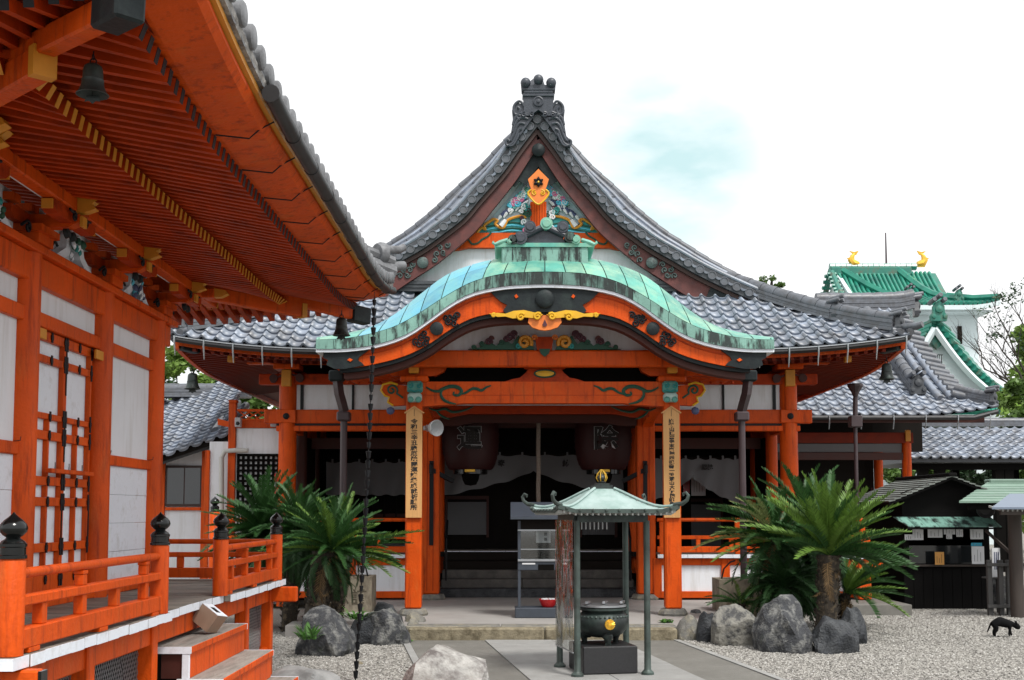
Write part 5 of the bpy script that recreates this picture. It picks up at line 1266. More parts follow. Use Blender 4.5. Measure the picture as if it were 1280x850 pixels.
for s in SG:
    hp = [Vector((H(s*(WE-d)), YE+d, Hd(d)+elift(d)*max(0, 1-d/2.4)+.02)) for d in np.linspace(2.45, .95, 10)]
    ridge(hp, .28, .15, 3); oni(hp[-1]+Vector((s*.03, -.03, .0)), (s, -1), .48)
    hp2 = [Vector((H(s*(WE-d)), YE+d, Hd(d)+elift(d)*max(0, 1-d/2.4)+.015)) for d in np.linspace(1.05, .18, 8)]
    ridge(hp2, .24, .18, 3); oni(hp2[-1]+Vector((s*.03, -.03, -.02)), (s, -1), .46)
    # upturned corner tiles
    m = MB()
    for k in range(6):
        q = Vector((H(s*(WE-.02)), YE+.08+k*.22, ZE+elift(.08+k*.22)+.03)); m.tube([q-X3*s*.25+Z3*.05, q+X3*s*.06], .06, 10)
    for k in range(2):
        q = Vector((H(s*(WE-.02-k*.16)), YE-.02, ZE+elift(0)+.02)); m.tube([q+Y3*.25+Z3*.08, q-Y3*.05], .055, 10)
    m.tube([Vector((H(s*(WE-.3)), YE+.3, ZE+.36)), Vector((H(s*(WE+.08)), YE-.08, ZE+.33)), Vector((H(s*(WE+.14)), YE-.14, ZE+.35))], [.06, .06, .05], 10)
    m.part('corner_tiles', 'tiler', mh, True)
# ---------------------------------------------------------------- gable verge
NV = 40
def vpt(ax, s, nn, y):                       # point offset nn along the outward normal of the verge curve
    e = .02; t = Vector((1, 0, (Vz(ax+e)-Vz(max(0, ax-e)))/(e+min(ax, e)) if ax > e else (Vz(e)-Vz(0))/e)).normalized()
    n_ = Vector((-t.z, 0, t.x))
    if ax < .02: n_ = Vector((0, 0, 1.0))*1.25
    return Vector((H(s*(ax+n_.x*nn)) if ax >= .02 else H(0), y, Vz(ax)+n_.z*nn))
AX1 = 4.05
def vramp(ax): return .42+.58*min(1, ax/1.3)
axs = [AX1*(i/NV) for i in range(NV+1)]
def vstrip(nm, mat, s, n0, y0, n1, y1, a0=0, a1=AX1, n=NV, par=None, kk=0, smooth=False):
    """surface strip (solid) between offsets (n0,y0) and (n1,y1) along one side of the gable"""
    aa = [a0+(a1-a0)*i/n for i in range(n+1)]
    def k(ax): return (1-kk*min(1, ax/AX1))*vramp(ax)
    m = MB(); m.grid(lambda u, v: vpt(aa[round(u*n)], s, (n0+(n1-n0)*v)*k(aa[round(u*n)]), y0+(y1-y0)*v), n, 1); return m.part(nm, mat, par or mh, smooth)
for s in SG:
    # bargeboard (face, underside) with dark lower end
    def bstrip(nm, mat, n0, n1, y0, y1, a0, a1, par=None, n=30):
        f0 = n0 if callable(n0) else (lambda a: n0); f1 = n1 if callable(n1) else (lambda a: n1)
        aa = [a0+(a1-a0)*i/n for i in range(n+1)]
        yo = .005 if s > 0 else 0
        m = MB(); m.strip([vpt(a, s, f0(a), y0+yo) for a in aa], [vpt(a, s, f1(a), y0+yo) for a in aa], (0, y1-y0-.001, 0)); return m.part(nm, mat, par or mh)
    bw_ = lambda a: -.32-.065*min(a, 3.5)
    hb = bstrip('gable_bargeboard', 'brownred', -.13, bw_, YV+.10, YV+.20, .0, AX1, n=44)
    bstrip('bargeboard_moulding', 'darkbrown', -.125, -.19, YV+.04, YV+.099, 0, AX1, hb, 44)
    bstrip('bargeboard_tip', 'gunmetal', -.192, lambda a: bw_(a)-.002, YV+.075, YV+.099, AX1-.95, AX1-.02, hb)
    # round mount and scrolls on the board
    am = 2.15; c = vpt(am, s, -.31, YV+.09)
    m = MB(); m.lathe([(.10, 0), (.10, .03), (.06, .05), (0, .055)], c, 16, (0, -1, 0)); mo = m.part('bargeboard_mount', 'verdplate', hb, True)
    for (da, dn) in ((-.22, 0), (-.30, .07), (-.3, -.06), (-.40, .02), (.22, 0), (.3, .07), (.3, -.07), (.40, .0), (.15, .08), (-.15, -.08)):
        m = MB(); m.tube(spiral(vpt(am+da, s, -.31+dn*.8, YV+.085), .055, 1.3, random.uniform(0, 6), X3, Z3, 14), .014, 5); m.part('mount_scroll', 'verdplate', mo)
    # soffit of the verge
    vstrip('verge_soffit', 'brownred', s, -.10, YV+.05, -.10, YV+.75)
    # tile plate and disc row
    bstrip('verge_tile_bed', 'tiled', .085, -.12, YV-.02, YV+.05, .0, AX1+.05, n=44)
    vstrip('verge_top', 'tiler', s, .085, YV-.02, .10, YV+.10, 0, AX1+.05)
    for nn in (.095,): 
        m = MB(); m.tube([vpt(a, s, .10, YV+.0) for a in axs], .035, 8); m.part('verge_roll', 'tile', mh, True)
    vstrip('verge_slope', 'tile', s, .10, YV+.03, .36, YV+.52, .05, AX1, kk=.35)
    m = MB(); m.tube([vpt(a, s, .37*(1-.35*a/AX1)*vramp(a), YV+.50) for a in axs[1:]], .040, 8); m.part('verge_roll', 'tile', mh, True)
    vstrip('verge_ridge_side', 'tiler', s, .35, YV+.55, .60, YV+.86, .05, AX1, kk=.42)
    # joints of the light slope
    tot = 0; a = .12
    while a < AX1-.05:
        sl = math.hypot(1, (Vz(a+.05)-Vz(a))/.05); 
        m = MB(); m.tube([vpt(a, s, (.105+.26*v)*(1-.35*a/AX1)*vramp(a)+.012, YV+.03+.49*v) for v in (0, .5, 1)], .008, 5); m.part('verge_joint', 'tiled', mh); a += .34/sl
    # bumpy cap silhouettes
    a = .10
    while a < AX1:
        sl = math.hypot(1, (Vz(a+.05)-Vz(a))/.05); a2 = a+.30/sl; k_ = (1-.42*a/AX1)*vramp(a)
        p0, p1 = vpt(a, s, .60*k_, YV+.88), vpt(min(a2, AX1+.1), s, .60*(1-.42*min(a2, AX1)/AX1)*vramp(a2), YV+.88)
        m = MB(); m.tube([p0, p1, p1+(p1-p0).normalized()*.02], [.060, .072, .072], 10); m.part('verge_cap_tile', 'tiler', mh, True); a = a2
# discs: two sides + apex, with crescent pan ends between them
md = MB(); md.lathe([(0, -.018), (.055, -.018), (.060, -.030), (.074, -.030), (.078, -.02), (.078, .05)], (0, 0, 0), 18, (0, 1, 0)); md = md.mesh('verge_disc', 'tiler', True)
mc = MB(); mc.strip([(t*.07, 0, .035-.03*(1-t*t)) for t in np.linspace(-1, 1, 7)], [(t*.07, 0, .010-.045*(1-t*t)) for t in np.linspace(-1, 1, 7)], (0, .05, 0)); mc = mc.mesh('verge_pan_end', 'tile')
inst('verge_disc', md, mh, Matrix.Translation(vpt(0, 1, -.06, YV-.03)))
for s in SG:
    a = .0
    while True:
        sl = math.hypot(1, (Vz(a+.04)-Vz(a))/.04); a += .235/sl
        if a > AX1: break
        q = vpt(a, s, -.02, YV-.03); inst('verge_disc', md, mh, Matrix.Translation(q))
        am = a+.118/sl; ang = math.atan2(vpt(am+.05, s, 0, 0).z-vpt(am-.05, s, 0, 0).z, vpt(am+.05, s, 0, 0).x-vpt(am-.05, s, 0, 0).x)
        if s < 0: ang += math.pi
        inst('verge_pan_end', mc, mh, Matrix.Translation(vpt(am, s, -.01, YV-.045)) @ Matrix.Rotation(-ang, 4, 'Y'))
# main ridge running back
ridge([(H(0), YV+.05, Vz(0)+.05), (H(0), 30, Vz(0)+.05)], .34, .50, 6, 'main_ridge')
# ---- apex ornament
YO = YV-.16
oo = plate([(651, 146), (655, 137), (654, 120), (692, 120), (691, 137), (695, 146), (683, 144), (673, 137), (663, 144)], YO, .22, 'apex_ornament', 'oniga')
for (a, b, c_, d_) in ((653, 693, 116.5, 120), (655, 691, 113, 116), (652, 694, 109.5, 112.5)):
    pbox(a, b, YO-.03, YO+.2, c_, d_, 'ornament_moulding', 'oniga', .008, oo)
m = MB(); m.lathe([(.09, 0), (.09, .03), (.07, .035), (.065, .02), (.03, .02), (.03, .045), (0, .05)], P(673, 127, YO), 18, (0, -1, 0)); m.part('ornament_boss', 'oniga', oo, True)
plate([(652, 113), (651, 103), (657, 100), (661, 106), (667, 106), (670, 98), (676, 98), (679, 106), (685, 106), (689, 100), (695, 103), (694, 113)], YO-.02, .16, 'ornament_crown', 'oniga', oo)
for (a, b) in ((657, 103.5), (673, 99.5), (689, 103.5)):
    m = MB(); m.lathe([(0, -.09)]+[(.09*math.cos(t), .09*math.sin(t)) for t in np.linspace(-1.3, 1.3, 9)]+[(0, .09)], P(a, b, YO-.02), 16); m.part('ornament_ball', 'oniga', oo, True)
for x in (655, 665, 681, 691):
    m = MB(); m.tube(spiral(P(x, 143, YO-.01), .05, 1.3, 0, X3*(1 if x > 673 else -1), Z3, 12), .014, 5); m.part('ornament_curl', 'oniga', oo, True)
for s in SG:
    f_ = lambda q: [(a if s < 0 else 1346-a, b) for a, b in q]
    wing = [(656, 146), (656, 136), (652, 130), (647, 128), (642, 131), (640, 138), (641, 147), (640, 158), (638, 170), (631, 177), (633, 183), (642, 181), (648, 173), (657, 159), (667, 146)]
    w_ = plate(f_(wing) if s < 0 else f_(wing)[::-1], YO+.03, .14, 'ornament_wing', 'oniga', oo)
    for q in ([(655, 133), (651, 127), (646, 128), (642, 134), (643, 142), (648, 143), (650, 137), (647, 134)], [(664, 143), (655, 141), (648, 143), (643, 149), (641, 156)], [(660, 149), (653, 147), (647, 150), (643, 158), (641, 165)],
              [(656, 155), (650, 154), (646, 158), (642, 168), (638, 176)], [(652, 161), (648, 163), (645, 171), (641, 179), (634, 182), (632, 177), (635, 174.5), (637, 177)], [(649, 150), (646, 146), (649, 144), (652, 147)], [(656, 147), (653, 144), (656, 142), (659, 145)], [(649, 167), (645, 176), (641, 181.5), (636, 182)]):
        q = smooth2(q, 3); m = MB(); m.tube([P(a, b, YO+.02) for a, b in f_(q)], .024, 6); m.part('ornament_curl', 'oniga', w_, True)
# ---- gable field
YG = YV+.38
def gplate(pts, y, t, nm, mat, par=None, mirror=False):
    q = [(a if not mirror else 1346-a, b) for a, b in pts]
    if mirror: q = q[::-1]
    return plate(q, y, t, nm, mat, par)
gw = gplate([(480, 352), (673, 150), (866, 352)], YG+.06, .06, 'gable_wall', 'white')
gb = MB(); xq = np.linspace(535, 811, 23)
gb.strip([P(x, 291 if abs(x-673) < 112 else 291+4*(abs(x-673)-112)/26, YG-.06) for x in xq], [P(x, 309.5+(2.5 if abs(x-673) > 95 else 0), YG-.06) for x in xq], (0, .12, 0)); gb = gb.part('gable_beam', 'verm', mh)
for mr_ in (False, True):
    for q, w in (([(560, 300), (567, 306), (575, 303), (580, 298), (586, 300), (590, 305), (597, 304), (603, 299), (610, 295), (614, 290.5)], .018), ([(553, 309), (548, 304), (552, 300), (558, 303), (556, 307)], .015), ([(580, 298), (576, 294.5), (570, 296), (568, 301)], .014)):
        q = smooth2(q, 3); m = MB(); m.tube([P(a if not mr_ else 1346-a, b, YG-.065) for a, b in q], w, 6); m.part('painted_scroll', 'green', gb, True)
    gplate([(536, 328), (532, 318), (540, 316), (544, 310), (560, 311), (556, 318), (548, 322), (546, 330)], YG-.03, .08, 'beam_nose', 'verm', gb, mr_)
# central post, ground panel
gplate([(663, 289), (663, 252), (683, 252), (683, 289)], YG-.05, .06, 'gable_post', 'verm', gw)
for k in range(6): gplate([(664.2+k*3.3, 289), (664.2+k*3.3, 254), (664.9+k*3.3, 254), (664.9+k*3.3, 289)], YG-.054, .0035, 'post_groove', 'red', gw)
gplate([(598, 291), (673, 205), (748, 291)], YG+.02, .03, 'gable_panel', 'skypale', gw)
for mr_ in (False, True):
    pn = gplate([(597, 291), (607, 284), (615, 277), (624, 283), (630, 280), (634, 275), (645, 272), (655, 273), (660, 278), (662, 290)], YG-.01, .03, 'wave_panel', 'teal', gw, mr_)
    for k, yy in enumerate((278, 281.5, 285, 288)):
        q = smooth2([(606+k*1-0, yy+6), (622, yy+3), (640, yy), (658, yy+2.5)], 3); m = MB(); m.tube([P(a if not mr_ else 1346-a, min(b, 290.5), YG-.015) for a, b in q], .014, 5); m.part('wave_line', 'sky' if k % 2 else 'green', pn, True)
    q = smooth2([(596, 291), (602, 285), (607, 287), (605, 282), (612, 277), (617, 274), (622, 276), (619, 280), (624, 284), (630, 284), (634, 276), (642, 272), (652, 270), (658, 272)], 3)
    m = MB(); m.tube([P(a if not mr_ else 1346-a, b, YG-.03) for a, b in q], .026, 6); m.part('gold_edging', 'yellow', pn, True)
    m = MB(); q = [(626, 283), (629, 279), (632, 275)]; m.tube([P(a if not mr_ else 1346-a, b, YG-.035) for a, b in q], [.05, .045, .035], 8); m.part('carved_horn', 'paper', pn, True)
    # navy wing feathers
    for k in range(13):
        a, b = 622+k*2.5, 276-k*1.35-(k % 3)*1.3; m = MB()
        m.tube([P(t if not mr_ else 1346-t, u, YG-.02) for t, u in ((a, b), (a+3, b-5), (a+8, b-9))], [.012, .034, .014], 6); m.part('carved_feather', 'navy' if k % 3 else 'paper', gw, True)
    # cloud scrolls
    for k in range(46):
        t = random.random(); a0 = 636+t*24; b0 = 256-(a0-636)*.98+random.uniform(0, 9)
        if k > 32: a0, b0 = random.uniform(648, 661), random.uniform(257, 272)
        if k > 41: a0, b0 = random.uniform(653, 661), random.uniform(276, 288)
        mt = ('sky', 'paper', 'pink', 'sky', 'copper', 'paper')[k % 6] if k <= 32 else ('green', 'paper', 'plum', 'teal')[k % 4] if k <= 41 else ('pink', 'paper')[k % 2]
        m = MB(); m.tube(spiral(P(a0 if not mr_ else 1346-a0, b0, YG-.03-.03*random.random()), random.uniform(.035, .068), 1.35, random.uniform(0, 6), X3, Z3, 12), .017, 5); m.part('carved_cloud', mt, gw, True)
# gegyo pendant with flower boss
gg = gplate([(673, 211), (680, 218), (686, 224), (684, 231), (682, 236), (687, 240), (684, 247), (678, 251), (673, 256), (668, 251), (662, 247), (659, 240), (664, 236), (662, 231), (660, 224), (666, 218)], YV+.04, .05, 'gable_pendant', 'orangep')
q = [(682, 237), (686, 241), (683, 247), (673, 255.5), (663, 247), (660, 241), (664, 237)]
m = MB(); m.tube([P(a, b, YV+.03) for a, b in smooth2(q, 3)], .016, 6); m.part('pendant_outline', 'goldp', gg, True)
for s in SG: m = MB(); m.tube(spiral(P(673+s*5, 241, YV+.03), .05, 1.3, 0, X3*s, Z3, 14), .012, 5); m.part('pendant_scroll', 'goldp', gg, True)
for k in range(6):
    a = k*math.pi/3+.52; c = P(673, 227.5, YV+.025); m = MB()
    m.tube([c, c+Vector((math.cos(a)*.05, -.01, math.sin(a)*.05)), c+Vector((math.cos(a)*.09, 0, math.sin(a)*.09))], [.02, .032, .012], 8); m.part('flower_petal', 'black', gg, True)
m = MB(); m.lathe([(.022, 0), (.015, .02), (0, .025)], P(673, 227.5, YV-.005), 10, (0, -1, 0)); m.part('flower_centre', 'gold', gg, True)
m = MB(); m.lathe([(.115, 0), (.115, .04), (.10, .055), (.0, .075)], P(673, 188, YV+.07), 22, (0, -1, 0)); m.part('apex_boss', 'gunmetal', mh, True)
gplate([(673, 168), (694, 200), (716, 230), (701, 233), (697, 226), (688, 232), (684, 222), (673, 208), (662, 222), (658, 232), (649, 226), (645, 233), (630, 230), (652, 200)], YV+.16, .03, 'apex_plate', 'gunmetal', mh)
gplate([(673, 157), (691, 186), (655, 186)], YV+.135, .02, 'apex_fill', 'brownred', mh)
# ledge ridge at the foot of the gable
m = MB()
for s in SG:
    a, b = sorted((H(s*1.3), H(s*3.5)))
    for k in range(3): bx((a, YV+.20-.02*k, 5.45+.06*k), (b, YV+.62, 5.505+.06*k), 'foot_ridge', 'tiled', 0)
# ---------------------------------------------------------------- rain pipes of the hall
for s, px, pxb in ((-1, 430, 432), (1, 927, 925)):
    t0 = P(px-10 if s < 0 else px+9, 466, 17.2); ob = [P(px-8*(-s), 470, 17.2), P(px-5*(-s)*1.0, 486, 17.3), P(px, 510, 17.35), P(px, 516, 17.35)]
    m = MB(); c = P(px+s*9, 471, 17.2); m.b2(c+Vector((-.11, -.10, -.07)), c+Vector((.11, .10, .09)), .02); hp = m.part('rain_head', 'gunmetal', mh)
    m = MB(); m.tube([P(px+s*8, 476, 17.2), P(px+s*7, 484, 17.2), P(px+s*6, 492, 17.22), P(px+s*2, 506, 17.3), P(px, 514, 17.35)], .075, 4, True); m.part('offset_pipe', 'pipe', hp)
    m = MB(); c = P(px, 519, 17.35); m.b2(c+Vector((-.10, -.10, -.09)), c+Vector((.10, .10, .05)), .02); m.part('pipe_collar', 'pipe', hp)
    b_ = Vector((P(px, 519, 17.35).x, 17.35, .15)); m = MB(); m.tube([P(px, 524, 17.35), b_], .052, 12); m.part('downpipe', 'pipe', hp, True)
# ================================================================ things in and around the hall
def solid(mb, name, mats, label, cat, group=None, smooth=False):
    return tag(mb.part(name, mats, None, smooth), label, cat, group)
# ---- vertical signboards on the porch posts
def signboard(px, text, label):
    x = P(px, 600, YP).x; t = thing('signboard', label, 'signboard', (x, YP-.15, 1.5), 'votive signboards on the porch posts')
    z0, z1, w = P(0, 647, YP-.14).z, P(0, 509, YP-.14).z, .113
    m = MB(); m.prism([(x-w, YP-.155, z0), (x+w, YP-.155, z0), (x+w, YP-.155, z1-.075), (x, YP-.155, z1), (x-w, YP-.155, z1-.075)], (0, .036, 0)); m.part('board', 'pine', t)
    for s in SG:
        m = MB(); m.beam((x, YP-.15, z1+.008), (x+s*(w+.025), YP-.15, z1-.085), .055, .016, (0, 0, 1)); m.part('board_roof', 'pine', t)
    m = MB(); m.b2((x-.003, YP-.158, z1-.13), (x+.003, YP-.1552, z1-.03)); m.part('tally_mark', 'ink', t)
    n = len(text); zt, zb = z1-.17, z0+.10; pitch = (zt-zb)/n
    for i, ch in enumerate(text):
        q = text_part('inscription', ch, pitch*1.08, 'ink', t, front((x+random.uniform(-.006, .006), YP-.1555, zt-pitch*(i+.5)), 0) @ Matrix.Rotation(random.uniform(-.06, .06), 4, 'Z') @ Matrix.Diagonal((1.18, .92, 1, 1)), .0012, bold=.003)
signboard(518.5, '令和三辛丑歳厄除開運諸縁成就祈願所', 'pale wooden signboard for the year on the porch post beside the white horn speaker')
signboard(838, '比叡山延暦寺末尾張四観音一松洞山大行院龍泉寺', 'pale wooden signboard of the temple name on the porch post behind the incense shelter roof')
# ---- white horn speaker
hs = thing('horn_speaker', 'white round horn loudspeaker fixed beside the left signboard', 'loudspeaker', P(543, 535, YP))
c = P(534, 535, YP-.02); ax = Vector((.62, -.78, -.06)).normalized()
m = MB(); m.lathe([(.05, 0), (.052, .10), (.075, .11), (.078, .15), (.10, .155), (.112, .22), (.118, .225), (.112, .232), (.085, .15), (.03, .08), (0, .075)], c-ax*.02+Vector((.02, 0, 0)), 24, ax); m.part('horn', 'horn', hs, True)
m = MB(); m.b2(c+Vector((-.06, -.01, -.03)), c+Vector((.03, .03, .03)), .005); m.part('bracket', 'horn', hs)
# ---- lanterns, curtains, rope
def lantern(xp, ch, label):
    Y = 20.45; x = H(xp); t = thing('paper_lantern', label, 'lantern', (x, Y, 2.3), 'great red lanterns over the stairs')
    zc = 2.90; pr = []
    for i in range(25):
        a = -1.12+2.24*i/24; r_ = .50*math.cos(a*.86)**.55; z = .56*math.sin(a)/math.sin(1.12)*1.0
        pr.append((r_+(.010 if i % 2 else 0), z))
    m = MB(); m.lathe(pr, (x, Y, zc), 32); m.part('body', 'wine', t, True)
    m = MB(); m.lathe([(.26, -.07), (.30, -.06), (.30, .03), (.26, .05)], (x, Y, zc-.575), 24); m.part('bottom_ring', 'lacq', t, True)
    m = MB(); m.lathe([(0, -.20), (.10, -.18), (.14, -.10), (.16, 0)], (x, Y, zc-.64), 18); m.part('tassel_knob', 'void', t, True)
    m = MB(); m.b2((x-.09, Y-.315, zc-.61), (x+.09, Y-.295, zc-.55), .008); m.part('gilt_label', 'gold', t)
    m = MB(); m.tube([(x, Y, zc+.54), (x, Y, 4.13)], .015, 6); m.part('cord', 'black', t)
    mw = front((x, Y-.545, zc-.06)); text_part('lantern_character', ch, .43, 'paper', t, Matrix.Translation((0, .004, 0)) @ mw, .002, bold=.018); text_part('lantern_character', ch, .43, 'ink', t, Matrix.Translation((0, -.004, 0)) @ mw, .002, bold=.012)
lantern(-1.17, '運', 'large round red paper lantern with the character for luck')
lantern(1.17, '除', 'large round red paper lantern with the character for warding off')
def curtain(x0, x1, y, ztop, sag, label, chars=(), peak=True, nm='curtain', drop=.62):
    t = thing(nm, label, 'curtain', ((x0+x1)/2, y, ztop-.5), 'white drapes in the hall front')
    m = MB(); W = x1-x0
    def fn(u, v):
        x = x0+W*u; d = abs(u-.5)*2; low = drop*(.36+.64*min(1, d**.7)) if peak else drop
        n_ = .025*math.sin(u*34+v*2)+.018*math.sin(u*13+v*4)
        return Vector((x, y+n_*(.4+v), ztop-.03*math.sin(u*math.pi*7)**2-low*v))
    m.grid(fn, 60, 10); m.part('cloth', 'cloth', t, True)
    m = MB(); m.tube([(x0, y, ztop+.01), (x1, y, ztop+.01)], .012, 6); m.part('curtain_rod', 'dark', t)
    for u in np.linspace(.06, .94, 8):
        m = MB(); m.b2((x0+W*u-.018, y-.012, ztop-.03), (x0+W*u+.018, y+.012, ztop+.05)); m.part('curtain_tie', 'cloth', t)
    for u, ch, sz in chars: text_part('curtain_character', ch, sz, 'ink', t, front((x0+W*u, y-.055, ztop-.17)), .001, bold=.006)
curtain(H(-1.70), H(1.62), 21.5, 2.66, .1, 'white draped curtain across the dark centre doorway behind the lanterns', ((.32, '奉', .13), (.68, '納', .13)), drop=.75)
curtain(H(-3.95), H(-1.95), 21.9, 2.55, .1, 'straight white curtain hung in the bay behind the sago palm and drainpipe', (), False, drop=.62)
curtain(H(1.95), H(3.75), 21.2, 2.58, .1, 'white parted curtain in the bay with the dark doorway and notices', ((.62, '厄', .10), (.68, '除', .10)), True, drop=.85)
m = MB(); q = [(H(.02)+.004*math.sin(k), 20.2, 3.3-k*.12) for k in range(16)]; m.tube(q, .038, 8)
solid(m, 'bell_rope', 'rope', 'thick pale bell rope hanging over the stairs between the lanterns', 'rope', smooth=True)
# notices in the right bay
for k, (px, py, w, h, mt, lb) in enumerate(((858, 605, .075, .21, 'redp', 'narrow red notice on the dark door in the right bay'), (873, 607, .17, .24, 'paper', 'white paper notice on the dark door in the right bay'), (916, 600, .15, .40, 'paper', 'long white paper notice hanging beside the drainpipe'))):
    c = P(px, py, 22.0); m = MB(); m.b2(c+Vector((-w, 0, -h))*.8, c+Vector((w*.8, .012, h*.8))); m.cur = 1
    for r_ in range(4): m.b2(c+Vector((-w*.5+r_*w*.3, -.003, -h*.5)), c+Vector((-w*.5+r_*w*.3+.006, -.0005, h*.5)))
    solid(m, 'notice', [mt, 'tiled'], lb, 'notice')
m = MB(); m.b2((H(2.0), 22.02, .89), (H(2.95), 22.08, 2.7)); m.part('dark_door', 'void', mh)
# ---- offering stand on the platform
YS = 16.25
st = thing('offering_stand', 'dark steel offering stand with glass case and slanted top before the stairs', 'stand', (CX, YS, .148))
zb = .148
def sb(x0, x1, y0, y1, z0, z1, nm, mat, ch=.004, par=None): return bx((CX+x0, YS+y0, z0), (CX+x1, YS+y1, z1), nm, mat, ch, par or st)
sb(-.40, .40, -.2, .2, zb+.001, zb+.14, 'base', 'steel', .01)
for x in (-.36, .32):
    for y in (-.16, .12): sb(x, x+.04, y, y+.04, zb+.141, 1.48, 'upright', 'steel')
m = MB(); m.prism([(CX-.46, YS-.30, 1.50), (CX-.46, YS-.30, 1.535), (CX-.46, YS+.25, 1.74), (CX-.46, YS+.25, 1.50)], (.92, 0, 0)); m.part('slanted_top', 'steel', st)
sb(-.36, .36, -.155, .155, 1.36, 1.499, 'head_panel', 'dark', 0)
sb(-.36, .36, -.17, .16, .80, .92, 'offering_box', 'steel', .006); sb(-.36, .36, -.19, .16, .921, .95, 'box_lid', 'silver', .003)
sb(-.08, .14, -.176, -.1701, .80, .88, 'slot', 'void', 0); sb(-.30, -.12, -.176, -.171, .88, .90, 'label_strip', 'paper', 0); sb(.18, .32, -.176, -.171, .88, .90, 'label_strip', 'paper', 0)
sb(-.34, .34, -.15, -.145, .951, 1.355, 'glass_pane', 'glass', 0)
sb(-.33, .33, .10, .13, .951, 1.355, 'case_back', 'dark', 0); sb(-.34, .34, -.155, .1, 1.08, 1.09, 'case_shelf', 'silver', 0)
sb(-.10, .10, .06, .07, 1.17, 1.34, 'case_notice', 'paper', 0)
for k, zz in enumerate((1.29, 1.22)): sb(.01, .05, .052, .0595, zz-.022, zz+.022, 'notice_print', 'tiled', 0)
sb(-.36, .36, -.165, -.152, 1.34, 1.359, 'case_trim', 'silver', 0)
m = MB(); m.lathe([(.07, 0), (.10, .03), (.125, .10), (.13, .11), (.115, .11), (.09, .05), (0, .04)], (CX+.06, YS-.08, zb+.141), 18)
bw = solid(m, 'bowl', 'redp', 'small red bowl holding white coins on the offering stand base', 'bowl', None, True)
m = MB()
for k in range(10): a = k*.63; m.box((CX+.06+.07*math.cos(a), YS-.08+.07*math.sin(a), zb+.245), (.045, .02, .03), Matrix.Rotation(a, 3, 'Z'))
m.part('bowl_contents', 'paper', bw)
# ---- incense shelter on the court path
TH = R(11.5); CO = Vector((.91, 11.78, .0))
isr = thing('incense_shelter', 'small pale green copper roofed incense shelter on four bronze posts', 'shelter', CO); isr.rotation_euler = (0, 0, TH)
MW = Matrix.Translation(CO) @ Matrix.Rotation(TH, 4, 'Z')
def lp(mb, name, mats, par=None, smooth=False):
    o = bpy.data.objects.new(name, mb.mesh(name, mats, smooth)); COL.objects.link(o); o.matrix_basis = MW.copy(); attach(o, par or isr); return o
hw = .355
for sx in SG:
    for sy in SG:
        m = MB(); m.lathe([(.062, 0), (.062, .02), (.045, .035), (.034, .05), (.032, .30), (.034, .31), (.032, .32), (.031, 1.50)], (sx*hw, sy*hw, .016), 14); lp(m, 'post', 'bronzeg', None, True)
for s in SG:
    m = MB(); m.b2((-hw, s*hw-.025, 1.50), (hw, s*hw+.025, 1.58)); lp(m, 'ring_beam', 'bronze'); m = MB(); m.b2((s*hw-.025, -hw+.026, 1.501), (s*hw+.025, hw-.026, 1.579)); lp(m, 'ring_beam', 'bronze')
RW = .61
def rfz(t): return 1.625+.235*(.5+.5*math.cos(math.pi*min(1, t)**.82))**1.12
def cl(x, y):
    c_ = (min(abs(x), abs(y))/RW); return .045*max(0, c_-.72)/.28*max(0, max(abs(x), abs(y))/RW-.5)*2
def roofpt(x, y, o=0): t = max(abs(x), abs(y))/RW; return Vector((x, y, rfz(t)+cl(x, y)+o))
m = MB(); m.grid(lambda u, v: roofpt(RW*(2*u-1), RW*(2*v-1)), 28, 28); m.grid(lambda u, v: roofpt(RW*(2*u-1), RW*(2*v-1), -.03), 12, 12); rf = lp(m, 'roof', 'pale', None, True)
for sx, sy in ((1, 0), (-1, 0), (0, 1), (0, -1)):
    for k in range(1): 
        tt = np.linspace(-RW, RW, 15); m = MB()
        e = [roofpt(sx*RW if sx else t, sy*RW if sy else t) for t in tt]; m.strip([p+Z3*.004+Vector((sx, sy, 0))*.004 for p in e], [p-Z3*.035+Vector((sx, sy, 0))*.004 for p in e], Vector((-sx, -sy, 0))*.02); lp(m, 'eave_band', 'bronzeg', rf)
    for t in np.linspace(-.52, .52, 9):
        q = roofpt(sx*RW if sx else t, sy*RW if sy else t); m = MB(); m.lathe([(.016, 0), (.014, .012), (0, .016)], q+Vector((sx, sy, 0))*.006-Z3*.008, 8, (sx, sy, 0)); lp(m, 'eave_stud', 'bronzeg', rf, True)
    for t in np.linspace(-.54, .54, 20):
        a = roofpt(sx*RW*.97 if sx else t, sy*RW*.97 if sy else t)-Z3*.045; b = Vector((sx*hw*1.05 if sx else t*.97, sy*hw*1.05 if sy else t*.97, 1.60)); m = MB(); m.beam(a, b, .016, .024); lp(m, 'rafter', 'palewood', rf)
for sx in SG:
    for sy in SG:
        q = [roofpt(sx*t, sy*t, .012) for t in np.linspace(.10, RW, 9)]; m = MB(); m.tube(q, .014, 6); lp(m, 'hip_roll', 'pale', rf, True)
        d = Vector((sx, sy, 0)).normalized(); e = roofpt(sx*RW, sy*RW, .0)
        q = [e-d*.06, e+d*.03+Z3*.012, e+d*.08+Z3*.045, e+d*.095+Z3*.09, e+d*.07+Z3*.118, e+d*.04+Z3*.108, e+d*.045+Z3*.085]; m = MB(); m.tube(q, [.022, .022, .019, .017, .016, .013, .010], 8); lp(m, 'corner_scroll', 'bronzeg', rf, True)
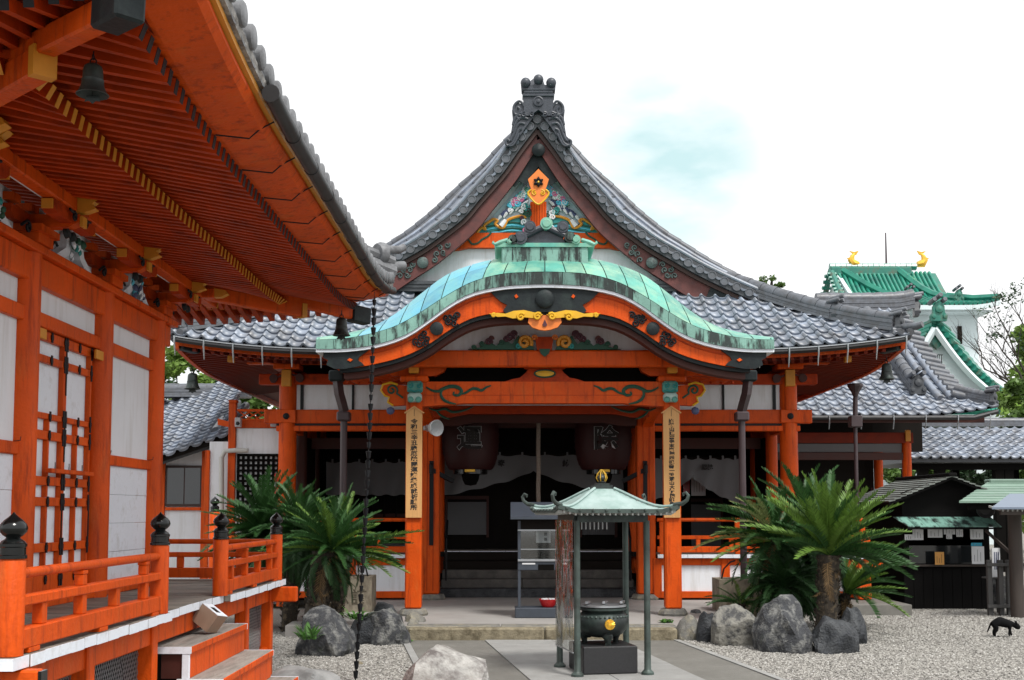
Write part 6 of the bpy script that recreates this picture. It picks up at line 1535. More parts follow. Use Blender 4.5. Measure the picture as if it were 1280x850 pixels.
m = MB(); m.b2((-.09, -.09, 1.835), (.09, .09, 1.87)); m.b2((-.065, -.065, 1.87), (.065, .065, 1.89)); fb = lp(m, 'finial', 'bronze'); m = MB(); m.lathe([(.03, 0), (.045, .01), (.03, .022), (.046, .042), (.048, .058), (.036, .078), (.012, .094), (.0, .10)], (0, 0, 1.89), 14); lp(m, 'finial_jewel', 'bronze', fb, True)
for k in range(6):
    a = k*math.pi/3; d = Vector((math.cos(a), math.sin(a), 0)); m = MB(); m.tube([Vector((0, 0, 1.91))+d*.04, Vector((0, 0, 1.945))+d*.056, Vector((0, 0, 1.985))+d*.045, Vector((0, 0, 2.03))+d*.008], [.004, .006, .005, .002], 5); lp(m, 'flame', 'gold', fb)
# back lattice and acrylic wind screens
for k in range(7): m = MB(); m.b2((-.13+k*.045, hw-.03, 1.42), (-.118+k*.045, hw-.026, 1.50)); lp(m, 'lattice_slat', 'paper')
m = MB(); m.b2((-hw-.045, -hw-.0, .25), (-hw-.041, hw, 1.52)); lp(m, 'wind_screen', 'acrylic')
m = MB(); m.b2((-hw-.046, -hw, .235), (-hw-.038, hw, .25)); lp(m, 'screen_rail', 'silver')
# ---- censer on its granite block
cs = thing('incense_burner', 'round bronze incense burner with gold flower crest on three legs', 'incense burner', CO+Vector((0, 0, .285))); cs.rotation_euler = (0, 0, TH)
gb_ = MB(); gb_.b2((-.28, -.28, .016), (.28, .28, .285), .012)
o = bpy.data.objects.new('granite_block', gb_.mesh('granite_block', 'granite')); COL.objects.link(o); o.matrix_basis = MW.copy(); tag(o, 'polished dark granite block under the incense burner', 'block')
m = MB(); m.lathe([(.0, .05), (.12, .055), (.20, .085), (.245, .14), (.262, .20), (.255, .255), (.225, .285), (.205, .30), (.215, .315), (.245, .325), (.245, .345), (.20, .345), (.19, .33), (0, .33)], (0, 0, .30), 36); bo = lp(m, 'bowl', 'bronze', cs, True)
m = MB(); m.lathe([(.235, 0), (.24, .004), (.24, .02), (0, .028)], (0, 0, .652), 30); lp(m, 'ash_cover', 'silver', bo, True)
for k in range(3): m = MB(); m.beam((-.2+k*.18, -.12, .70), (-.1+k*.18, .12, .69), .025, .025); lp(m, 'cover_bar', 'silver', bo)
for k in range(3):
    a = -math.pi/2+.0+k*2*math.pi/3; d = Vector((math.cos(a), math.sin(a), 0)); m = MB(); m.tube([d*.15+Z3*.39, d*.20+Z3*.36, d*.19+Z3*.32, d*.185+Z3*.29, d*.20+Z3*.286], [.06, .05, .03, .028, .036], 10); lp(m, 'leg', 'bronze', cs, True)
for k in range(36):
    a = 2*math.pi*k/36; m = MB(); m.lathe([(.014, 0), (0, .012)], Vector((.256*math.cos(a), .256*math.sin(a), .562)), 6, (math.cos(a), math.sin(a), 0)); lp(m, 'rim_stud', 'bronzeg', bo)
m = MB(); a = -math.pi/2; d = Vector((math.sin(0), -1, 0)); m.lathe([(.052, 0), (.05, .012), (.018, .014), (.014, .02), (0, .022)], Vector((.0, -.262, .495)), 20, d); cr = lp(m, 'crest', 'goldp', bo, True)
for k in range(16): a = 2*math.pi*k/16; m = MB(); m.tube([Vector((.015*math.cos(a), -.278, .495+.015*math.sin(a))), Vector((.05*math.cos(a), -.275, .495+.05*math.sin(a)))], .005, 5); lp(m, 'crest_petal', 'gold', cr)
# ---- bells
def bell(p, s, label):
    p = Vector(p); t = thing('wind_bell', label, 'bell', p-Vector((0, 0, .42*s)), 'bronze wind bells under the eave corners')
    m = MB(); m.lathe([(.0, 0), (.05, -.002), (.075, -.02), (.085, -.05), (.09, -.14), (.098, -.145), (.095, -.155), (.10, -.20), (.125, -.26), (.145, -.28), (.135, -.285), (.11, -.25), (.085, -.18), (0, -.10)], (0, 0, 0), 20); m.v = [tuple(p+Vector((0, 0, -.12*s))+Vector(v)*s) for v in m.v]; m.part('bell_body', 'bronze', t, True)
    m = MB(); m.tube([p+Vector((.028*s*math.cos(a), 0, (-.095+.028*math.sin(a))*s)) for a in np.linspace(0, 6.28, 14)], .007*s, 6); m.tube([p+Vector((0, .02*s*math.cos(a), (-.055+.025*math.sin(a))*s)) for a in np.linspace(0, 6.28, 12)], .006*s, 6); m.tube([p+Z3*.0, p-Z3*.04*s], .006*s, 6); m.part('hanger', 'black', t)
    m = MB(); m.tube([p-Z3*.22*s, p-Z3*.42*s], .004*s, 5); o2 = [(-.05, -.40), (-.07, -.46), (-.03, -.455), (0, -.48), (.03, -.455), (.07, -.46), (.05, -.40)]; m.prism([p+Vector((a*s, 0, b*s)) for a, b in o2], (0, .006*s, 0)); m.part('clapper', 'bronze', t)
bell(P(117, 64, 5.05), .50, 'dark bronze wind bell beneath the near hip cap of the side hall')
bell(P(427, 388, 11.3), .62, 'dark bronze wind bell at the far side hall eave, before the grey roof')
bell(P(1108, 446, 18.35), .9, 'dark bronze wind bell under the main hall eave corner by the wing roof')
bell(P(241, 458, 18.35), .9, 'dark bronze wind bell under the main hall eave corner by the trees')
# ---- rain chain
rc = thing('rain_chain', 'long dark rain chain of small cups hanging from the side hall gutter end', 'rain chain', (-1.47, 11.0, 0))
cup = MB(); cup.lathe([(.010, -.05), (.022, -.048), (.030, .0), (.036, .045), (.032, .045), (.026, .0), (.008, -.04)], (0, 0, 0), 10); cup.tube([(0, 0, -.05), (0, 0, -.075)], .006, 5); cup.tube([(-.03, 0, .04), (0, 0, .07), (.03, 0, .04)], .004, 5)
cup = cup.mesh('cup', 'black', True)
A, B = Vector((-1.30, 10.85, 3.62)), Vector((-1.475, 11.05, .03)); n = 40
for k in range(n):
    t = (k+.5)/n; q = A.lerp(B, t)+Vector((.02*math.sin(t*3), 0, 0)); s_ = .72 if (k % 5) else .55
    inst('cup', cup, rc, Matrix.Translation(q) @ Matrix.Rotation(random.uniform(-.15, .15), 4, 'X') @ Matrix.Rotation(k*1.3, 4, 'Z') @ Matrix.Scale(s_, 4))
m = MB(); m.tube([A+Z3*.06, A.lerp(B, .5)+X3*.02, B], .003, 5); m.part('link_wire', 'black', rc)
# ---- wooden box leaning on the steps
wb_ = MB(); rot = Matrix.Rotation(R(35), 3, 'Y') @ Matrix.Rotation(R(-14), 3, 'Z')
c = Vector((-2.17, 8.40, .84))
for (cc, dd_) in (((-.07, 0, 0), (.012, .16, .14)), ((.07, 0, 0), (.012, .16, .14)), ((0, -.074, 0), (.127, .012, .14)), ((0, .074, 0), (.127, .012, .14)), ((0, 0, -.064), (.127, .135, .012))):
    wb_.cur = 0; wb_.box(c+rot @ Vector(cc), dd_, rot)
for (cc, dd_) in (((-.055, 0, .071), (.04, .16, .004)), ((.055, 0, .071), (.04, .16, .004)), ((0, -.06, .071), (.07, .04, .004)), ((0, .06, .071), (.07, .04, .004))):
    wb_.cur = 1; wb_.box(c+rot @ Vector(cc), dd_, rot)
solid(wb_, 'wooden_box', ['crate', 'whitep'], 'small brown wooden box with white rim tipped against the veranda steps', 'box')
# ---- rocks
def rock(name, c, size, seed, mat, label, group=None, rough=.13, sub=3, flat=.55, cat='rock', rotz=None):
    bm = bmesh.new(); bmesh.ops.create_icosphere(bm, subdivisions=sub, radius=1)
    rnd = random.Random(seed); planes = []
    for k in range(20):
        n_ = Vector((rnd.uniform(-1, 1), rnd.uniform(-1, 1), rnd.uniform(-.4, 1))).normalized(); planes.append((n_, rnd.uniform(.66, .90)))
    for v in bm.verts:
        p = v.co.copy(); p = Vector([math.copysign(abs(q)**.72, q) for q in p])*.86
        for n_, d in planes:
            e = p.dot(n_)-d
            if e > 0: p -= n_*e*.92
        p += p.normalized()*(mnoise.noise(p*2.1+Vector((seed, 0, 0)))*rough+mnoise.noise(p*5+Vector((0, seed, 0)))*rough*.40+mnoise.noise(p*11+Vector((0, seed, 5)))*rough*.22)
        if p.z < -flat: p.z = -flat
        v.co = p
    zr = Matrix.Rotation(rnd.uniform(0, 6) if rotz is None else rotz, 3, 'Z')
    lo = min(v.co.z for v in bm.verts); hi = max(v.co.z for v in bm.verts)
    for v in bm.verts: v.co = zr @ v.co
    xs_ = [v.co.x for v in bm.verts]; ys_ = [v.co.y for v in bm.verts]; wx = max(xs_)-min(xs_); wy = max(ys_)-min(ys_)
    for v in bm.verts: v.co = Vector(((v.co.x-(max(xs_)+min(xs_))/2)/wx*size[0], (v.co.y-(max(ys_)+min(ys_))/2)/wy*size[1], (v.co.z-lo)/(hi-lo)*size[2]))
    me = bpy.data.meshes.new(name); bm.to_mesh(me); bm.free(); me.materials.append(M[mat])
    me.polygons.foreach_set('use_smooth', [True]*len(me.polygons)); me.set_sharp_from_angle(angle=R(20))
    o = bpy.data.objects.new(name, me); COL.objects.link(o); o.location = c
    return tag(o, label, cat, group)
def rock_px(x0, x1, ytop, ybot, seed, mat, label, dy=None, sink=.07, **k):
    b = G((x0+x1)/2, ybot); Y = b.y; sc = Y/F; w = (x1-x0)*sc; h = (ybot-ytop)*sc*1.02
    d = dy or w*.8
    return rock('rock', (b.x, Y+d*.42, -sink), (w, d, h+sink+.02), seed, mat, label, **k)
rock_px(950, 1024, 750, 817, 3, 'stonemid', 'big rounded grey boulder in front of the sago palm bed', dy=.8, sub=4)
rock_px(892, 956, 760, 808, 8, 'stonelight', 'rounded grey and cream boulder beside the stone planter', dy=.5, sub=4)
rock_px(1022, 1080, 776, 818, 14, 'stoned', 'wet looking dark boulder right of the big boulder', dy=.5, sub=4)
rock_px(1056, 1088, 764, 806, 21, 'stoned', 'dark pointed rock at the end of the palm bed', dy=.4, sub=4)
rock_px(872, 902, 768, 803, 33, 'stoned', 'small dark rock between kerb and cream boulder', dy=.35)
rock_px(846, 880, 772, 801, 37, 'stonec', 'squared weathered stone at the end of the kerb', dy=.35)
rock_px(897, 960, 757, 785, 41, 'stoneb', 'low tan stone behind the cream boulder', dy=.4)
rock_px(864, 882, 765, 780, 44, 'stoned', 'small flat dark stone behind the kerb end', dy=.3)
rock_px(366, 440, 764, 821, 52, 'stonemid', 'large mottled grey boulder beside the veranda corner', dy=.8, sub=4)
rock_px(452, 512, 765, 807, 58, 'stonemid', 'smooth dark grey boulder at the left kerb end', dy=.5, sub=4)
rock_px(434, 478, 772, 806, 61, 'stoned', 'dark shaded rock between two grey boulders', dy=.45)
rock_px(458, 496, 757, 795, 66, 'stoned', 'dark rock behind the smooth boulder', dy=.4)
rock_px(503, 532, 768, 792, 71, 'stonec', 'small craggy stone beside the post plinth', dy=.3)
rock_px(508, 524, 776, 796, 73, 'stonec', 'small loose stone under the craggy stone', dy=.2)
bm = bmesh.new()
for q in ([P(*t) for t in ((545, 806, 9.3), (553, 805, 9.45), (575, 815, 9.5), (607, 824, 9.4), (609, 832, 9.2), (535, 812, 9.1), (520, 828, 9.0), (505, 842, 9.1), (560, 816, 9.75), (530, 818, 9.7))]+[Vector(t) for t in ((-.98, 9.0, -.05), (-.62, 8.72, -.05), (-.28, 8.85, -.05), (-.14, 9.2, -.05), (-.2, 9.7, -.05), (-.7, 9.9, -.05), (-.95, 9.5, -.05), (-.80, 8.80, .16), (-.30, 8.88, .20))]): bm.verts.new(q)
bmesh.ops.convex_hull(bm, input=bm.verts); bmesh.ops.subdivide_edges(bm, edges=bm.edges, cuts=4, use_grid_fill=True); bmesh.ops.triangulate(bm, faces=bm.faces)
for v in bm.verts: v.co += Vector((mnoise.noise(v.co*5), mnoise.noise(v.co*5+Vector((9, 0, 0))), mnoise.noise(v.co*5+Vector((0, 9, 0)))))*.022+Vector((0, 0, 1))*mnoise.noise(v.co*14)*.008
me = bpy.data.meshes.new('rock'); bm.to_mesh(me); bm.free(); me.materials.append(M['stonew']); me.polygons.foreach_set('use_smooth', [True]*len(me.polygons)); me.set_sharp_from_angle(angle=R(24))
o = bpy.data.objects.new('rock', me); COL.objects.link(o); tag(o, 'pale pointed boulder in the foreground of the court', 'rock')
rock('rock', (-1.83, 10.35, -.05), (.72, .80, .30), 95, 'stonel', 'flat topped grey stone block at the foot of the veranda corner', sub=4, rough=.08, flat=.4, cat='stone block')
rock('rock', (-1.62, 12.4, -.03), (.10, .08, .06), 97, 'stoneb', 'tiny loose stone on the gravel strip', cat='stone')
# ---- stone planters under the drainpipes
def planter(c, w, d, h, label, chars):
    t = thing('stone_planter', label, 'planter', (c[0], c[1], 0), 'stone basins under the rain pipes')
    m = MB(); x, y = c
    for (a, b) in (((x-w/2, y-d/2, 0), (x+w/2, y-d/2+.07, h)), ((x-w/2, y+d/2-.07, 0), (x+w/2, y+d/2, h-.002)), ((x-w/2, y-d/2+.0705, 0), (x-w/2+.07, y+d/2-.0705, h-.001)), ((x+w/2-.07, y-d/2+.0705, 0), (x+w/2, y+d/2-.0705, h-.001))): m.b2(a, b, .006)
    m.part('basin', 'planter', t)
    m = MB(); m.b2((x-w/2+.06, y-d/2+.06, .1), (x+w/2-.06, y+d/2-.06, h-.08)); m.part('soil', 'tan', t)
    for dx, ch in chars: text_part('carved_character', ch, .24, 'tan', t, front((x+dx, y-d/2-.001, h*.52)), .002, bold=.004)
    for s in SG:
        m = MB(); m.tube([(x-.02+s*.24, y, h-.02), (x-.02+s*.20, y, h+.14), (x-.02+s*.10, y, h+.24), (x-.02+s*.03, y, h+.26)], .012, 6); m.part('iron_hoop', 'black', t)
planter((-2.36, 17.35), .62, .6, .66, 'tan carved stone planter under the rain pipe beside the sago palm', ((-.13, '恩'), (.13, '講')))
planter((3.37, 17.35), .70, .6, .62, 'tan stone planter with iron hoops half hidden by the sago palm', ())
# ---- cat
def cat_body():
    vs = []; es = []; rs = []
    def chain(pts, start=None):
        prev = start
        for p in pts:
            vs.append(p[:3]); rs.append(p[3] if isinstance(p[3], tuple) else (p[3], p[3])); i = len(vs)-1
            if prev is not None: es.append((prev, i))
            prev = i
        return prev
    # x forward, z up ; body length ~.36
    chain([(-.12, 0, .185, .070)]); chain([(-.06, 0, .190, .070), (0, 0, .172, .064), (.06, 0, .162, .060), (.105, 0, .160, .054)], 0)
    chain([(.145, 0, .158, .032), (.175, 0, .142, .034), (.205, 0, .132, .044), (.235, 0, .122, .036), (.262, 0, .110, .018)], 4)
    for s in SG:
        chain([(-.125, s*.035, .14, .048), (-.10, s*.042, .095, .034), (-.135, s*.042, .052, .020), (-.128, s*.042, .014, .017), (-.10, s*.042, .012, .015)], 0)
        k = .03 if s > 0 else -.02
        chain([(.10, s*.032, .13, .026), (.10+k*.4, s*.034, .08, .022), (.10+k, s*.034, .03, .016), (.112+k, s*.034, .012, .015)], 4)
    chain([(-.165, 0, .17, .020), (-.195, 0, .13, .014), (-.215, .01, .085, .012), (-.235, .015, .05, .010)], 0)
    me = bpy.data.meshes.new('body'); me.from_pydata([Vector(v) for v in vs], es, [])
    o = bpy.data.objects.new('body_tmp', me); COL.objects.link(o)
    md_ = o.modifiers.new('s', 'SKIN'); md_.use_smooth_shade = True
    for i, sv in enumerate(me.skin_vertices[0].data): sv.radius = rs[i]; sv.use_root = (i == 0)
    o.modifiers.new('d', 'SUBSURF').levels = 2
    bpy.context.view_layer.update(); dg = bpy.context.evaluated_depsgraph_get(); out = bpy.data.meshes.new_from_object(o.evaluated_get(dg)); bpy.data.objects.remove(o)
    out.materials.clear(); out.materials.append(M['fur']); out.polygons.foreach_set('use_smooth', [True]*len(out.polygons)); return out
kc = G(1254, 797); ct = thing('cat', 'black cat with a white hind paw walking head down on the gravel', 'cat', kc+Vector((0, 0, .012)))
MWc = Matrix.Translation(kc+Vector((0, 0, .012))) @ Matrix.Rotation(R(-12), 4, 'Z') @ Matrix.Diagonal((.80, 1.15, 1.04, 1))
inst('body', cat_body(), ct, MWc)
def cp(mb, nm, mt):
    o = inst(nm, mb.mesh(nm, mt, True), ct, MWc); return o
for s in SG:
    m = MB(); m.tube([(.200, s*.024, .158), (.194, s*.032, .186), (.192, s*.034, .202)], [.016, .010, .002], 6); cp(m, 'ear', 'fur')
    m = MB(); m.lathe([(0, -.004), (.006, 0), (0, .005)], (.236, s*.018, .136), 8, (1, s*.7, .3)); cp(m, 'eye', 'eye')
m = MB(); m.lathe([(.0, -.016), (.015, -.008), (.016, .004), (.008, .016), (0, .018)], (-.118, -.042, .014), 10, (1, 0, .1)); cp(m, 'white_paw', 'furw')
# ---------------------------------------------------------------- sago palms
def frond_mesh(name, L, curl, mat, seed, nl=58, lw=.0085, ll=.155, vang=.5):
    rnd = random.Random(seed); V = []; Fc = []
    def rach(t): a = curl*t; return Vector((0, L*math.sin(a)/max(curl, .01), L*(1-math.cos(a))/max(curl, .01)*-1))
    pts = [rach(t) for t in np.linspace(0, 1, 9)]; mb = MB(); mb.tube(pts, [.011*(1-.8*t) for t in np.linspace(0, 1, 9)], 4)
    for k in range(nl):
        t = .10+.90*k/(nl-1); p = rach(t); d = (rach(min(1, t+.02))-rach(t-.02)).normalized(); sd = X3; up = sd.cross(d)
        ln = ll*(.35+.65*math.sin(math.pi*min(1, (t+.12)*.88))**.7)*rnd.uniform(.78, 1.12)
        for s in SG:
            if rnd.random() < .05: continue
            dirv = (sd*s*.80+d*(.45+.5*t+rnd.uniform(-.12, .12))+up*(vang+rnd.uniform(-.16, .16))+Vector((0, 0, rnd.uniform(-.1, .1)))).normalized(); wv = d*lw
            q = p+dirv*ln*.55+Vector((0, 0, -.004)); e = p+dirv*ln-Vector((0, 0, .02*ln/.17))
            mb.add([p-wv*.6, p+wv*.6, q+wv*.8, q-wv*.8, e], [(0, 1, 2, 3), (3, 2, 4)])
    return mb.mesh(name, mat, False, False)
FR = [frond_mesh('frond', 1.0, .40+.2*k, 'cycad', 10+k, vang=.5+.1*k, lw=.011, ll=.128) for k in range(3)]
FRL = [frond_mesh('frond', 1.0, .35+.25*k, 'cycadl', 20+k, vang=.55, lw=.011, ll=.125) for k in range(2)]
FRB = [frond_mesh('frond', 1.0, 1.5, 'cycadb', 31, vang=.2, nl=40)]
FRY = [frond_mesh('frond', 1.0, .8, 'cycady', 30, vang=.35)]
def crown(root, c, n, length, emin, emax, sets, seed, amin=0, amax=2*math.pi, jit=.12):
    rnd = random.Random(seed); c = Vector(c)
    for k in range(n):
        a = amin+(amax-amin)*((k*.618034) % 1.0)+rnd.uniform(-.3, .3); el = emin+(emax-emin)*(k/n)+rnd.uniform(-.2, .2)
        d = Vector((math.cos(a)*math.cos(el), math.sin(a)*math.cos(el), math.sin(el)))
        sd = d.cross(Z3).normalized(); up = sd.cross(d); me = rnd.choice(sets); s_ = length*rnd.uniform(.66, 1.12)
        mw = frame(c+d*.03, sd, d, up) @ Matrix.Rotation(rnd.uniform(-.35, .35), 4, 'Y') @ Matrix.Scale(s_, 4)
        inst('frond', me, root, mw)
def trunk(root, b, t, r0, r1, seed):
    b, t = Vector(b), Vector(t); m = MB(); n = 12
    pts = [b.lerp(t, i/n) for i in range(n+1)]; m.tube(pts, [(r0+(r1-r0)*i/n)*(1+.06*math.sin(i*2.1+seed)) for i in range(n+1)], 12); tr = m.part('trunk', 'cyctrunk', root, True)
    rnd = random.Random(seed); m = MB(); ax = (t-b)
    for k in range(150):
        h = rnd.random(); a = rnd.uniform(0, 6.28); r_ = r0+(r1-r0)*h; p = b+ax*h+Vector((math.cos(a), math.sin(a), 0))*r_; d = (Vector((math.cos(a), math.sin(a), .9))).normalized()
        m.tube([p-d*.01, p+d*.035], [.016, .006], 4)
    o = m.part('leaf_base', 'cyctrunk', tr); o['kind'] = 'stuff'
    return tr
def palm(label, b, t, r, crowns): 
    o = thing('sago_palm', label, 'palm', b, 'sago palms beside the porch'); trunk(o, b, t, r*1.05, r, len(label)); 
    for args in crowns: crown(o, *args)
    crown(o, crowns[0][0], 7, .7, -1.25, -.5, FRB, len(label)+3)
    return o
b = G(1034, 792)
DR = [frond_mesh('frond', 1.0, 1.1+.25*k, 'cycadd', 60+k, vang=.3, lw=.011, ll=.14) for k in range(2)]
B = Vector((G(1034, 800).x, 14.75, 0)); T = P(1036, 694, B.y)
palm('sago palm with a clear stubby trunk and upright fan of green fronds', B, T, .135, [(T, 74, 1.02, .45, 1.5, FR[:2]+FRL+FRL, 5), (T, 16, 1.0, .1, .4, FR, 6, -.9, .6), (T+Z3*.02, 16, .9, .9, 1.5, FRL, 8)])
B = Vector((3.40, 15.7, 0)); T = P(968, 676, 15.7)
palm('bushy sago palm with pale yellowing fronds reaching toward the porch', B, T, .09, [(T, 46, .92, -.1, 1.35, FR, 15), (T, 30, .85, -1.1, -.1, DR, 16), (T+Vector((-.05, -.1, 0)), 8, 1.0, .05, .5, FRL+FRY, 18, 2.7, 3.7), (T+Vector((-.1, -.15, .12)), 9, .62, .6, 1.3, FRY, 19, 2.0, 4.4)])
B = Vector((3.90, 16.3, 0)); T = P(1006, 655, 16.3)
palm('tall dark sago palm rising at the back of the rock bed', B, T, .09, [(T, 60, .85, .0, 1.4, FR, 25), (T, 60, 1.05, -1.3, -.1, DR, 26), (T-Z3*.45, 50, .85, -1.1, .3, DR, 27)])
B = Vector((4.5, 15.9, 0)); T = P(1056, 742, 15.9)
palm('low sago offshoot spreading fronds near the orange deck end post', B, T, .07, [(T, 30, .95, .05, 1.1, FR+FRL, 35, -1.4, 1.2)])
B = Vector((3.62, 15.3, 0)); T = P(980, 735, 15.3)
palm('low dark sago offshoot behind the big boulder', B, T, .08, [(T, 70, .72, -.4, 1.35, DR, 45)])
B = Vector((3.0, 15.6, 0)); T = P(925, 755, 15.6)
palm('small sago offshoot in front of the hooped planter', B, T, .06, [(T, 20, .5, 0, 1.0, FR+FRL, 46)])
# left group
B = Vector((-2.52, 14.9, 0)); T = P(405, 690, 14.9)
palm('leaning sago palm with fronds reaching past the rain chain to the porch post', B, T, .15, [(T+Vector((.1, 0, .02)), 70, .84, -.1, 1.35, FR+FRL[:1], 55), (T+Vector((.25, -.1, 0)), 12, 1.0, -.1, .5, FR+FRL, 56, -.7, .5), (T, 22, .7, -.9, -.1, DR, 57)])
B = Vector((-3.6, 16.2, 0)); T = P(328, 668, 16.2)
palm('dense dark sago palm behind the veranda corner railing', B, T, .12, [(T, 110, .86, -.3, 1.45, FR+DR[:1], 65), (T, 46, .95, -1.2, -.2, DR, 66)])
B = Vector((-3.0, 15.7, 0)); T = P(372, 662, 15.7)
palm('sago palm with curled upright fronds before the white plaster wall', B, T, .10, [(T, 84, .70, -.1, 1.45, FR, 75), (T, 40, .8, -1.2, -.2, DR, 76)])
B = Vector((-2.4, 15.9, 0)); T = P(428, 668, 15.9)
palm('fresh green sago crown just left of the rain chain', B, T, .08, [(T, 40, .62, .1, 1.45, FRL+FR[:1], 85), (T, 26, .7, -1.2, -.1, DR, 86)])
# weeds between the rocks
def weed(c, n, h, label):
    m = MB(); rnd = random.Random(n)
    for k in range(n):
        a = rnd.uniform(0, 6.28); l_ = h*rnd.uniform(.6, 1.1); d = Vector((math.cos(a), math.sin(a), rnd.uniform(.5, 1.4))).normalized(); p = Vector(c)+Vector((rnd.uniform(-.08, .08), rnd.uniform(-.06, .06), 0)); sd = d.cross(Z3).normalized()*.016
        m.add([p-sd*.4, p+sd*.4, p+d*l_*.6+sd, p+d*l_*.6-sd, p+d*l_-Z3*.03], [(0, 1, 2, 3), (3, 2, 4)])
    solid(m, 'weed', 'twigleaf', label, 'plant')
weed((-1.88, 14.2, .30), 40, .22, 'small leafy weed growing between the grey boulders')
weed((-2.24, 12.9, .20), 34, .26, 'leafy weed under the veranda corner post')
weed((2.02, 15.4, .15), 50, .10, 'small green moss tuft at the right post plinth')
weed((-1.32, 14.45, .0), 60, .07, 'low moss tuft where path and kerb meet')
# ================================================================ buildings around
# ---- low wing wall joining the hall at the left
ww = thing('wing_wall', 'vermilion framed white wing wall with black lattice window left of the hall', 'wall', (-4.3, 19.9, 0))
def wbx(x0, x1, y0, y1, z0, z1, nm, mat, ch=.006, par=None): return bx((x0, y0, z0), (x1, y1, z1), nm, mat, ch, par or ww)
YW = 19.9
def PX(px): return P(px, 560, YW).x
def PZ(py): return P(320, py, YW).z
wbx(PX(286), PX(295), YW-.06, YW+.06, 0, PZ(504), 'post', 'verm'); wbx(PX(257), PX(263), YW-.04, YW+.06, 0, PZ(563), 'post', 'verm')
m = MB(); m.b2((PX(286), YW-.08, PZ(504)), (PX(296), YW+.07, PZ(503)+.04), .01); m.part('post_cap', 'verm', ww)
wbx(PX(296), PX(350), YW-.04, YW+.04, PZ(535), PZ(526), 'beam', 'verm'); wbx(PX(296), PX(350), YW-.03, YW+.03, PZ(514.5), PZ(511.5), 'top_rail', 'verm', .003); wbx(PX(296), PX(350), YW-.025, YW+.025, PZ(526), PZ(523.5), 'low_rail', 'verm', .003)
for k in range(5):
    x = PX(297+k*11); m = MB(); m.beam((x, YW, PZ(524)), (x+.22, YW, PZ(514)), .02, .02, (0, 1, 0)); m.beam((x+.22, YW+.021, PZ(524)), (x, YW+.021, PZ(514)), .02, .02, (0, 1, 0)); m.part('rail_brace', 'verm', ww)
m = MB(); m.prism([P(272, 523, YW), P(272, 531, YW), P(286, 534, YW), P(286, 527, YW)], (0, .08, 0)); m.part('beam_nose', 'verm', ww)
wbx(PX(295.5), PX(350), YW-.01, YW+.03, 0, PZ(535.5), 'plaster', 'white', 0)
wbx(PX(262), PX(286), YW+.0, YW+.03, 0, PZ(552), 'plaster', 'white', 0)
x0, x1, z0, z1 = PX(299), PX(349), PZ(640), PZ(569)
wbx(x0, x1, YW-.030, YW-.015, z0, z1, 'lattice_back', 'paper', 0)
for k in range(9): wbx(x0+(x1-x0)*k/8-.022, x0+(x1-x0)*k/8+.022, YW-.06, YW-.031, z0, z1, 'lattice_bar', 'void', 0)
for k in range(12): wbx(x0-.02, x1+.02, YW-.065, YW-.0605, z0+(z1-z0)*k/11-.022, z0+(z1-z0)*k/11+.022, 'lattice_bar', 'void', 0)
m = MB(); m.tube([P(310, 563, YW-.15), P(292, 563, YW-.15), P(281, 564, YW-.13), P(277, 572, YW-.13), P(277, 700, YW-.13)], .042, 10); m.part('drainpipe', 'pipew', ww, True)
m = MB(); m.tube([P(347, 618, YW-.25), P(347, 593, YW-.25), P(347, 591.5, YW-.25)], [.055, .055, .035], 14); m.cur = 1; m.tube([P(347, 608, YW-.25), P(347, 603, YW-.25)], .0565, 14)
solid(m, 'red_canister', ['redp', 'paper'], 'small red canister with white band standing by the lattice window', 'canister', smooth=True)
c = P(298, 528, YW-.15); m = MB(); m.b2(c+Vector((-.05, -.06, -.08)), c+Vector((.05, .06, .08)), .01); m.cur = 1; m.lathe([(.035, 0), (.03, .02), (0, .022)], c+Vector((0, -.06, -.02)), 12, (0, -1, 0))
solid(m, 'security_camera', ['horn', 'lacq'], 'small pale security camera box on the lattice fence beam', 'camera')
c = P(343, 530, YW-.1); m = MB(); m.b2(c+Vector((-.06, -.05, -.05)), c+Vector((.06, .05, .05)), .01); solid(m, 'junction_box', 'horn', 'white junction box on the beam beside the corner post', 'box')
rpost(P(268, 660, 17.0).x, 17.0, 0, P(268, 640, 17.0).z, .075, 1.1, ww, 'gate_post')
# ---- white house with a tiled roof at the far left
lh = thing('white_house', 'low white house with dark sliding window and grey tiled roof at far left', 'house', (-6.2, 20.6, 0))
YL = 20.6
def LX(px): return P(px, 560, YL).x
def LZ(py): return P(230, py, YL).z
def lbx(a, b, y0, y1, z0, z1, nm, mat, ch=.005): return bx((a, y0, z0), (b, y1, z1), nm, mat, ch, lh)
pts = [(150, 760), (285, 760), (285, 546), (262, 556), (204, 572), (150, 588)]
m = MB(); m.prism([P(a, b, YL) for a, b in pts], (0, .1, 0)); m.part('wall', 'white', lh)
lbx(LX(202), LX(208), YL-.05, YL-.002, 0, LZ(574), 'post', 'verm'); lbx(LX(253.5), LX(259), YL-.05, YL-.002, 0, LZ(563), 'post', 'verm')
lbx(LX(209), LX(253), YL-.05, YL-.002, LZ(638), LZ(634), 'sill', 'verm')
wn_ = lbx(LX(209), LX(254), YL-.045, YL-.003, LZ(633), LZ(582), 'window', 'darkbrown')
for a, b in ((211, 231.5), (233, 252)): bx((LX(a), YL-.05, LZ(630)), (LX(b), YL-.0455, LZ(585)), 'pane', 'glassd', 0, wn_)
m = MB(); m.b2((LX(212), YL-.02, LZ(625)), (LX(222), YL-.01, LZ(590))); m.part('curtain', 'cyan', lh)
# roof facing the court, its lower edge cut on the rake
def lroof(px, py): 
    t = (572-py)/82.0; return P(px, py, YL-.5+4.2*t)
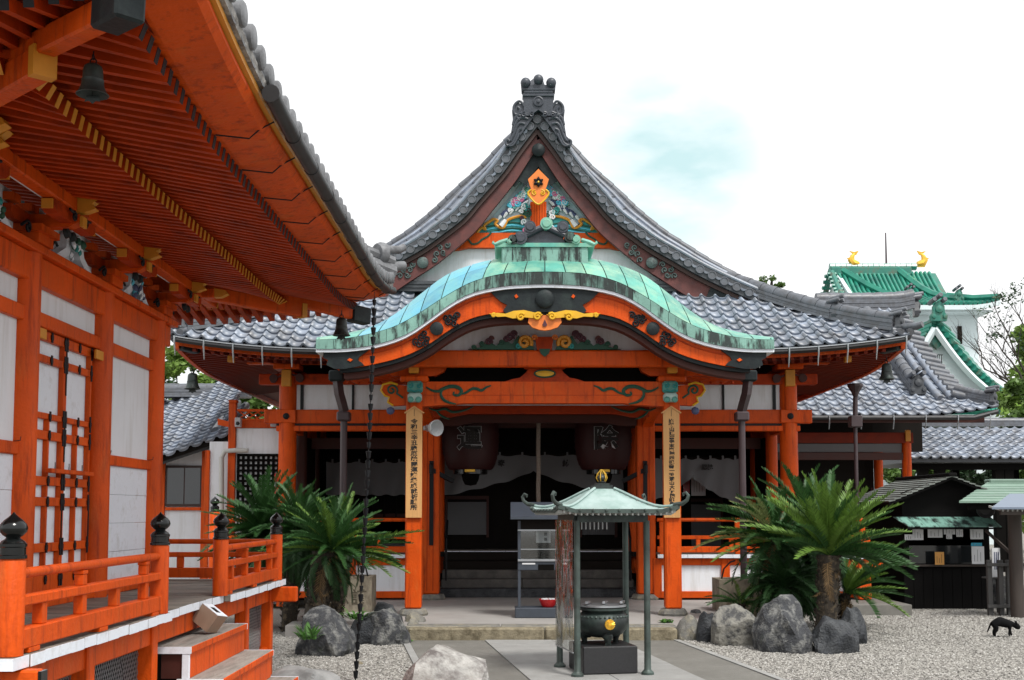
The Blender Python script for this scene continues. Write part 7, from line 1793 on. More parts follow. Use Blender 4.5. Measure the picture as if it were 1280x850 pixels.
# plane through ridge (y=495 at Y=24.6) and eave
pa, pb, pc = P(150, 588, YL-.45), P(290, 541, YL-.45), P(240, 495, 24.8)
n_ = (pb-pa).cross(pc-pa).normalized(); n_ = n_ if n_.z > 0 else -n_
ev = (pb-pa).normalized(); 
dn = Vector((0, -1, 0)); dn = (dn-n_*dn.dot(n_)).normalized(); rx = n_.cross(dn).normalized()
if rx.x < 0: rx = -rx
tmL = tile_mesh('roof_tile', .24, .29, 'tile'); ml_ = []
for i in range(-14, 13):
    for j in range(0, 22):
        q = pc+rx*(i*.24)-ev*0+dn*(j*.255-.3)
        t = (q-pa).dot(ev); e = q-(pa+ev*t); dist = e.dot(-dn)
        # pixel limits of the visible roof
        if dist < -.05: continue
        u = (q.x)/q.y
        if u > (300-640)/F-.0 or u < (170-640)/F: continue
        ml_.append(frame(q, rx, dn, n_))
tile_field(lh, ml_, tmL, 'roof_tile', 295)
m = MB(); m.prism([pa-n_*.06, pb-n_*.06, P(306, 520, 22.5)-n_*.06, pc+rx*.9-n_*.06+dn*-.1, pc-rx*3.4-n_*.06-dn*.1], n_*-.08); m.part('roof_deck', 'tiled', lh)
m = MB(); m.beam(pa-n_*.03-dn*-.05, pb-n_*.03-dn*-.05, .06, .10); m.part('eave_board', 'dark', lh)
e0, e1 = P(150, 497, 24.7), P(312, 497, 24.7); ridge([e0, e1], .40, .16, 3, 'house_ridge', 'tiler', True, lh, .09)
ridge([P(150, 487, 24.9), P(306, 487, 24.9)], .30, .05, 2, 'house_ridge', 'tiler', True, lh, .07)
for q in ((P(298, 508, 23.8), P(272, 545, 20.6)), (P(309, 512, 23.9), P(286, 547, 20.7))):
    m = MB(); m.tube([q[0]+n_*.08, q[0].lerp(q[1], .5)+n_*.10, q[1]+n_*.08], .09, 10); m.part('descending_ridge', 'tiler', lh, True)
# ---- right wing of the hall
rw = thing('wing_hall', 'side wing with grey tiled hip and gable roof right of the main hall', 'hall', (8.5, 28, 0))
EYW, EXW = 26.0, 10.95; ZW = P(1150, 519, EYW).z
def wz(d): return ZW+.56*d+.018*d*d
def wlift(x): return .22*max(0, 1-(EXW-x)/2.2)**2
def roofW(x, d): return Vector((x, EYW+d, wz(d)+wlift(x)*max(0, 1-d/2)))
m = MB(); m.grid(lambda u, v: roofW(4.2+(EXW-4.2-.55*min(1, v*5/.6))*u, 5*v)-Z3*.04, 20, 14); m.part('roof_deck', 'tiled', rw)
tmW = tile_mesh('roof_tile', .265, .31, 'tile'); mW = []
dd = [0.0]
while dd[-1] < 4.9: dd.append(dd[-1]+.285/math.sqrt(1+.36))
for k in range(len(dd)-1):
    for i in range(27):
        x = EXW-.15-i*.265
        if x > EXW-.05-min(.6, dd[k]): continue
        lo, up = roofW(x, dd[k]-.03), roofW(x, dd[k+1]-.03); yv = (lo-up).normalized(); r0_ = (roofW(x+.1, dd[k])-roofW(x-.1, dd[k])).normalized(); zv = r0_.cross(-yv); zv = zv if zv.z > 0 else -zv
        mW.append(frame(up, yv.cross(zv).normalized(), yv, zv))
tile_field(rw, mW, tmW, 'roof_tile', 295, key=lambda q: (q.translation.x < 6.3, q.translation.y))
rdg = [roofW(9.45, d) for d in np.linspace(4.6, 1.0, 8)]; ridge(rdg, .30, .22, 4, 'descending_ridge', 'tiler', True, rw); oni(roofW(9.45, .95), (0, -1), .75, par=rw)
for xx in (9.85, 10.12):
    m = MB(); m.tube([roofW(xx, d)+Z3*.07 for d in np.linspace(4.6, .55, 10)], .085, 10); m.part('barrel_row', 'tile', rw, True)
for k in range(16):
    d = .55+k*.27; q = roofW(10.45, d); m = MB(); m.tube([q+Vector((-.35, 0, .14)), q+Vector((.10, 0, .04)), q+Vector((.12, 0, .035))], [.09, .09, .07], 10); m.part('verge_tile', 'tiler', rw, True)
cr_ = [Vector((EXW-d*.9, EYW+d, wz(d)+wlift(EXW-d*.9)*max(0, 1-d/2)-.03)) for d in np.linspace(.75, .12, 7)]; ridge(cr_, .22, .2, 4, 'hip_ridge', 'tiler', True, rw); oni(cr_[-1], (1, -1), .55, par=rw)
ridge([roofW(10.4, .7)+Z3*.02, roofW(10.9, .1)+Z3*.02], .2, .14, 2, 'hip_ridge', 'tiler', True, rw)
rr0 = P(1020, 391, 31.2); rr1 = P(1141, 391, 31.2); rr1.z += .0; ridge([rr0, rr0.lerp(rr1, .5), rr0.lerp(rr1, .85)+Z3*.02, rr1+Z3*.10], .42, .34, 6, 'main_ridge', 'tiler', True, rw); oni(rr1+Vector((.02, 0, -.1)), (1, -.2), .8, par=rw)
m = MB(); m.b2((4.5, EYW+.06, ZW-.16), (EXW-.3, EYW+.14, ZW-.02)); m.part('eave_board', 'darkred', rw)
m = MB(); m.tube([(4.6, EYW-.08, ZW-.06), (EXW-.6, EYW-.08, ZW-.06), (EXW-.05, EYW-.06, ZW+.08)], .055, 8); m.part('gutter', 'gutter', rw, True)
for k in range(6):
    x = 7.1+k*.72; m = MB(); m.tube([(x, EYW-.15, ZW), (x, EYW-.15, ZW-.12), (x, EYW-.08, ZW-.32)], .014, 5); m.part('gutter_bracket', 'silver', rw)
m = MB(); m.grid(lambda u, v: Vector((4.5+(EXW-4.7-.6*v)*u, EYW+.1+1.6*v, ZW-.10+.15*v)), 8, 2); m.part('soffit', 'soffit', rw)
YB = 27.4
def rbx(a, b, y0, y1, z0, z1, nm, mat, ch=.006): return bx((a, y0, z0), (b, y1, z1), nm, mat, ch, rw)
def RX(px): return P(px, 560, YB).x
def RZ(py): return P(1100, py, YB).z
for px in (1133, 1119):
    m = MB(); m.lathe([(.11, 0), (.11, RZ(545))], (RX(px), YB+(0 if px != 1119 else 1.3), 0), 14); m.part('post', 'verm', rw, True)
rbx(4.5, RX(1140), YB-.1, YB+.1, RZ(554), RZ(541), 'lintel', 'soffit'); rbx(4.5, RX(1131), YB-.05, YB+.06, RZ(575), RZ(565.5), 'lower_lintel', 'darkred')  # reds darkened to carry the shade under the wing eave
rbx(4.5, RX(1130), YB+.0, YB+.04, RZ(565), RZ(554.5), 'plaster', 'cloth', 0); rbx(RX(1129.5), RX(1136), YB-.16, YB-.111, RZ(552), RZ(538), 'gilt_bracket', 'yellow', .01)  # white band greyed, eave shade put into its colour
rbx(4.5, RX(1116), YB+1.5, YB+1.6, 0, 4.2, 'rear_wall', 'dark', 0)
rbx(RX(1116), 10.6, 29.9, 30.0, 3.15, 4.6, 'eave_shade_block', 'dark', 0)  # dark block added to stand in for the shade under the wing eave
for k in range(9): rbx(7.0+k*.32, 7.04+k*.32, YB+1.44, YB+1.49, .6, 2.2, 'wall_muntin', 'brownred', 0)
rbx(5.0, RX(1120), YB-.1, YB+1.4, .4, .6, 'floor', 'dark', 0); 
# rain pipe with funnel head in front of the wing
m = MB(); c = P(1069, 487, 20.5); m.lathe([(.03, -.16), (.07, -.05), (.14, .06), (.14, .10), (.1, .1)], c, 10); m.tube([c-Z3*.14, P(1069, 520, 20.5)], .045, 10); c2 = P(1069, 527, 20.5); m.b2(c2+Vector((-.10, -.1, -.10)), c2+Vector((.10, .1, .10)), .01); m.tube([c2, Vector((c2.x, 20.5, 0))], .035, 10)
solid(m, 'rain_pipe', 'pipe', 'dark brown rain pipe with funnel head between hall and wing', 'rain pipe')
# ---- roofed corridor at the right
co = thing('roofed_corridor', 'open corridor with black posts and tiled roof beside the wing', 'corridor', (14, 31, 0))
YC = 31.0; zc_ = P(1200, 573, YC).z
m = MB(); m.prism([(10.6, YC, zc_), (10.6, YC+2.2, zc_+1.0), (10.6, YC+4.4, zc_), (10.6, YC+4.4, zc_-.1), (10.6, YC, zc_-.1)], (9, 0, 0)); m.part('roof_deck', 'tiled', co)
mC = []; sl = math.atan2(1.0, 2.2)
for j in range(8):
    for i in range(33):
        yv = Vector((0, -math.cos(sl), -math.sin(sl))); zv = Vector((0, -math.sin(sl), math.cos(sl))); mC.append(frame(Vector((10.8+i*.265, YC+.28*math.cos(sl)*(j+1)-.06, zc_+.28*math.sin(sl)*(j+1)-.03+.03)), X3, yv, zv))
tile_field(co, mC, tmW, 'roof_tile', 295)
ridge([(10.6, YC+2.2, zc_+1.02), (19.6, YC+2.2, zc_+1.02)], .26, .12, 2, 'corridor_ridge', 'tiler', True, co)
bx((10.6, YC+.15, zc_-.30), (19.6, YC+.25, zc_-.12), 'beam', 'void', 0, co)
for px in (1153, 1174, 1247, 1259):
    x = P(px, 590, YC+.3).x; bx((x-.12, YC+.16, 0), (x+.12, YC+.40, zc_-.12), 'post', 'void', 0, co)
for x in (11.9, 13.4, 15.2, 16.9, 18.5): bx((x-.1, YC+4.0, 0), (x+.1, YC+4.2, zc_-.12), 'post', 'void', 0, co)
# ---- green roofed keep
ke = thing('castle_keep', 'white castle keep with green glazed roofs and golden dolphin finials', 'castle', (22, 62, 0))
YQ = 60.0
def kx(px): return P(px, 400, YQ).x
def kz(py): return P(1150, py, YQ).z
x0, x1 = kx(1068), kx(1200); cxk = (kx(1040)+kx(1237))/2
m = MB(); m.b2((kx(1055), YQ, 0), (kx(1222), YQ+6.5, kz(384))); m.part('upper_wall', 'cwall', ke)
EA, EB = kx(1040), kx(1238); YE0, YE1 = YQ-1.3, YQ+7.8; YMID = (YE0+YE1)/2; ze, zr_ = P(1150, 380, YE0).z, P(1108, 343, YMID).z
RL, RRt = kx(1067), kx(1152)
kp = curve([(0, ze), (1.2, ze+.35), (2.6, ze+.9), (4.55, zr_+.15)])
def keepF(x, d): return Vector((x, YE0+d, kp(d)+.25*max(0, 1-min(x-EA, EB-x)/1.6)**2*max(0, 1-d/2)))
m = MB(); m.grid(lambda u, v: keepF(EA+(EB-EA)*u if v < .3 else max(EA+1.2, min(EB-1.6, EA+(EB-EA)*u)), 4.55*v)-Z3*.08, 24, 12); m.part('roof_deck', 'gtiled', ke)
n = 34
for i in range(n+1):
    x = EA+.1+(EB-EA-.2)*i/n; dm = 4.45 if EA+1.1 < x < EB-1.9 else max(.4, min(x-EA, EB-x)*1.15)
    m = MB(); m.tube([keepF(x, d)+Z3*.02 for d in np.linspace(0, dm, 7)], .10, 6); m.part('tile_roll', 'gtile', ke, True)
m = MB(); m.strip([keepF(x, -.02)-Z3*.05 for x in np.linspace(EA, EB, 14)], [keepF(x, -.02)-Z3*.28 for x in np.linspace(EA, EB, 14)], (0, .3, 0)); m.part('eave_board', 'cwall', ke)
m = MB(); m.b2((EA+.3, YE0+.3, ze-.35), (EB-.3, YE1, ze-.25)); m.part('soffit', 'cwall', ke)
# left gable end
m = MB(); m.prism([(EA+1.15, YE0+1.3, ze+.4), (EA+1.15, YE1-1.3, ze+.4), (EA+1.15, YMID, zr_+.1)], (.2, 0, 0)); m.part('gable_wall', 'cwall', ke)
m = MB(); m.grid(lambda u, v: Vector((EA+1.3*v, YE0+(YE1-YE0)*u, ze+.5*v+.25*max(0, 1-min(u, 1-u)*6)**2*(1-v))), 12, 3); m.part('roof_deck', 'gtile', ke)
for k in range(14):
    y = YE0+.4+k*.62; m = MB(); m.tube([(EA, y, ze+.06), (EA+1.2, y, ze+.5)], .10, 6); m.part('tile_roll', 'gtile', ke, True)
for t in (1, -1):
    m = MB(); pth = [(EA+.9, YMID-t*4.55*(1-k/8), kp(4.55*k/8)+.12) for k in range(2, 9)]; m.tube(pth, .16, 6); m.part('verge_ridge', 'gtiled', ke, True)
    for k in range(2, 16):
        q = Vector((EA+.8, YMID-t*4.55*(1-k/16), kp(4.55*k/16)+.06)); m = MB(); m.tube([q+X3*.3, q-X3*.18], .11, 6); m.part('verge_tile', 'gtile', ke, True)
for px, d1, d0 in ((1076, 4.4, 1.5), (1150, 4.4, 1.0)):
    xx = kx(px); m = MB(); m.tube([keepF(xx+(4.4-d)*(.55 if px > 1100 else .9), d)+Z3*.18 for d in np.linspace(d1, d0, 6)], .20, 6); m.part('descending_ridge', 'gtile', ke, True)
    oni(keepF(xx+(4.4-d0)*(.55 if px > 1100 else .9), d0-.1)+Z3*.05, (0, -1), 1.0, mat='gtiled', par=ke)
m = MB(); m.tube([keepF(EB-2.0, 1.9)+Z3*.2, keepF(EB-1.0, .9)+Z3*.18, keepF(EB-.05, .05)+Z3*.12], .2, 6); m.part('hip_ridge', 'gtile', ke, True)
m = MB(); m.tube([keepF(EA+1.6, 1.4)+Z3*.2, keepF(EA+.9, .9)+Z3*.18, keepF(EA+.05, .05)+Z3*.12], .2, 6); m.part('hip_ridge', 'gtile', ke, True)
m = MB(); m.b2((RL-.3, YMID-.3, zr_-.1), (RRt+.6, YMID+.3, zr_+.38), .05); rgk = m.part('main_ridge', 'gtiled', ke)
for k in range(16): m = MB(); xk = RL-.3+k*.30; m.tube([(xk, YMID, zr_+.42), (xk+.27, YMID, zr_+.42)], .2, 8); m.part('ridge_cap_tile', 'gtile', rgk, True)
for px, t in ((1067, 1), (1153, -1)):       # golden dolphins
    x = P(px, 330, YMID).x; z = zr_+.55
    m = MB(); m.tube([(x+t*.28, YMID, z), (x, YMID, z+.05), (x-t*.13, YMID, z+.25), (x-t*.05, YMID, z+.48), (x+t*.06, YMID, z+.60)], [.16, .24, .19, .12, .05], 8); do = m.part('dolphin', 'gold', ke, True)
    m = MB(); m.prism([(x+t*.04, YMID-.03, z+.52), (x-t*.22, YMID-.03, z+.76), (x+t*.05, YMID-.03, z+.70), (x+t*.30, YMID-.03, z+.78), (x+t*.16, YMID-.03, z+.54)], (0, .06, 0)); m.prism([(x-t*.12, YMID-.03, z+.2), (x-t*.38, YMID-.03, z+.34), (x-t*.16, YMID-.03, z+.42)], (0, .06, 0)); m.part('dolphin_fin', 'gold', do)
q0 = P(1108, 333, YMID); m = MB(); m.tube([(q0.x, YMID, zr_+.4), (q0.x, YMID, P(1108, 291, YMID).z)], [.06, .035], 6); m.part('lightning_rod', 'pipe', ke)
# lower storey with big front gable
YG2 = YQ-3.2
def qx(px): return P(px, 440, YG2).x
def qz(py): return P(1200, py, YG2).z
m = MB(); m.prism([P(1134, 492, YG2+.4), P(1243, 492, YG2+.4), P(1172, 405, YG2+.4)], (0, 3.5, 0)); m.part('front_gable', 'cwall', ke)
for px in (1165, 1177):
    w_ = bx((qx(px-4), YG2+.36, qz(462)), (qx(px+5), YG2+.399, qz(442)), 'window', 'dark', 0, ke)
    for k in range(4): bx((qx(px-3.4+k*2.4), YG2+.33, qz(461)), (qx(px-2.4+k*2.4), YG2+.359, qz(443)), 'window_bar', 'cwall', 0, w_)
m = MB(); m.prism([P(1172, 414, YG2), P(1165, 426, YG2), P(1168, 432, YG2), P(1172, 436, YG2), P(1176, 432, YG2), P(1179, 426, YG2)], (0, .3, 0)); m.part('gable_pendant', 'gtiled', ke)
for a, b in (((1172, 402), (1252, 489)), ((1172, 402), (1126, 470))):
    pth = [P(a[0]+(b[0]-a[0])*t, a[1]+(b[1]-a[1])*t+(9 if b[0] > 1200 else 4)*math.sin(math.pi*t), YG2-.3) for t in np.linspace(0, 1, 10)]
    m = MB(); m.tube([q+Vector((0, .5, .1)) for q in pth], .26, 6); m.part('gable_ridge', 'gtile', ke, True)
    m = MB(); m.tube([q+Vector((-.12, .1, -.32)) for q in pth], .16, 4); m.part('gable_board', 'cwall', ke)
    for k in range(14):
        t = (k+.5)/14; q = P(a[0]+(b[0]-a[0])*t, a[1]+(b[1]-a[1])*t+(9 if b[0] > 1200 else 4)*math.sin(math.pi*t), YG2-.3); sgn = 1 if b[0] > 1200 else -1
        m = MB(); m.tube([q+Vector((-sgn*.05, .2, .18)), q+Vector((sgn*.75, .9, -.15))], .17, 6); m.part('verge_tile', 'gtiled' if k % 3 == 0 else 'gtile', ke, True)
oni(P(1172, 402, YG2-.2), (0, -1), 1.6, mat='gtiled', par=ke)
m = MB(); m.grid(lambda u, v: P(1150+110*u, 493+25*v, YG2-.2-1.2*v), 10, 3); m.part('roof_deck', 'gtiled', ke)
for k in range(20):
    px = 1150+k*5.6; m = MB(); m.tube([P(px-4, 492, YG2-.15)+Z3*.1, P(px+2, 518, YG2-1.4)+Z3*.1], .15, 6); m.part('tile_roll', 'gtile', ke, True)
m = MB(); m.b2((qx(1130), YG2+.8, 0), (qx(1262), YG2+8, qz(492))); m.part('lower_wall', 'cwall', ke)
bx((kx(1196), YQ-.12, kz(430)), (kx(1201), YQ-.01, kz(408)), 'window', 'dark', 0, ke)
# ---- black booth
bo_ = thing('booth', 'small black timber booth with shingled gable roof and copper awning', 'booth', (7.2, 20.3, 0))
YO_ = 19.3
def ox(px): return P(px, 650, YO_).x
def oz(py): return P(1190, py, YO_).z
bl, br_ = ox(1128), ox(1236); rg_ = ox(1184)
m = MB(); m.b2((bl, YO_, 0), (br_, YO_+.06, oz(707)), .0); m.part('front_wall', 'blackwood', bo_)
for k in range(9): m = MB(); xk = bl+(br_-bl)*k/9; m.b2((xk+.004, YO_-.012, .02), (xk+(br_-bl)/9-.004, YO_-.001, oz(711))); m.part('wall_plank', 'blackwood', bo_)
bx((bl-.03, YO_-.10, oz(708)), (br_+.02, YO_+.15, oz(705.5)), 'counter', 'brownwood', .004, bo_)
m = MB(); m.b2((bl, YO_+.001, oz(705)), (bl+.10, YO_+.06, oz(640))); m.b2((br_-.10, YO_+.001, oz(705)), (br_, YO_+.06, oz(640))); m.b2((bl+.1001, YO_+.001, oz(662)), (br_-.1001, YO_+.059, oz(640))); m.part('window_frame', 'blackwood', bo_)
bx((bl+.1, YO_+.9, .9), (br_-.1, YO_+.95, 1.8), 'back_shelf', 'void', 0, bo_)
bx((bl+.11, YO_+.03, oz(704.5)), (br_-.11, YO_+.04, oz(682)), 'glass_pane', 'glassd', 0, bo_)
m = MB(); m.prism([(bl-.001, YO_+.0605, 0), (bl-.001, YO_+2.2, 0), (bl-.001, YO_+2.2, oz(624)), (bl-.001, YO_+.0605, oz(624))], (.06, 0, 0)); m.prism([(br_-.06, YO_+.0605, 0), (br_-.06, YO_+2.2, 0), (br_-.06, YO_+2.2, oz(624)), (br_-.06, YO_+.0605, oz(624))], (.06, 0, 0)); m.b2((bl, YO_+2.15, 0), (br_, YO_+2.2, oz(624))); m.part('side_wall', 'blackwood', bo_)
m = MB(); m.prism([(bl, YO_+.01, oz(640)), (br_, YO_+.01, oz(640)), (br_, YO_+.01, oz(622)), (rg_, YO_+.01, oz(596)), (bl, YO_+.01, oz(616))], (0, .05, 0)); m.part('gable_wall', 'blackwood', bo_)
zr2 = oz(592); 
for s, xe in ((-1, ox(1106)), (1, ox(1262))):
    ze2 = oz(624) if s < 0 else oz(622); nrow = 11
    dk = MB(); dk.prism([(rg_, YO_-.25, zr2-.05), (xe, YO_-.25, ze2-.05), (xe, YO_-.25, ze2-.10), (rg_, YO_-.25, zr2-.10)], (0, 2.6, 0)); dk.part('roof_board', 'blackwood', bo_)
    for j in range(nrow):
        t0, t1 = j/nrow, (j+1)/nrow; y = YO_-.27
        for i in range(5):
            m = MB(); a = Vector((rg_+(xe-rg_)*t0, y+i*.528, zr2+(ze2-zr2)*t0-.045)); b = Vector((rg_+(xe-rg_)*t1*1.01, y+i*.528, zr2+(ze2-zr2)*t1-.028)); e = Vector((0, .522, 0))
            m.strip([a, b], [a-Z3*.02, b-Z3*.02], e); m.part('shingle', 'shingle', bo_)
bx((rg_-.07, YO_-.30, zr2-.05), (rg_+.07, YO_+2.36, zr2+.005), 'ridge_cap', 'blackwood', .01, bo_)
# awning
for k in range(8):
    a0, a1 = ox(1116)+(ox(1238)-ox(1116))*k/8, ox(1116)+(ox(1238)-ox(1116))*(k+1)/8-.006
    m = MB(); m.strip([(a0, YO_-.02, oz(646)), (a0+.1 if k == 0 else a0, YO_-.45, oz(657.5))], [(a0, YO_-.02, oz(647)), (a0+.1 if k == 0 else a0, YO_-.45, oz(658.5))], (a1-a0, 0, 0)); m.part('awning_sheet', 'coppers', bo_)
m = MB(); m.beam((ox(1122), YO_-.44, oz(660)), (ox(1238), YO_-.44, oz(660)), .03, .03); m.part('awning_rail', 'blackwood', bo_)
# papers hanging on the booth
for k, (a, b, c_, d_, mt) in enumerate(((1141, 1154, 660, 675, 'paper'), (1160, 1178, 660, 672, 'paper'), (1131, 1141, 668, 675, 'paper'), (1180, 1194, 660, 668, 'paper'), (1183, 1190, 668, 673.5, 'paper'), (1195.5, 1203.5, 660, 671, 'paper'), (1213, 1229, 660, 674, 'paper'), (1169, 1180, 690, 706, 'papero'), (1215, 1230, 683, 705, 'paper'), (1214, 1227.5, 678.5, 682.5, 'cyan'))):
    yy = YO_-.12-.01*k; p, q = P(a, d_, yy), P(b, c_, yy); m = MB(); m.b2((p.x, yy, p.z), (q.x, yy+.006, q.z)); m.cur = 1
    w = q.x-p.x; h = q.z-p.z
    for r_ in range(3 if w > .1 else 2): m.b2((p.x+w*(.2+.25*r_), yy-.003, p.z+h*.15), (p.x+w*(.2+.25*r_)+.005, yy-.0004, q.z-h*(.18+.15*((r_+k) % 3))))
    desc = ['plain white paper notice hanging at the awning beside the palm fronds', 'wide white paper notice hanging under the booth awning', 'small white slip at the awning end near the palm', 'grey printed sheet hanging mid awning', 'narrow slip below the grey printed sheet', 'bluish slip hanging under the awning', 'white notice with dark square at the awning end', 'orange wooden price card standing on the booth counter', 'tall white notice with fine print on the booth window', 'cyan header strip above the tall white notice'][k]
    solid(m, 'notice', [mt, 'tiler' if mt != 'papero' else 'ink'], desc, 'notice')
# grey round lamp, notice stand, fence and shelter post at the right edge
m = MB(); m.lathe([(.13, 0), (.14, .01), (.135, .03), (.11, .02), (.06, -.02), (0, -.03)], P(1232, 637, 18.6), 20, (-.3, -1, -.1)); solid(m, 'round_lamp', 'gutter', 'grey round dish lamp fixed under the copper roof edge', 'lamp', smooth=True)
nsx = P(1246, 700, 18.4).x
ns_ = thing('notice_stand', 'weathered post stand carrying a tall white notice by the booth', 'stand', (nsx, 18.5, 0))
bx((nsx-.13, 18.4, P(0, 724, 18.4).z), (nsx+.10, 18.7, P(0, 722, 18.4).z), 'shelf', 'greywood', .004, ns_)
for dx in (-.06, .07): bx((nsx+dx-.03, 18.5, 0), (nsx+dx+.03, 18.56, P(0, 724.5, 18.4).z), 'leg', 'greywood', .004, ns_)
bx((nsx-.05, 18.45, P(0, 721, 18.45).z), (nsx+.075, 18.47, P(0, 685, 18.45).z), 'notice_panel', 'paper', 0, ns_)
for k in range(3): bx((nsx-.02+k*.03, 18.445, P(0, 712, 18.45).z), (nsx-.008+k*.03, 18.4495, P(0, 690, 18.45).z), 'print_line', 'navy', 0, ns_)
bx((nsx-.09, 18.42, P(0, 721.5, 18.45).z), (nsx-.055, 18.44, P(0, 711, 18.45).z), 'slip', 'paper', 0, ns_)
sf_ = thing('open_shelter', 'timber post shelter with pale green copper roof at the right edge', 'shelter', (8.4, 18, 0))
def sx_(px, Y): return P(px, 640, Y).x
m = MB(); q = P(1268, 640, 17.8); m.tube([(q.x, 17.8, 0), (q.x, 17.8, P(0, 632, 17.8).z)], .10, 12); m.part('post', 'brownwood', sf_, True)
for x in (q.x+1.9,):
    m = MB(); m.tube([(x, 17.8, 0), (x, 17.8, 1.75)], .10, 12); m.part('post', 'brownwood', sf_, True)
for j in range(8):
    t0, t1 = j/8, (j+1)/8
    def rp(px0, py0, px1, py1, t, Y0, Y1): return P(px0+(px1-px0)*t, py0+(py1-py0)*t, Y0+(Y1-Y0)*t)
    a, b = rp(1236, 602, 1199, 627, t0, 19.6, 18.2), rp(1236, 602, 1199, 627, t1, 19.6, 18.2)
    m = MB(); m.strip([a, b+Z3*.012], [a-Z3*.03, b-Z3*.02], (2.6, 0, 0)); m.part('copper_course', 'copperroof', sf_)
bx((P(1234, 600, 19.6).x, 19.5, P(0, 605, 19.6).z), (11.6, 19.75, P(0, 599, 19.6).z), 'roof_ridge', 'copperroof', .02, sf_)
bx((P(1212, 630, 18.3).x, 18.3, P(0, 637, 18.3).z), (11, 18.4, P(0, 629, 18.3).z), 'eave_beam', 'blackwood', 0, sf_)
m = MB(); a, b = P(1262, 617, 17.8), P(1240, 634, 17.1); m.strip([a, b], [a-Z3*.03, b-Z3*.03], (1.6, 0, 0)); m.part('lower_roof', 'bluesheet', sf_)
m = MB(); a = P(1250, 641, 17.2); m.beam(a, a+X3*1.6, .05, .06); m.part('lower_beam', 'brownwood', sf_)
for k in range(8): m = MB(); a = P(1254+k*6, 638, 17.15); m.beam(a, a+Vector((0, .5, .06)), .02, .03); m.part('rafter', 'palewood', sf_)
m = MB(); m.beam(P(1232, 663, 18.9), P(1275, 702, 17.9), .025, .05, (0, 0, 1)); m.part('brace', 'brownwood', sf_)
fe = thing('low_fence', 'low weathered timber fence beside the shelter post', 'fence', (8.2, 18.2, 0))
for px in (1238, 1252, 1262, 1275): x = P(px, 730, 18.1).x; bx((x-.035, 18.1, 0), (x+.035, 18.17, P(0, 700 if px < 1270 else 690, 18.1).z), 'fence_post', 'greywood', .005, fe)
for py in (704, 756): bx((P(1236, 730, 18.0).x, 18.05, P(0, py+4, 18.05).z), (P(1290, 730, 18).x, 18.095, P(0, py, 18.05).z), 'fence_rail', 'greywood', .005, fe)
# dark stones and planting behind the fence
for k in range(7): rock('rock', (8.4+k*.22, 19.6+random.random(), 0), (.3, .3, .25+.3*random.random()), 200+k, 'stone', ['broad', 'leaning', 'small', 'tall', 'squat', 'pointed', 'rounded'][k]+' grey garden rock behind the low fence', 'garden rocks behind the fence')
# ================================================================ trees
def leaves(c, rad, n, size, seed, clumps=26, flatten=.8, hollow=.35):
    r = np.random.default_rng(seed); c = np.array(c); rad = np.array(rad)
    d = r.normal(size=(clumps, 3)); d /= np.linalg.norm(d, axis=1)[:, None]; cc = c+d*rad*(hollow+(1-hollow)*r.random((clumps, 1))**.5)
    cr = (rad.mean()*r.uniform(.16, .36, clumps)); idx = r.integers(0, clumps, n)
    e = r.normal(size=(n, 3)); e /= np.linalg.norm(e, axis=1)[:, None]; p = cc[idx]+e*(cr[idx]*r.random(n)**.45)[:, None]*np.array([1, 1, flatten])
    a = r.normal(size=(n, 3)); a[:, 2] *= .6; a /= np.linalg.norm(a, axis=1)[:, None]; b = np.cross(a, r.normal(size=(n, 3))); b /= np.linalg.norm(b, axis=1)[:, None]
    s = size*r.uniform(.6, 1.3, n)[:, None]; V = np.stack([p-a*s, p-b*s*.45, p+a*s, p+b*s*.45], 1).reshape(-1, 3)
    return V, np.arange(4*n).reshape(-1, 4), cc
def tree(label, base, h, rad, n, size, seed, mat, group='trees behind the halls', clumps=28, lean=(0, 0), nm='tree', hollow=.35):
    base = Vector(base); t = thing(nm, label, 'tree', base, group); c = base+Vector((lean[0], lean[1], h-rad[2]*.9))
    V, Fc, cc = leaves(c, rad, n, size, seed, clumps, hollow=hollow); me = bpy.data.meshes.new('crown'); me.from_pydata(V.tolist(), [], Fc.tolist()); me.materials.append(M[mat])
    o = bpy.data.objects.new('crown', me); COL.objects.link(o); attach(o, t)
    m = MB(); top = c-Vector((0, 0, rad[2]*.3)); r0 = max(.10, h*.022); m.tube([base, base.lerp(top, .5)+Vector((.1, 0, 0)), top], [r0, r0*.75, r0*.5], 8); tr = m.part('trunk', 'bark', t, True)
    m = MB()
    for q in cc[::2]: q = Vector(q); s0 = base.lerp(top, random.uniform(.6, 1)); m.tube([s0, s0.lerp(q, .5)+Vector((0, 0, .2)), q], [r0*.4, r0*.22, r0*.08], 5)
    m.part('limb', 'bark', tr, True); return t
def T_(px, py_top, Y, half_px, hh, label, seed, mat, n=5000, size=.14, **k):
    b = P(px, 640, Y); h = P(px, py_top, Y).z; r = half_px/F*Y; return tree(label, (b.x, Y, 0), h, (r, r*.9, hh), n, size, seed, mat, **k)
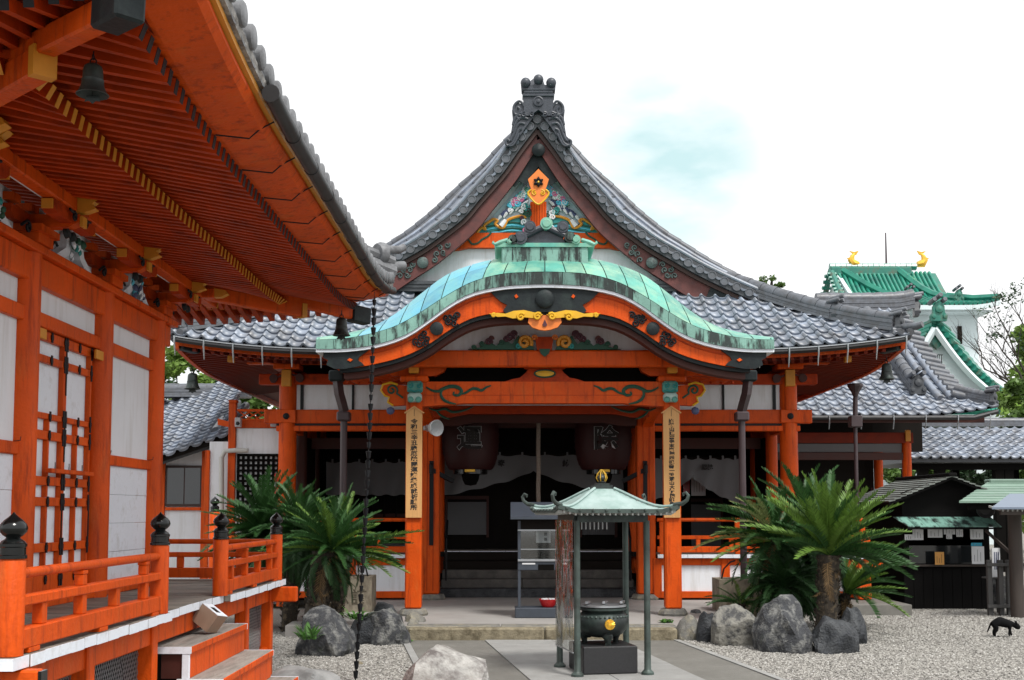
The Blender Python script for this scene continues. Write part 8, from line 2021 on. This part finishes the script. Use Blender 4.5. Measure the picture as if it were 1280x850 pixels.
# right background
T_(1318, 405, 42, 52, 2.9, 'bright green tree beside the castle keep', 301, 'leafl', 8000, .15)
T_(1303, 470, 38, 46, 2.4, 'mid green tree between the keep and corridor roof', 302, 'leaf', 7000, .14)
T_(1320, 440, 46, 70, 4.0, 'tall leafy tree at the right edge of the court', 303, 'leafl', 8000, .17)
T_(1215, 555, 40, 50, 1.2, 'low dark tree seen under the corridor roof', 304, 'leafd', 5000, .12)
T_(1150, 565, 39, 40, 1.0, 'low shaded tree seen behind the wing posts', 305, 'leaf', 4000, .12)
T_(1270, 560, 40, 45, 1.2, 'low tree showing through the corridor posts', 306, 'leaf', 4000, .12)
T_(968, 344, 34, 20, .45, 'small treetop sprig showing over the main roof hip', 307, 'leaf', 1500, .05, clumps=16, hollow=.5)
T_(1160, 470, 48, 22, 1.0, 'slender green tree growing against the castle gable', 308, 'leafl', 900, .12, hollow=.5)
# left background
T_(226, 432, 34, 34, 2.2, 'light green tree between side hall column and main eave', 311, 'leafl', 6000, .10, hollow=.5)
T_(285, 448, 36, 45, 1.6, 'dark green tree behind the white house roof', 312, 'leafd', 6000, .10)
T_(330, 480, 33, 36, 1.0, 'dark shrubby tree beside the hall corner post', 313, 'leaf', 4000, .10)
T_(180, 420, 38, 40, 2.4, 'tall dark tree hidden mostly behind the side hall', 314, 'leafd', 4000, .12)
# bare tree at the right edge
bt = thing('bare_tree', 'bare branched tree against the sky at the right edge', 'tree', (P(1290, 640, 40).x, 40, 0), 'trees behind the halls')
rb_ = random.Random(5)
tkm = MB(); bx0 = P(1306, 640, 40).x; z0_ = P(0, 470, 40).z
tkm.tube([(bx0, 40, 0), (bx0-.1, 40, z0_*.6), (bx0-.3, 40, z0_)], [.22, .16, .10], 8); tk = tkm.part('trunk', 'bark', bt, True)
def twig(mb, p, d, l_, r_, lv):
    q = [p]; dd_ = d.copy()
    for k in range(4):
        dd_ = (dd_+Vector((rb_.uniform(-.25, .25), rb_.uniform(-.25, .25), rb_.uniform(-.12, .22)))).normalized(); q.append(q[-1]+dd_*l_/4)
    mb.tube(q, [r_*(1-.55*k/4) for k in range(5)], 5 if lv < 2 else 3)
    if lv < 4:
        for k in range(3 if lv < 3 else 2):
            a = q[rb_.randint(1, 4)]; nd = (dd_+Vector((rb_.uniform(-1, 1), rb_.uniform(-.8, .8), rb_.uniform(-.3, .8)))*.8).normalized(); twig(mb, a, nd, l_*.66, r_*.5, lv+1)
for k, (dx, dz) in enumerate(((-.75, .5), (-.45, .9), (-.95, .15), (-.1, 1), (-.6, .75))):
    mb = MB(); twig(mb, Vector((bx0-.3, 40, z0_*(.85+.03*k))), Vector((dx, rb_.uniform(-.2, .2), dz)).normalized(), 1.9, .05, 0); mb.part('limb', 'bark', tk, True)
V, Fc, cc = leaves((bx0-.9, 40, P(0, 400, 40).z), (1.2, 1, 1.4), 500, .07, 9, 30); me = bpy.data.meshes.new('sparse_leaves'); me.from_pydata(V.tolist(), [], Fc.tolist()); me.materials.append(M['leafd']); o = bpy.data.objects.new('sparse_leaves', me); COL.objects.link(o); attach(o, bt)
# far wood closing the horizon
V, Fc = [], []; off = 0
for k in range(34):
    x = -95+k*5.8; v, f, _ = leaves((x, 105+8*math.sin(k*2.1), 2.6+1.2*math.sin(k*1.3)), (4.4, 3, 3.4), 900, .42, 500+k, 16); V.append(v); Fc.append(f+off); off += len(v)
me = bpy.data.meshes.new('far_wood'); me.from_pydata(np.vstack(V).tolist(), [], np.vstack(Fc).tolist()); me.materials.append(M['leafd']); o = bpy.data.objects.new('far_wood', me); COL.objects.link(o); tag(o, 'distant dark wood closing the view behind the buildings', 'wood', None, 'stuff')
